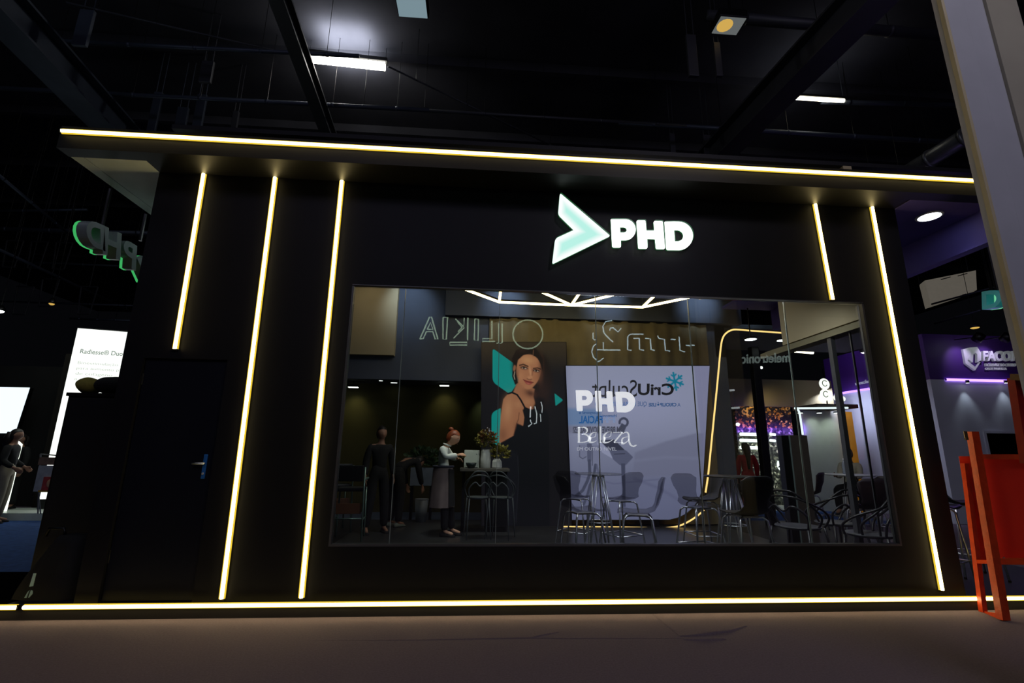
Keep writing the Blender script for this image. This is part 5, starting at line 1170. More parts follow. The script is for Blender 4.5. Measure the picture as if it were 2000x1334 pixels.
# looped armchairs
def loop(pts, r, closed=False, n=40):
    """closed or open smooth curve through points (Catmull-Rom)"""
    P = [Vector(p) for p in pts]; out = []; N = len(P); seg = N if closed else N - 1
    for i in range(seg):
        p0 = P[(i - 1) % N] if closed or i > 0 else P[0]; p1 = P[i]; p2 = P[(i + 1) % N]; p3 = P[(i + 2) % N] if closed or i + 2 < N else P[-1]
        for k in range(6):
            t_ = k / 6; out.append(0.5 * ((2 * p1) + (-p0 + p2) * t_ + (2 * p0 - 5 * p1 + 4 * p2 - p3) * t_ ** 2 + (-p0 + 3 * p1 - 3 * p2 + p3) * t_ ** 3))
    if not closed: out.append(P[-1])
    return B().tube(out, r, 8, closed)
def make_loop_chair(label, m, sz=0.45, sc=1.0, group=None, name='looped_armchair', cat='chair', seatm=None):
    t = thing(name, label, cat, (0, 0, 0), 0, group); k = sz - 0.45
    b = B(); n = 24
    prof = [(0.0, -0.006), (0.12, -0.004), (0.2, 0.004), (0.235, 0.012), (0.24, 0.0), (0.2, -0.02), (0.0, -0.026)]
    obj('seat', B().lathe(prof, (0, 0, sz), n, 1.0, 0.95), seatm or m, t, True)
    for sx in (-1, 1):
        for sy in (-1, 1):
            obj('leg', B().tube([(sx * 0.2, sy * 0.18, sz - 0.005), (sx * 0.225, sy * 0.205, sz * 0.5), (sx * 0.245, sy * 0.23, 0)], [0.016, 0.013, 0.010], 8), m, t, True)
    obj('arm_loop', loop([(-0.2, -0.18, sz), (-0.265, -0.17, sz + 0.10), (-0.275, -0.05, sz + 0.19), (-0.235, 0.14, sz + 0.27), (-0.1, 0.25, sz + 0.335), (0.1, 0.25, sz + 0.335), (0.235, 0.14, sz + 0.27), (0.275, -0.05, sz + 0.19), (0.265, -0.17, sz + 0.10), (0.2, -0.18, sz)], 0.0125), m, t, True)
    obj('back_loop', loop([(-0.215, -0.02, sz), (-0.27, 0.0, sz + 0.12), (-0.235, 0.14, sz + 0.25), (-0.12, 0.235, sz + 0.38), (0.0, 0.255, sz + 0.40), (0.12, 0.235, sz + 0.38), (0.235, 0.14, sz + 0.25), (0.27, 0.0, sz + 0.12), (0.215, -0.02, sz)], 0.0125), m, t, True)
    obj('lower_loop', loop([(-0.2, 0.17, sz), (-0.215, 0.2, sz + 0.14), (-0.1, 0.25, sz + 0.235), (0.0, 0.26, sz + 0.18), (0.1, 0.25, sz + 0.235), (0.215, 0.2, sz + 0.14), (0.2, 0.17, sz)], 0.0125), m, t, True)
    return t
M['loopd'] = mat('dark_moulded_plastic', (36, 34, 36), 0.3, var=0.08); M['loopseat'] = mat('grey_moulded_seat', (92, 92, 96), 0.35, var=0.08)
M['looppale'] = mat('pale_moulded_plastic', (74, 80, 80), 0.4, var=0.06)
def low(px, py, z=0.45): return ground(px, py, z)
ch = make_loop_chair('dark looped armchair with grey seat right of the dark column, leftmost of the low chairs', M['loopd'], seatm=M['loopseat'], group='dark looped armchairs')
ch.location = low(1558, 1028); ch.rotation_euler.z = PI / 2 + 0.5
dup(ch, low(1634, 1021), PI + 0.1, 'dark looped armchair with its looped back to the window, below the white table')
dup(ch, low(1700, 1043), -PI / 2 - 0.9, 'dark looped armchair against the right edge of the window')
sh = make_stool('dark plum shell chair with its back turned, right of the white table leg', sz=0.60, bh=0.36, shell=M['shellv'], group='plum shell chairs', spread=0.22, name='shell_chair')
sh['category'] = 'chair'; sh.location = ground(1690, 988, 0.60); sh.rotation_euler.z = PI - 0.2
dup(sh, ground(1745, 978, 0.60), PI * 0.75, 'dark plum shell chair half hidden by the right edge of the window')
dup(sh, ground(1592, 965, 0.60) + Vector((0, 0.2, 0)), PI * 1.2, 'violet lit shell chair half hidden by the dark totem')
# totem
p0, p1, pt = at(1537, 1000, 1.9), at(1592, 1000, 1.9), at(1560, 851, 1.9)
tt = thing('totem', 'dark free standing totem board left of the white round table', 'totem', ((p0.x + p1.x) / 2, 1.9, FZ), 0, None, True)
xm = at(1556, 1000, 1.9).x; p0x = at(1541, 1000, 1.9).x
obj('dark_side', B().box(p0x, 1.88, FZ + 0.03, xm, 2.0, pt.z, 0.006), M['blackm'], tt)
obj('front_board', B().box(xm, 1.87, FZ + 0.03, p1.x, 1.98, pt.z + 0.005, 0.006), mat('dark_brown_board', (64, 56, 48), 0.6, var=0.1), tt)
obj('edge_strip', B().box(xm - 0.008, 1.862, FZ + 0.03, xm + 0.006, 1.875, pt.z), mat('grey_green_edge', (110, 124, 120), 0.4, var=0.1), tt)
obj('base', B().box(p0x - 0.04, 1.82, FZ, p1.x + 0.04, 2.05, FZ + 0.03, 0.006), M['blackm'], tt)

# ---------------------------------------------------------------- counter with coffee things
CY0 = 3.3
zc_ = at(940, 915, CY0).z
ca, cb_ = at(898, 915, CY0 - 0.05), at(996, 917, CY0 - 0.05)
ct_ = thing('bar_counter', 'dark bar counter with thick top beside the red haired woman', 'counter', ((ca.x + cb_.x) / 2, CY0 + 0.2, FZ), 0, None, True)
obj('counter_top', B().box(ca.x, CY0 - 0.05, zc_ - 0.045, cb_.x, CY0 + 0.5, zc_, 0.006), mat('dark_wood_top', (84, 80, 72), 0.35, var=0.12), ct_)
cm_ = at(948, 950, CY0 + 0.25).x
obj('counter_body', B().box(cm_, CY0 + 0.22, FZ, cb_.x - 0.02, CY0 + 0.46, zc_ - 0.045, 0.004), M['shell'], ct_)
obj('counter_leg', B().box(ca.x + 0.03, CY0 + 0.4, FZ, ca.x + 0.08, CY0 + 0.45, zc_ - 0.045), M['shell'], ct_)
obj('plinth', B().box(cm_ + 0.02, CY0 + 0.2, FZ, cb_.x - 0.04, CY0 + 0.24, FZ + 0.08), M['blackm'], ct_)
M['whitebox'] = mat('pale_appliance', (196, 204, 190), 0.45, var=0.05)
def cnt(px, dy=0.0): p = at(px, 912, CY0 + 0.08 + dy); return Vector((p.x, CY0 + 0.08 + dy, zc_ + 0.001))
p = cnt(921, 0.1); hh = at(921, 880, p.y).z - zc_; ww = (at(936, 900, p.y).x - at(906, 900, p.y).x) / 2
cm = thing('coffee_machine', 'pale square coffee machine on the counter behind the dark bowl', 'appliance', p, 0, None, True)
obj('body', B().box(p.x - ww, p.y - 0.02, p.z, p.x + ww, p.y + 0.24, p.z + hh, 0.008), M['whitebox'], cm)
obj('top_lid', B().box(p.x - ww * .98, p.y - 0.015, p.z + hh, p.x + ww * .98, p.y + 0.235, p.z + hh + 0.008, 0.003), M['whitebox'], cm)
obj('drip_tray', B().box(p.x - ww * .8, p.y - 0.03, p.z, p.x + ww * .8, p.y - 0.02, p.z + 0.012), M['blackm'], cm)
obj('button', B().tube([(p.x + ww * .6, p.y - 0.025, p.z + hh * .8), (p.x + ww * .6, p.y - 0.018, p.z + hh * .8)], 0.006, 10), M['chrome'], cm)
p = cnt(920, -0.04)
o = obj('bowl', B().lathe([(0.0, 0.0), (0.045, 0.0), (0.05, 0.006), (0.075, 0.04), (0.088, 0.085), (0.083, 0.085), (0.07, 0.045), (0.045, 0.012), (0.0, 0.01)], p, 24), mat('dark_glazed_bowl', (36, 46, 44), 0.25, var=0.1), None, True)
tag(o, 'dark round bowl in front of the pale coffee machine', 'bowl')
def leafcluster(c, rx, ry, rz, n, ls, seed, up=0.3):
    rr = random.Random(seed); b = B(); c = Vector(c)
    for _ in range(n):
        a, e = rr.uniform(0, 2 * PI), math.asin(rr.uniform(-0.7, 1)); k = rr.uniform(0.45, 1)
        d = Vector((math.cos(a) * math.cos(e), math.sin(a) * math.cos(e), math.sin(e) + up)); p = c + Vector((d.x * rx, d.y * ry, d.z * rz)) * k
        t_ = (d + Vector((rr.uniform(-.6, .6), rr.uniform(-.6, .6), rr.uniform(-.4, .4)))).normalized(); s_ = t_.cross(Vector((rr.uniform(-1, 1), rr.uniform(-1, 1), rr.uniform(-1, 1)))).normalized(); nn = t_.cross(s_)
        L = ls * rr.uniform(0.7, 1.3); w_ = L * 0.36
        b.add([p, p + t_ * L * .35 + s_ * w_ + nn * L * .06, p + t_ * L * .75 + s_ * w_ * .8, p + t_ * L - nn * L * .1, p + t_ * L * .75 - s_ * w_ * .8, p + t_ * L * .35 - s_ * w_ + nn * L * .06, p + t_ * L * .5 - nn * L * .05], [(0, 1, 6), (1, 2, 6), (2, 3, 6), (3, 4, 6), (4, 5, 6), (5, 0, 6)])
    return b
M['leafol'] = mat('olive_leaves', (120, 112, 38), 0.6, var=0.5, scale=30); M['leafbr'] = mat('rust_brown_leaves', (112, 76, 46), 0.6, var=0.5, scale=30); M['leafgr'] = mat('dark_green_leaves', (52, 72, 40), 0.6, var=0.4, scale=25)
M['vase'] = mat('white_ceramic', (206, 208, 200), 0.35, var=0.04)
def vase(px, top, lab, cat='vase'):
    p = cnt(px, 0.06); h = at(px, top, p.y).z - p.z; return p, h
p, h = vase(948, 878, '')
v = thing('flower_vase', 'tall white vase with olive and rust leaves on the counter', 'vase', p, 0, None, True)
obj('vase_body', B().lathe([(0.0, 0), (0.075, 0.0), (0.082, 0.01), (0.084, h * .5), (0.074, h * .9), (0.066, h), (0.060, h), (0.066, h * .88), (0.074, h * .5), (0.0, 0.02)], p, 26), M['vase'], v, True)
f = obj('foliage', leafcluster(p + Vector((0.0, 0, h + 0.10)), 0.16, 0.14, 0.15, 170, 0.055, 5), M['leafol'], v)
obj('rust_foliage', leafcluster(p + Vector((0.03, -0.02, h + 0.16)), 0.14, 0.12, 0.12, 110, 0.05, 8), M['leafbr'], v)
for k in range(7):
    a = k * 0.9; obj('stem', B().tube([p + Vector((0.02 * math.cos(a), 0.02 * math.sin(a), h * .3)), p + Vector((0.05 * math.cos(a), 0.05 * math.sin(a), h + .03)), p + Vector((0.11 * math.cos(a), 0.1 * math.sin(a), h + .16))], 0.003, 5), M['leafgr'], v)
obj('pale_blossom', leafcluster(p + Vector((0.02, -0.03, h + 0.27)), 0.05, 0.05, 0.05, 26, 0.03, 3), mat('pale_blossom', (190, 190, 200), 0.6, var=0.2), v)
p, h = vase(970, 896, '')
v = thing('flower_vase', 'short white faceted vase with olive leaves, right of the tall vase', 'vase', p, 0, None, True)
obj('vase_body', B().lathe([(0.0, 0), (0.078, 0.0), (0.085, 0.02), (0.08, h * .7), (0.05, h), (0.044, h), (0.066, h * .7), (0.0, 0.02)], p, 7), M['vase'], v)
obj('foliage', leafcluster(p + Vector((0.06, 0, h + 0.06)), 0.14, 0.12, 0.12, 140, 0.055, 12), M['leafol'], v)
for k in range(5):
    a = k * 1.25; obj('stem', B().tube([p + Vector((0, 0, h * .3)), p + Vector((0.03 * math.cos(a), 0.03 * math.sin(a), h + .02)), p + Vector((0.09 * math.cos(a) + .04, 0.08 * math.sin(a), h + .10))], 0.003, 5), M['leafgr'], v)
# pale looped bar stools at the counter
bs = make_loop_chair('pale looped bar stool at the counter below the coffee machine', M['looppale'], sz=0.60, group='pale looped bar stools at the counter', name='looped_bar_stool', cat='stool')
bs.scale = (0.72, 0.72, 0.95); bs.location = Vector((at(934, 945, CY0 - 0.32).x, CY0 - 0.32, FZ)); bs.rotation_euler.z = PI + 0.15
dup(bs, Vector((at(962, 945, CY0 - 0.1).x + 0.12, CY0 - 0.34, FZ)), PI - 0.35, 'pale looped bar stool at the right end of the counter').scale = (0.72, 0.72, 0.95)
# planter, waste bin, dark bar chairs
p = at(822, 985, 5.3); p = Vector((p.x, 5.3, 0.03))
z0, z1 = at(822, 948, 5.3).z, at(822, 913, 5.3).z; w_ = (at(845, 930, 5.3).x - at(801, 930, 5.3).x) / 2
pl = thing('planter', 'long grey planter box with dark green plant behind the waitress', 'planter', p, 0, None, True)
obj('box', B().box(p.x - w_, 5.18, z0, p.x + w_, 5.42, z1, 0.008), mat('slate_planter', (104, 112, 122), 0.6, var=0.1), pl)
for sx in (-1, 1): obj('leg', B().box(p.x + sx * w_ * .85 - 0.02, 5.22, 0.03, p.x + sx * w_ * .85 + 0.02, 5.38, z0), M['blackm'], pl)
obj('foliage', leafcluster((p.x, 5.3, z1 + 0.13), 0.32, 0.16, 0.18, 260, 0.09, 21), M['leafgr'], pl)
for k in range(6): obj('stem', B().tube([(p.x + (k - 2.5) * .07, 5.3, z1 - .02), (p.x + (k - 2.5) * .09, 5.28, z1 + .2)], 0.005, 5), M['leafgr'], pl)
p = at(822, 1008, 4.6); h = at(822, 975, 4.6).z
wb = thing('waste_bin', 'grey tapered waste bin on the floor left of the waitress', 'bin', (p.x, 4.6, PZ), 0, None, True)
obj('bin_body', B().lathe([(0.0, 0.01), (0.09, 0.0), (0.125, h - PZ), (0.118, h - PZ), (0.085, 0.02), (0.0, 0.02)], (p.x, 4.6, PZ), 24), mat('grey_bin_plastic', (112, 118, 124), 0.5, var=0.08), wb, True)
obj('rim', B().tube([(p.x + 0.124 * math.cos(a), 4.6 + 0.124 * math.sin(a), h) for a in np.linspace(0, 2 * PI, 25)[:-1]], 0.006, 6, True), M['grey'], wb, True)
M['palegreen'] = mat('pale_green_metal', (120, 146, 136), 0.35, 0.5, var=0.1); M['orangebr'] = mat('orange_brown_panel', (96, 58, 30), 0.6, var=0.1)
def make_bar_chair(label):
    t = thing('bar_chair', label, 'chair', (0, 0, 0), 0, 'pale framed bar chairs at the left')
    obj('backrest', B().box(-0.17, -0.20, 0.80, 0.17, -0.17, 1.02, 0.012), M['shell'], t); obj('seat', B().box(-0.19, -0.18, 0.66, 0.19, 0.2, 0.71, 0.015), M['shell'], t)
    obj('apron_panel', B().box(-0.17, -0.19, 0.36, 0.17, -0.175, 0.5, 0.004), M['orangebr'], t)
    for sx in (-1, 1):
        obj('leg', B().tube([(sx * 0.185, -0.19, 1.0), (sx * 0.19, -0.2, 0.66), (sx * 0.21, -0.23, 0.0)], 0.013, 8), M['palegreen'], t, True); obj('leg', B().tube([(sx * 0.185, 0.19, 0.7), (sx * 0.2, 0.22, 0.0)], 0.013, 8), M['palegreen'], t, True)
        obj('armrest', B().box(sx * 0.2 - 0.02, -0.19, 0.82, sx * 0.2 + 0.02, 0.16, 0.845, 0.008), M['palegreen'], t)
        obj('side_rail', B().tube([(sx * 0.2, -0.215, 0.28), (sx * 0.2, 0.21, 0.28)], 0.010, 8), M['palegreen'], t, True)
    obj('foot_rail', B().tube([(-0.2, -0.215, 0.3), (0.2, -0.215, 0.3)], 0.010, 8), M['palegreen'], t, True)
    return t
bc = make_bar_chair('dark bar chair with pale green metal frame left of the dark standing woman'); g = ground(681, 1027, 0.0); g = at(681, 1028, 2.9); bc.location = (g.x, 2.9, FZ); bc.rotation_euler.z = 0.12
g = at(652, 1015, 3.6); dup(bc, Vector((g.x, 3.6, FZ)), 0.5, 'dark bar chair with pale frame cut by the left edge of the window')

# ---------------------------------------------------------------- things seen through the right side of the room
GY = 7.2
def ledge(x0, x1, y0, y1, Y, th, m, name, lab=None, cat=None):
    a, c = at(x0, y0, Y), at(x1, y1, Y); b = B().box(a.x, Y, c.z, c.x, Y + th, a.z); 
    return b
def sequin_mat(nm, cols):
    m = bpy.data.materials.new(nm); m.use_nodes = True; nt = m.node_tree; b_ = nt.nodes['Principled BSDF']
    tc = nt.nodes.new('ShaderNodeTexCoord'); v = nt.nodes.new('ShaderNodeTexVoronoi'); v.inputs['Scale'].default_value = 22
    rp = nt.nodes.new('ShaderNodeValToRGB'); rp.color_ramp.interpolation = 'CONSTANT'
    for e, c in zip((0.0, 0.42, 0.72, 0.90), cols):
        el = rp.color_ramp.elements.new(e) if e > 0 else rp.color_ramp.elements[0]; el.color = (*lin(c), 1)
    rp.color_ramp.elements[-1].color = (*lin(cols[3]), 1)
    sx = nt.nodes.new('ShaderNodeSeparateXYZ'); nt.links.new(v.outputs['Color'], sx.inputs[0])
    nt.links.new(tc.outputs['Object'], v.inputs['Vector']); nt.links.new(sx.outputs[0], rp.inputs[0]); nt.links.new(rp.outputs[0], b_.inputs['Base Color'])
    b_.inputs['Roughness'].default_value = 0.45; b_.inputs['Metallic'].default_value = 0.25
    bp = nt.nodes.new('ShaderNodeBump'); bp.inputs['Strength'].default_value = 0.6; nt.links.new(sx.outputs[1], bp.inputs['Height']); nt.links.new(bp.outputs[0], b_.inputs['Normal'])
    return m
a, c = at(1434, 792, GY), at(1566, 990, GY)
zq = at(1500, 836, GY).z
struct('wall_sequin_gold', B().box(a.x, GY, zq, c.x, GY + 0.1, a.z), sequin_mat('gold_sequins', ((26, 22, 16), (60, 50, 30), (196, 140, 40), (250, 200, 90))))
struct('wall_sequin_silver', B().box(a.x, GY, 0.03, c.x, GY + 0.1, zq), sequin_mat('silver_sequins', ((34, 34, 30), (74, 76, 66), (112, 110, 92), (200, 196, 170))))
fa = at(1420, 735, GY - 0.05)
zf = at(1500, 794, GY - 0.05).z
struct('wall_stand_fascia', B().box(at(1395, 760, GY - .05).x, GY - 0.05, zf, at(1625, 760, GY - .05).x, GY + 0.06, at(1500, 741, GY - .05).z), M['olive'])
struct('trim_ledge', B().box(a.x, GY - 0.12, 0.03, c.x, GY, at(1500, 988, GY - .12).z), mat('pale_ledge', (190, 190, 180), 0.5, var=0.05))
struct('floor_blue_rear', B().box(xR, 4.95, 0.03, 8.5, GY - 0.12, 0.036), M['bluecarpet'])
lamp('sequin_gold_light', 'SPOT', at(1495, 776, GY - 0.8), 24, (1.0, 0.76, 0.36), 0.03, at(1500, 808, GY), spot=math.radians(95), blend=1)
p, q = at(1436, 838, GY - 0.06), at(1562, 838, GY - 0.06)
lamp('sequin_violet_light', 'AREA', (p + q) / 2 + Vector((0, -0.25, 0)), 9, (0.22, 0.05, 1.0), (q - p).length, ((p.x + q.x) / 2, GY, p.z), 0.06)
lamp('sequin_white_light', 'SPOT', (p + q) / 2 + Vector((0, -1.2, -0.1)), 95, (0.9, 1.0, 0.93), 0.1, ((p.x + q.x) / 2, GY, p.z - 1.0), spot=math.radians(72), blend=1)
M['halow'] = emitter('halo_white', (0.88, 1.0, 0.95), 1.6)
t = thing('light_bars', 'three stacked bright white light bars on the gold sequin wall above the woman in red', 'lamp', at(1465, 860, GY - 0.06), 0, None, True)
for y0, x1 in ((848, 1492), (860, 1492), (874, 1490)):
    p, q = at(1446, y0, GY - 0.07), at(x1, y0 + 1, GY - 0.07); obj('light_bar', B().tube([p, q], 0.042, 10), M['halow'], t, True)
    obj('bracket', B().bar((p + q) / 2, (p + q) / 2 + Vector((0, 0.07, 0)), 0.03, 0.03), M['blackm'], t)
for y0 in (848, 860):
    p, q = at(1504, y0, GY - 0.07), at(1514, y0 + 1, GY - 0.07); obj('light_bar', B().tube([p, q], 0.035, 10), M['halow'], t, True)
t = thing('halo_numeral', 'glowing white plate with a dark numeral 2 on the sequin wall', 'sign', at(1530, 908, GY - 0.05), 0, None, True)
p = at(1530, 908, GY - 0.03); obj('glow_plate', B().ell(p, 0.17, 0.03, 0.17), M['halow'], t, True); p = at(1539, 922, GY - 0.03); obj('glow_plate', B().ell(p, 0.12, 0.03, 0.13), M['halow'], t, True)
text_px('numeral', '2', (1519, 896, 1531, 913), GY - 0.07, M['blackm'], t, 0.02, 0.0); text_px('dash', '-', (1531, 900, 1541, 902), GY - 0.07, M['blackm'], t, 0.02, 0.0); text_px('dash', '-', (1531, 906, 1541, 908), GY - 0.07, M['blackm'], t, 0.02, 0.0)
# white lit booth with LED outline, orange panel
WY = 7.0
struct('wall_white_booth', B().box(at(1572, 850, WY).x, WY, 0.03, at(1648, 850, WY).x, WY + 0.1, at(1600, 800, WY).z), mat('grey_white_wall', (190, 196, 184), 0.7, var=0.04))
struct('wall_orange', B().box(at(1643, 850, WY).x, WY - 0.1, 0.03, at(1664, 850, WY).x, WY - 0.01, at(1650, 805, WY).z), mat('orange_wall', (226, 150, 20), 0.6, emit=(226, 150, 20), es=0.10, var=0.1))
struct('ceiling_white_booth', B().box(at(1548, 800, WY).x, WY - 0.9, at(1600, 799, WY - .5).z, at(1622, 800, WY).x, WY, at(1600, 792, WY - .5).z), mat('taupe_booth_ceiling', (70, 62, 56), 0.7, var=0.1))
for k, px in enumerate((1563, 1600, 1634)):
    p = at(px, 806, WY - 0.3); t = thing('recessed_downlight', 'round downlight of the small white booth, %s of three' % ('left', 'middle', 'right')[k], 'downlight', p, 0, 'downlights of the small white booth', True)
    obj('lens', B().lathe([(0.0, -0.014), (0.055, -0.012), (0.055, 0.0)], p, 14), M['spotlit'], t); obj('trim_ring', B().lathe([(0.055, -0.006), (0.07, -0.004), (0.07, 0.03), (0.055, 0.03)], p, 14), M['grey'], t)
    lamp('booth_downlight_beam', 'SPOT', p + Vector((0, 0, -0.03)), 7, (0.85, 1.0, 0.88), 0.04, (p.x, WY, p.z - 0.5), spot=math.radians(95), blend=1)
P_ = [at(x, y, WY - 0.95) for x, y in ((1656, 796.5), (1560, 797.5), (1552, 797.5))]
t = thing('led_outline', 'pale white LED tube outlining the small white booth', 'light strip', P_[1], 0, None, True)
tw = emitter('led_paleblue', (0.8, 0.97, 1.0), 1.3)
obj('top_tube', B().tube(P_, 0.022, 8), tw, t, True); obj('side_tube', B().tube([at(x, y, WY - 0.95) for x, y in smoothpath([(1556, 799), (1561, 803), (1563, 815), (1566, 835), (1568, 849)], 2)], 0.022, 8), tw, t, True)
obj('clip', B().bar(P_[1], P_[1] + Vector((0, 0.05, 0.03)), 0.03, 0.03), M['blackm'], t)
t = thing('halo_sign', 'round glowing white halo sign with two dark rings above the small white booth', 'sign', at(1611, 760, WY - 0.6), 0, None, True)
for px, py, r in ((1610, 750, 0.135), (1612, 771, 0.14)):
    p = at(px, py, WY - 0.58); obj('glow_plate', B().ell(p, r, 0.03, r * 1.02), emitter('halo_white_warm', (0.95, 1.0, 0.88), 1.5), t, True)
    obj('dark_ring', B().tube([p + Vector((-0.02 + 0.06 * math.cos(a), -0.045, 0.01 + 0.07 * math.sin(a))) for a in np.linspace(0.6, 5.7, 14)], 0.009, 6), mat('grey_ring', (120, 130, 110), 0.5, var=0.05), t, True)
for px, py, r in ((1634, 777, 0.085), (1646, 779, 0.07)):
    p = at(px, py, WY - 0.58); obj('glow_plate', B().ell(p, r, 0.03, r * 0.9), emitter('halo_white_warm2', (0.95, 1.0, 0.88), 1.4), t, True)
p = at(1611, 745, WY - 0.55); obj('support_bar', B().bar((p.x, p.y + .02, p.z + 0.3), (p.x, p.y + .02, p.z - 0.55), 0.02, 0.02), M['blackm'], t)
# plum shelf, lights above sequin wall
p, q = at(1424, 745 + 52, 6.0), at(1442, 797, 6.0)
t = thing('bracket_lamp', 'small white bracket lamp left of the sequin wall', 'lamp', p, 0, None, True)
for y0, x0, x1 in ((797, 1429, 1444), (763, 1419, 1434)):
    a, c = at(x0, y0, 6.0), at(x1, y0 - 1, 6.0); obj('arm', B().tube([a, c], 0.022, 8), mat('white_arm', (200, 205, 205), 0.4, emit=(200, 205, 205), es=0.35, var=0.05), t, True)
a, c = at(1431, 764, 6.0), at(1437, 796, 6.0); obj('rod', B().tube([a, c], 0.010, 6), M['grey'], t)
a = at(1431, 764, 6.0); obj('wall_arm', B().tube([a, (a.x, GY - 0.05, a.z)], 0.012, 6), M['grey'], t)
a = at(1441, 829, 6.0); obj('bulb', B().ell(a, 0.04, 0.04, 0.035), M['spotlit'], t, True); obj('rod', B().tube([c, a], 0.008, 6), M['grey'], t)
p = at(1487, 718, 6.3); t = thing('round_lamp', 'tiny white lamp below the blurred ceiling lettering at the right', 'lamp', p, 0, None, True)
obj('bulb', B().ell(p, 0.03, 0.03, 0.03), M['spotlit'], t, True); obj('cord', B().tube([p, (p.x, p.y, pz + 0.02)], 0.006, 6), M['blackm'], t)

lamp('counter_downlight', 'SPOT', (-0.1, 2.4, 4.45), 120, (0.95, 1.0, 0.9), 0.06, (-0.1, 3.3, 1.2), spot=math.radians(30), blend=0.8)
# ---------------------------------------------------------------- people
def skin_mesh(chains, root=None):
    """chains: lists of (point, radius) ; chains that share a first point are joined there. One skinned, subdivided surface."""
    me = bpy.data.meshes.new('s'); vs, rs, es, idx = [], [], [], {}
    def vid(p, r):
        k = tuple(round(c, 4) for c in p)
        if k not in idx: idx[k] = len(vs); vs.append(k); rs.append(r)
        return idx[k]
    for ch in chains:
        ids = [vid(p, r) for p, r in ch]
        for a, b_ in zip(ids[:-1], ids[1:]): es.append((a, b_))
    es = list(dict.fromkeys(tuple(sorted(e)) for e in es))
    me.from_pydata(vs, es, []); o = bpy.data.objects.new('s', me); COL.objects.link(o)
    md = o.modifiers.new('skin', 'SKIN'); md.use_smooth_shade = True; md.branch_smoothing = 0.6
    for i, sv in enumerate(me.skin_vertices[0].data):
        r = rs[i]; sv.radius = r if isinstance(r, tuple) else (r, r); sv.use_root = (i == 0)
    sd = o.modifiers.new('sub', 'SUBSURF'); sd.levels = 1; sd.render_levels = 1
    dg = bpy.context.evaluated_depsgraph_get(); out = bpy.data.meshes.new_from_object(o.evaluated_get(dg))
    bpy.data.objects.remove(o); return out
def head_verts(c, h, fwd, up, jaw=1.0):
    """shaped head: skull, brow, nose, lips, chin, ears; c centre, h full height"""
    fwd, up = Vector(fwd).normalized(), Vector(up).normalized(); fwd = (fwd - up * fwd.dot(up)).normalized(); side = up.cross(fwd)
    n, m = 24, 18; vs, fs = [], []
    for i in range(m + 1):
        th = PI * i / m
        for k in range(n):
            a = 2 * PI * k / n; z = math.cos(th); r = math.sin(th); x, y = r * math.sin(a), r * math.cos(a)     # y forward
            sx, sy = 0.36, 0.43
            if z < 0: sx *= 1 - 0.30 * (-z) ** 1.3; sy *= 1 - 0.10 * (-z)
            X, Y, Z = x * sx, y * sy, z * 0.5
            if y > 0:
                f = y ** 6 * max(0, 1 - abs(x) * 5)
                Y += 0.075 * f * math.exp(-((Z + 0.10) / 0.075) ** 2) - 0.02 * y ** 3 * math.exp(-((Z - 0.03) / 0.05) ** 2) * math.exp(-((abs(x) - 0.34) / 0.16) ** 2)
                Y += 0.022 * f * math.exp(-((Z + 0.25) / 0.05) ** 2) + 0.03 * y ** 3 * math.exp(-((Z + 0.42) / 0.08) ** 2) * math.exp(-(x / 0.4) ** 2) + 0.015 * y ** 3 * math.exp(-((Z - 0.10) / 0.05) ** 2)
            else: Y *= 1.08 if z > -0.3 else 0.85
            vs.append(Vector(c) + side * X * h + fwd * Y * h + up * Z * h)
    for i in range(m):
        for k in range(n): fs.append((i * n + k, i * n + (k + 1) % n, (i + 1) * n + (k + 1) % n, (i + 1) * n + k))
    b = B().add(vs, fs)
    for s_ in (-1, 1): b.ell(Vector(c) + side * s_ * 0.35 * h - fwd * 0.02 * h - up * 0.02 * h, 0.03 * h, 0.06 * h, 0.10 * h, 8, 6)
    return b, fwd, up, side
def hand_chains(w, d, n, curl, size=1.0, thumb=1):
    """five finger chains from the wrist w; d pointing direction, n palm normal, curl bend towards n"""
    d, n = Vector(d).normalized(), Vector(n).normalized(); s_ = d.cross(n); out = []
    for k, (o, L) in enumerate(((-0.033, 0.068), (-0.011, 0.080), (0.011, 0.074), (0.031, 0.058))):
        b0 = w + d * 0.03 * size + s_ * o * 0.6 * size; b1 = w + d * 0.085 * size + s_ * o * size
        d2 = (d + n * curl * 0.7).normalized(); d3 = (d + n * curl * 2.0).normalized()
        out.append([(w, 0.024 * size), (b0, 0.015 * size), (b1, 0.0115 * size), (b1 + d2 * L * .5 * size, 0.009 * size), (b1 + (d2 * .5 + d3 * .5) * L * size, 0.007 * size)])
    t0 = w + d * 0.03 * size - s_ * thumb * 0.025 * size; t1 = w + d * 0.06 * size - s_ * thumb * 0.05 * size + n * 0.015; t2 = w + d * 0.09 * size - s_ * thumb * 0.05 * size + n * 0.03
    out.append([(w, 0.024 * size), (t0, 0.014 * size), (t1, 0.010 * size), (t2, 0.008 * size)])
    return out
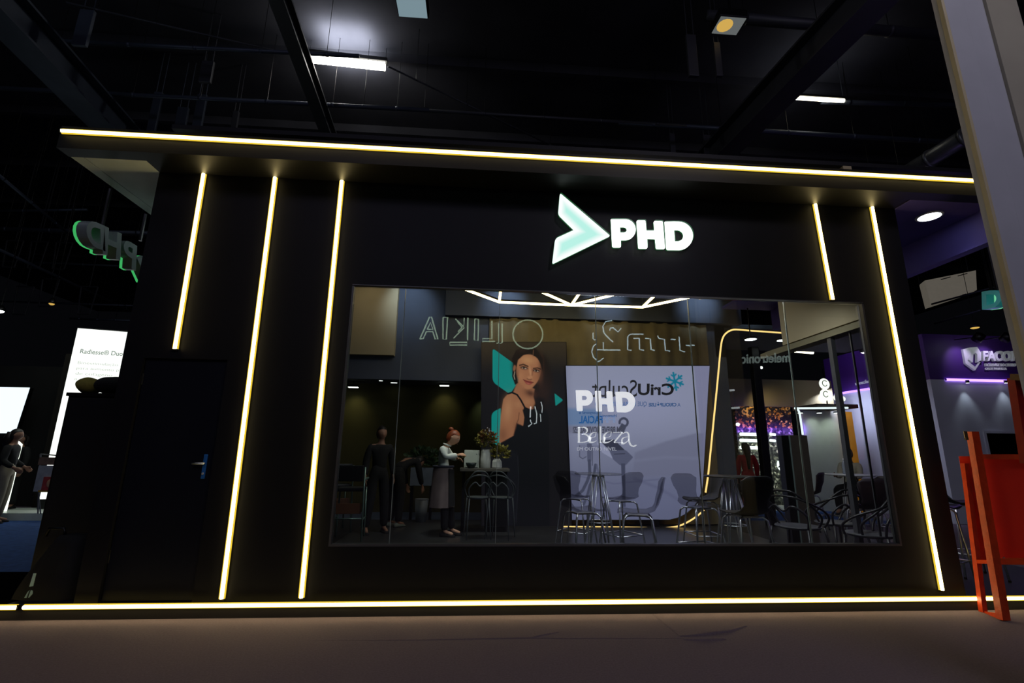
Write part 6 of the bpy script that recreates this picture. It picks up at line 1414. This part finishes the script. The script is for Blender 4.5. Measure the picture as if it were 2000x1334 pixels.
def person(label, J, mats, headc, headh, fwd, up, extra=None, group=None, hair=None, cloth=('top', 'trousers'), hands=True, sc=1.0, face=False):
    """J: joints in world coordinates"""
    t = thing('person', label, 'person', (J['pelvis'].x, J['pelvis'].y, J['floor']), 0, group, True)
    nb = Vector(headc) - Vector(up).normalized() * headh * 0.45
    def arms(k): return []
    ch = [[(J['pelvis'], (0.07 * sc, 0.06 * sc)), (J['waist'], (0.085 * sc, 0.07 * sc)), (J['chest'], (0.10 * sc, 0.075 * sc)), (J['neck'], (0.06 * sc, 0.06 * sc)), (nb, 0.05 * sc), (Vector(headc) - Vector(up).normalized() * headh * 0.15, 0.05 * sc)]]
    sleeves, legs = [], []
    for s_ in 'lr':
        a = [(J['chest'], (0.10 * sc, 0.075 * sc)), (J['sh_' + s_], 0.046 * sc), (J['el_' + s_], 0.037 * sc), (J['wr_' + s_], 0.028 * sc)]; ch.append(a)
        if hands:
            d = (J['wr_' + s_] - J['el_' + s_]); nn = J.get('pn_' + s_, Vector((0, 0, -1))); nn = (nn - d.normalized() * nn.dot(d.normalized()))
            ch += hand_chains(J['wr_' + s_], d, nn, 0.45, sc, 1 if s_ == 'l' else -1)
        l = [(J['pelvis'], (0.07 * sc, 0.06 * sc)), (J['hip_' + s_], 0.072 * sc), (J['kn_' + s_], 0.050 * sc), (J['kn_' + s_] * .45 + J['an_' + s_] * .55 + Vector((0, 0.015, 0)), 0.046 * sc), (J['an_' + s_], 0.036 * sc), (J['toe_' + s_], 0.030 * sc)]; ch.append(l)
    body = skin_mesh(ch); hb, fw, uu, sd = head_verts(headc, headh, fwd, up)
    b = B(); b.add([v.co[:] for v in body.vertices], [list(p.vertices) for p in body.polygons]); b.add(hb.v, hb.f)
    me = b.mesh('body'); o = bpy.data.objects.new('tmp', me); COL.objects.link(o)
    rm = o.modifiers.new('r', 'REMESH'); rm.mode = 'VOXEL'; rm.voxel_size = 0.008 if face else 0.011
    sm = o.modifiers.new('s', 'SMOOTH'); sm.factor = 0.4; sm.iterations = 2
    dg = bpy.context.evaluated_depsgraph_get(); me2 = bpy.data.meshes.new_from_object(o.evaluated_get(dg)); bpy.data.objects.remove(o)
    world_child('body', me2, mats['skin'], t, True)
    k = 0.014 * sc
    def grow(c): return [(p, tuple(x + k for x in r) if isinstance(r, tuple) else r + k) for p, r in c]
    if 'top' in cloth:
        w0 = J['pelvis'] + (J['pelvis'] - J['waist']) * 0.15
        c = [grow([(w0, (0.128 * sc, 0.106 * sc)), (J['waist'], (0.108 * sc, 0.09 * sc)), (J['chest'], (0.137 * sc, 0.104 * sc)), (J['chest'] * .35 + J['neck'] * .65, (0.07 * sc, 0.065 * sc))])]
        for s_ in 'lr': c.append(grow([(J['chest'], (0.137 * sc, 0.104 * sc)), (J['sh_' + s_], 0.058 * sc), (J['el_' + s_], 0.046 * sc), (J['wr_' + s_] * .93 + J['el_' + s_] * .07, 0.032 * sc)]))
        world_child('top', skin_mesh(c), mats['top'], t, True)
    if 'trousers' in cloth:
        c = []
        for s_ in 'lr': c.append(grow([(J['waist'], (0.118 * sc, 0.10 * sc)), (J['pelvis'], (0.127 * sc, 0.104 * sc)), (J['hip_' + s_], 0.092 * sc), (J['kn_' + s_], 0.064 * sc), (J['an_' + s_] + Vector((0, 0, 0.0)), 0.050 * sc)]))
        world_child('trousers', skin_mesh(c), mats['trousers'], t, True)
    for s_ in 'lr':
        a, e = J['an_' + s_], J['toe_' + s_]; d = (e - a); d.z = 0; d.normalize(); s2 = Vector((-d.y, d.x, 0)); fz = J['floor']; bsh = B(); vs = []
        for u, w_, hh in ((-0.07, 0.028, 0.055), (-0.03, 0.036, 0.075), (0.05, 0.040, 0.06), (0.12, 0.042, 0.04), (0.165, 0.026, 0.022)):
            for q in range(8):
                an = PI * q / 7; vs.append(Vector((a.x, a.y, fz)) + d * u + s2 * w_ * math.cos(an) + Vector((0, 0, hh * math.sin(an) + 0.001)))
        bsh.add(vs, [(i * 8 + q, i * 8 + (q + 1) % 8, (i + 1) * 8 + (q + 1) % 8, (i + 1) * 8 + q) for i in range(4) for q in range(8)] + [tuple(range(8)), tuple(range(39, 31, -1))])
        obj('shoe', bsh, mats['shoe'], t, True)
    if hair: hair(t, Vector(headc), headh, fw, uu, sd)
    if face:
        for s_ in (-1, 1):
            e = Vector(headc) + sd * s_ * 0.145 * headh + fw * 0.375 * headh + uu * 0.02 * headh
            ob = obj('eye', B().ell(e, 0.042 * headh, 0.042 * headh, 0.032 * headh, 10, 7), mat('eye_white', (200, 195, 188), 0.3, var=0.02), t, True)
            obj('iris', B().ell(e + fw * 0.03 * headh, 0.02 * headh, 0.02 * headh, 0.02 * headh, 8, 6), mat('iris_brown', (40, 26, 18), 0.3, var=0.05), ob, True)
            obj('eyebrow', B().tube([e + uu * 0.07 * headh - sd * s_ * 0.06 * headh + fw * .015 * headh, e + uu * 0.085 * headh + fw * 0.015 * headh, e + uu * 0.06 * headh + sd * s_ * 0.07 * headh - fw * 0.03 * headh], 0.010 * headh, 6), mats.get('brow', M['blackm']), t, True)
        l = Vector(headc) + fw * 0.40 * headh - uu * 0.245 * headh; obj('lips', B().ell(l, 0.07 * headh, 0.07 * headh, 0.02 * headh, 10, 6, Matrix((sd, fw, uu)).transposed()), mat('lips', (150, 84, 74), 0.5, var=0.05), t, True)
    return t
def hair_shell(m, back=0.5, bun=None, long=None):
    def f(t, c, h, fw, up, sd):
        R = Matrix((sd, fw, up)).transposed(); b = B(); n, mm = 22, 14; vs = []
        for i in range(mm + 1):
            th = PI * i / mm * 0.72
            for k in range(n):
                a = 2 * PI * k / n; x, y, z = math.sin(th) * math.sin(a), math.sin(th) * math.cos(a), math.cos(th)
                if y > 0.05: z = max(z, 0.38 + 0.25 * y)                                # hairline
                if y > 0.05 and z > math.cos(th): q = math.sqrt(max(0, 1 - z * z)); l = math.hypot(x, y) or 1; x, y = x / l * q, y / l * q
                w_ = 1 + 0.012 * math.sin(a * 9 + i)
                vs.append(c + R @ Vector((x * 0.385 * h * w_, y * 0.46 * h * w_ - 0.015 * h, z * 0.535 * h)))
        b.add(vs, [(i * n + k, i * n + (k + 1) % n, (i + 1) * n + (k + 1) % n, (i + 1) * n + k) for i in range(mm) for k in range(n)])
        ho = obj('hair', b, m, t, True)
        if bun is not None: obj('hair_bun', blob(c + fw * bun[0] * h + up * bun[1] * h, bun[2] * h, bun[2] * h, bun[2] * h * .9, 0.2, 12, 14, 10), m, ho, True)
        if long is not None:
            pr = [(c - fw * 0.30 * h + up * 0.2 * h, 0.30 * h), (c - fw * 0.42 * h - up * 0.25 * h, 0.34 * h), (c - fw * 0.46 * h - up * 0.8 * h, 0.27 * h), (c - fw * 0.44 * h - up * long * h, 0.12 * h)]
            obj('long_hair', B().tube([p for p, r in pr], [r for p, r in pr], 12), m, ho, True)
    return f
V = Vector
def mk(X, Y, z0, H, face=(0, -1), stance=0.0, arms=None, lean=0.0):
    """standing joints: X, Y floor position, H height, facing direction"""
    f = V((face[0], face[1], 0)).normalized(); s_ = V((-f.y, f.x, 0)); k = H / 1.65
    def q(a, fw, z): return V((X, Y, z0)) + s_ * a * k + f * fw * k + V((0, 0, z * k))
    J = dict(floor=z0, pelvis=q(0, 0, .93), waist=q(0, 0.0 + lean * .3, 1.08), chest=q(0, lean, 1.27), neck=q(0, lean * 1.3, 1.41))
    for n_, g in (('l', 1), ('r', -1)):
        J['sh_' + n_] = q(g * .165, lean, 1.345); J['el_' + n_] = q(g * .215, lean - .02, 1.08); J['wr_' + n_] = q(g * .225, lean + .05, .86)
        J['hip_' + n_] = q(g * .085, 0, .88); J['kn_' + n_] = q(g * (.09 + stance * .5), .015, .49); J['an_' + n_] = q(g * (.095 + stance), -.02, .075); J['toe_' + n_] = q(g * (.11 + stance), .13, .03)
        J['pn_' + n_] = -s_ * g
    return J, q(0, lean * 1.6 + .015, 1.545), 0.225 * k, f
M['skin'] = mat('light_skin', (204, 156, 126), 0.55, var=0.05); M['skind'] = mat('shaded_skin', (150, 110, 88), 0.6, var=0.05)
M['blackcloth'] = mat('black_cloth', (15, 15, 17), 0.9, var=0.15); M['hairred'] = mat('copper_red_hair', (128, 58, 24), 0.5, var=0.3, scale=30); M['hairdark'] = mat('dark_brown_hair', (24, 18, 15), 0.5, var=0.2, scale=30)
M['shirt'] = mat('white_shirt', (214, 222, 216), 0.75, var=0.05, scale=12, bump=0.2, bscale=25); M['apron'] = mat('grey_brown_apron', (112, 98, 96), 0.85, var=0.12, scale=10)
# the waitress at the counter
WYp = 3.15
def a_(x, y, dy=0.0): return at(x, y, WYp + dy)
fz_ = FZ
J = dict(floor=fz_, pelvis=a_(868, 922), waist=a_(864, 905), chest=a_(866, 884), neck=a_(872, 870),
         sh_r=a_(864, 874, -0.16), el_r=a_(869, 893, -0.20), wr_r=a_(895, 889, -0.10), sh_l=a_(870, 875, 0.15), el_l=a_(882, 893, 0.20), wr_l=a_(894, 896, 0.10),
         hip_r=a_(867, 928, -0.08), hip_l=a_(870, 928, 0.08), kn_r=a_(869, 975, -0.07), kn_l=a_(879, 975, 0.08))
for s_, px in (('r', 868), ('l', 882)):
    p = a_(px, 1028, -0.07 if s_ == 'r' else 0.08); J['an_' + s_] = V((p.x, p.y, fz_ + 0.075)); J['toe_' + s_] = V((p.x + 0.14, p.y - 0.03, fz_ + 0.03))
J['pn_r'] = V((0.2, 0.7, -0.7)); J['pn_l'] = V((0.2, -0.7, -0.5))
hc = a_(885.5, 855, -0.02)
wt = person('woman with copper red bun, white shirt and grey apron working at the counter', J, dict(skin=M['skin'], top=M['shirt'], trousers=M['blackcloth'], shoe=M['blackcloth'], brow=M['hairred']), hc, 0.235, (0.9, -0.25, -0.42), (0.42, -0.02, 0.9), hair=hair_shell(M['hairred'], bun=(-0.42, 0.42, 0.17)), face=True, sc=0.92)
# shirt collar and apron
nb = J['neck']
obj('collar', B().tube([nb + V((0.055 * math.cos(a) + 0.01, 0.062 * math.sin(a), 0.018 * math.cos(a) * -1 + 0.01)) for a in np.linspace(0, 2 * PI, 17)[:-1]], 0.011, 8, True), M['shirt'], wt, True)
def skirt(J, top, bot, r0, r1, m, nm, ry=0.8, open_front=False, n=36):
    b = B(); vs = []; rows = 8
    for i in range(rows + 1):
        u = i / rows; c = top * (1 - u) + bot * u; r = r0 + (r1 - r0) * u ** 0.7
        for k in range(n):
            a = 2 * PI * k / n; rj = r * (1 + 0.05 * u * math.sin(a * 7 + 1) + 0.03 * u * math.sin(a * 11))
            vs.append((c.x + rj * math.cos(a), c.y + rj * ry * math.sin(a), c.z))
    b.add(vs, [(i * n + k, i * n + (k + 1) % n, (i + 1) * n + (k + 1) % n, (i + 1) * n + k) for i in range(rows) for k in range(n)])
    return obj(nm, b, m, wt if J is None else J, True)
skirt(None, a_(866, 911), a_(862, 990), 0.148, 0.185, M['apron'], 'apron', 1.0)
obj('apron_band', B().tube([a_(866, 911) + V((0.150 * math.cos(a), 0.150 * math.sin(a), 0.0)) for a in np.linspace(0, 2 * PI, 25)[:-1]], 0.018, 8, True), mat('navy_band', (52, 52, 66), 0.8, var=0.1), wt, True)
b = B(); p0, p1 = a_(880, 918, -0.15), a_(884, 990, -0.18)
obj('dark_front_panel', B().prism([p0 + V((-0.02, 0, 0.02)), p0 + V((0.05, 0.06, 0.0)), p1 + V((0.03, 0.06, 0)), p1 + V((-0.05, 0, 0))], (0.0, 0.05, 0.0)), M['blackcloth'], wt)
# little cup in her hands
p = (J['wr_r'] + J['wr_l']) / 2 + V((0.085, 0, -0.01))
o = obj('cup', B().lathe([(0.0, 0), (0.022, 0), (0.03, 0.05), (0.027, 0.05), (0.02, 0.006), (0.0, 0.006)], p, 16), mat('yellow_cup', (206, 190, 110), 0.4, var=0.05), None, True); tag(o, 'small yellow cup in the hands of the woman at the counter', 'cup')
# dark standing woman
p0 = at(732, 1034, 3.4)
J, hc, hh, f = mk(p0.x, 3.4, FZ, 1.60, (0.5, -1), 0.05)
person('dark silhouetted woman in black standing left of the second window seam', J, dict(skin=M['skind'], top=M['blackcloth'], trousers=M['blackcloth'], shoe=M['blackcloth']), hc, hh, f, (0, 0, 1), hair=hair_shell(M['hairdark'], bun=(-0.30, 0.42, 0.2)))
# bending person behind her
p0 = at(771, 1008, 4.05)
J, hc, hh, f = mk(p0.x, 4.05, FZ, 1.55, (0.55, 0.8), 0.0)
f2 = V((f.x, f.y, 0)); 
J['waist'] = J['pelvis'] + f2 * 0.08 + V((0, 0, 0.12)); J['chest'] = J['pelvis'] + f2 * 0.26 + V((0, 0, 0.20)); J['neck'] = J['pelvis'] + f2 * 0.40 + V((0, 0, 0.17))
s2 = V((-f.y, f.x, 0))
for n_, g in (('l', 1), ('r', -1)):
    J['sh_' + n_] = J['chest'] + s2 * g * 0.15 + f2 * .06; J['el_' + n_] = J['sh_' + n_] + V((0, 0, -0.24)) + f2 * .04 + s2 * g * .03; J['wr_' + n_] = J['el_' + n_] + V((0, 0, -0.20)) + f2 * 0.08
hc = J['neck'] + f2 * 0.15 + V((0, 0, 0.0))
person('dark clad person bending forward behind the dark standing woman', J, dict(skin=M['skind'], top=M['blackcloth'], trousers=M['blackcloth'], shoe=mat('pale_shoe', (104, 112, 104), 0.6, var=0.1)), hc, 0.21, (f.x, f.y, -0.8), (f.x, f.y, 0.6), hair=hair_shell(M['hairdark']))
# woman in red
p0 = at(1459, 1010, 6.1)
J, hc, hh, f = mk(p0.x, 5.9, 0.036, 1.56, (0.1, 1), 0.0)
M['redcloth'] = mat('red_suit_cloth', (176, 18, 34), 0.8, var=0.1)
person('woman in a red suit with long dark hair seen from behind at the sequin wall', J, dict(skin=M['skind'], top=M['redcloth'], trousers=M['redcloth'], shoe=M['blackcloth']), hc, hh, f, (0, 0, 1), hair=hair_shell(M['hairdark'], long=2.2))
# seated man in white
p0 = at(1662, 925, 4.6)
J, hc, hh, f = mk(p0.x, 4.6, 0.036, 1.62, (-0.85, -0.5), 0.0)
f2 = V((f.x, f.y, 0)); dzz = -0.40
for k_ in list(J):
    if k_ in ('pelvis', 'waist', 'chest', 'neck') or k_[:2] in ('sh', 'el', 'wr', 'hi'): J[k_] = J[k_] + V((0, 0, dzz))
for n_, g in (('l', 1), ('r', -1)):
    s2 = V((-f.y, f.x, 0)); J['kn_' + n_] = J['hip_' + n_] + f2 * 0.40 + s2 * g * 0.03; J['an_' + n_] = V((J['kn_' + n_].x, J['kn_' + n_].y, 0.036 + 0.08)); J['toe_' + n_] = J['an_' + n_] + f2 * 0.14 + V((0, 0, -0.045))
    J['el_' + n_] = J['sh_' + n_] + V((0, 0, -0.24)) + f2 * 0.06; J['wr_' + n_] = J['el_' + n_] + f2 * 0.2 + V((0, 0, 0.02))
hc = hc + V((0, 0, dzz))
seat_p = J['pelvis']
M['whitecloth'] = mat('white_jacket', (206, 200, 176), 0.8, var=0.06)
# lift the man onto a bar stool so that his head meets the photograph's height
dz2 = at(1663, 886, 4.6).z - hc.z
for k_ in list(J):
    if isinstance(J[k_], Vector): J[k_] = J[k_] + V((0, 0, dz2))
hc = hc + V((0, 0, dz2)); J['floor'] = 0.036 + dz2
person('man in a white jacket seated behind the bottle on the white table', J, dict(skin=M['skind'], top=M['whitecloth'], trousers=M['blackcloth'], shoe=M['blackcloth']), hc, hh, (-0.6, -0.75, -0.1), (0, 0, 1), hair=hair_shell(M['hairdark']))
q = J['pelvis']; t = thing('high_stool', 'high grey stool under the seated man in white', 'stool', (q.x, q.y, 0.036), 0, None, True)
zt2 = q.z - 0.12
obj('seat', B().lathe([(0.0, zt2 - 0.04), (0.17, zt2 - 0.04), (0.18, zt2 - 0.01), (0.15, zt2), (0.0, zt2)], (q.x, q.y, 0), 20), M['grey'], t, True)
for k in range(4):
    a = PI / 4 + k * PI / 2; obj('leg', B().tube([(q.x + .12 * math.cos(a), q.y + .12 * math.sin(a), zt2 - 0.03), (q.x + .2 * math.cos(a), q.y + .2 * math.sin(a), 0.036)], 0.012, 8), M['chrome'], t, True)
a = [(q.x + .17 * math.cos(x), q.y + .17 * math.sin(x), J['floor'] - 0.01) for x in np.linspace(0, 2 * PI, 21)[:-1]]
obj('foot_ring', B().tube(a, 0.01, 6, True), M['chrome'], t, True); fr = J['toe_l']; obj('foot_plate', B().box(min(J['an_l'].x, J['an_r'].x, J['toe_l'].x, J['toe_r'].x) - .08, min(J['an_l'].y, J['an_r'].y, J['toe_l'].y, J['toe_r'].y) - .08, J['floor'] - 0.02, q.x + .02, q.y + .02, J['floor'] - 0.001), M['grey'], t)
# people at the far left, in front of the pale screen
p0 = at(6, 1000, 5.0)
J, hc, hh, f = mk(p0.x - 0.1, 5.0, 0.012, 1.62, (1, 0.4), 0.0); J['wr_r'] = J['el_r'] + V((0.18, 0.05, -0.12)); J['wr_l'] = J['el_l'] + V((0.18, 0.05, -0.12))
person('dark haired person in black with pale trousers cut by the left edge', J, dict(skin=M['skind'], top=M['blackcloth'], trousers=mat('pale_trousers', (150, 140, 120), 0.8, var=0.1), shoe=M['blackcloth']), hc, hh, f, (0, 0, 1), hair=hair_shell(M['hairdark'], long=1.0))
p0 = at(14, 1000, 5.7)
J, hc, hh, f = mk(p0.x - 0.25, 5.95, 0.14, 1.42, (-0.2, -1), 0.0)
person('dark person behind the one at the left edge, before the bent LED tube', J, dict(skin=M['skind'], top=M['blackcloth'], trousers=M['blackcloth'], shoe=M['blackcloth']), hc, hh, f, (0, 0, 1), hair=hair_shell(M['hairdark'], long=1.0))
# head of a man in the neighbour's window
p0 = at(1943, 884, FYY + 0.35)
J, hc, hh, f = mk(p0.x, FYY + 0.36, 0.0, 1.6, (0, -1), 0.0)
dz2 = at(1943, 883, FYY + 0.36).z - hc.z
HM = hc.z + dz2
J, hc, hh, f = mk(p0.x, FYY + 0.38, 0.0, 1.6 * HM / hc.z, (0.3, -1), 0.0)
person('man with short dark hair, only his head showing above the red board', J, dict(skin=M['skin'], top=M['blackcloth'], trousers=M['blackcloth'], shoe=M['blackcloth']), hc, hh, f, (0, 0, 1), hair=hair_shell(M['hairdark']))

# ---------------------------------------------------------------- chrome chairs beside the stand at the right
m0 = make_stool('chrome legged dark stool beside the stand behind the red board', sz=0.77, shell=M['shell'], spread=0.2)
p = atz(1888, 1158, PZ); m0.location = (p.x + 0.05, max(p.y, 0.35), PZ); m0.rotation_euler.z = 0.5
dup(m0, (p.x + 0.75, max(p.y, 0.35) + 0.35, PZ), 1.2, 'chrome legged dark stool seen under the red board at the right edge')

# ---------------------------------------------------------------- lit signs of the stands across the aisle (seen only as reflections in the glass)
def mir(px, py, Y): p = at(px, py, Y); return Vector((p.x, -p.y + 0.08, p.z))
SYv = 9.0
def neon(name, lab, strokes, r, m, Y=SYv, back=None):
    t = thing(name, lab, 'sign', mir(*strokes[0][0], Y), 0, None, True)
    for st_ in strokes:
        obj('light_line', B().tube([mir(x, y, Y) for x, y in st_], r, 6, False), m, t, True)
    return t
def c3(x, y): return (640 + x * 0.18, 540 + y * 0.18)
mg = emitter('halo_green_white', (0.62, 0.85, 0.62), 4.5)
def outl(pts): return [c3(*p) for p in pts] + [c3(*pts[0])]
neon('halo_lettering', 'dark letters with pale green halo reading O ILIKIA mirrored in the glass', [
    outl([(1025, 680), (1130, 440), (1150, 440), (1220, 680), (1190, 680), (1165, 600), (1095, 600), (1060, 675)]), outl([(1105, 575), (1165, 575), (1140, 500)]),
    outl([(1275, 445), (1325, 445), (1310, 685), (1275, 680)]), [c3(1410, 460), c3(1500, 545), c3(1505, 450)], [c3(1440, 600), c3(1480, 550), c3(1430, 490)], [c3(1505, 555), c3(1390, 670)], [c3(1545, 450), c3(1540, 690)],
    outl([(1350, 715), (1535, 715), (1535, 745), (1350, 745)]), outl([(1620, 460), (1660, 465), (1655, 695), (1615, 690)]),
    [c3(1805, 480), c3(1805, 675), c3(1705, 675), c3(1705, 705), c3(1840, 705)], [c3(1880, 510), c3(1880, 720), c3(1855, 725)],
    [(1028.5 + 29 * math.cos(a), 653 + 28 * math.sin(a)) for a in np.linspace(0, 2 * PI, 37)]], 0.020, mg)
def c4(x, y): return (940 + x * 0.18, 540 + y * 0.18)
mb = emitter('halo_blue_white', (0.66, 0.9, 1.0), 6.5)
neon('neon_lettering', 'pale blue outlined lettering with a large 2 mirrored in the glass', [
    [c4(*p) for p in ((1200, 610), (1198, 670), (1215, 690), (1255, 680), (1255, 705))], [c4(*p) for p in ((1240, 725), (1200, 760), (1185, 820), (1205, 880), (1250, 915))], [c4(*p) for p in ((1260, 930), (1310, 915), (1345, 885))],
    [c4(*p) for p in ((1540, 560), (1505, 600), (1450, 555), (1420, 560), (1415, 585))], [c4(*p) for p in ((1440, 475), (1370, 490), (1340, 540), (1350, 610), (1400, 665), (1450, 710))], [c4(*p) for p in ((1250, 795), (1345, 795), (1345, 715))], [c4(*p) for p in ((1345, 797), (1530, 797))],
    [c4(*p) for p in ((1650, 800), (1610, 795), (1610, 650), (1640, 625), (1780, 625))], [c4(*p) for p in ((1675, 670), (1735, 670), (1740, 790), (1785, 800))], [c4(*p) for p in ((1800, 670), (1855, 675), (1865, 790), (1905, 803))],
    [c4(*p) for p in ((1935, 640), (1950, 672), (2010, 680), (2020, 800), (2070, 808))], [c4(*p) for p in ((2080, 680), (2130, 682))], [c4(*p) for p in ((2170, 650), (2180, 800), (2235, 818))], [c4(*p) for p in ((2245, 745), (2290, 748))]], 0.018, mb)
t = thing('sign_lettering', 'faint grey lettering meletronica mirrored in the right half of the glass', 'sign', mir(1490, 698, SYv), 0, None, True)
me = text_mesh('meletronica', 0.02, 0.02); fit_quad(me, mir(1537, 689, SYv), mir(1433, 692, SYv), mir(1538, 708, SYv), (0, 1, 0), 0.02); fix_normals(me)
world_child('lettering', me, emitter('dim_letter_glow', (0.6, 0.75, 0.7), 1.6), t)
t = thing('light_rods', 'upright glowing rods mirrored in the glass over the woman on the poster', 'lamp', mir(1040, 820, SYv), 0, None, True)
for st_, r in ((((1034, 794), (1033, 815)), .018), (((1033, 820), (1036, 828), (1029, 833)), .016), (((1042, 794), (1046, 808), (1045, 826), (1040, 828)), .016), (((1054, 785), (1057, 796), (1056, 806)), .014), (((1053, 809), (1054, 824)), .012)):
    obj('rod', B().tube([mir(x, y, SYv) for x, y in st_], r, 6), emitter('rod_glow', (0.85, 0.97, 1.0), 7), t, True)
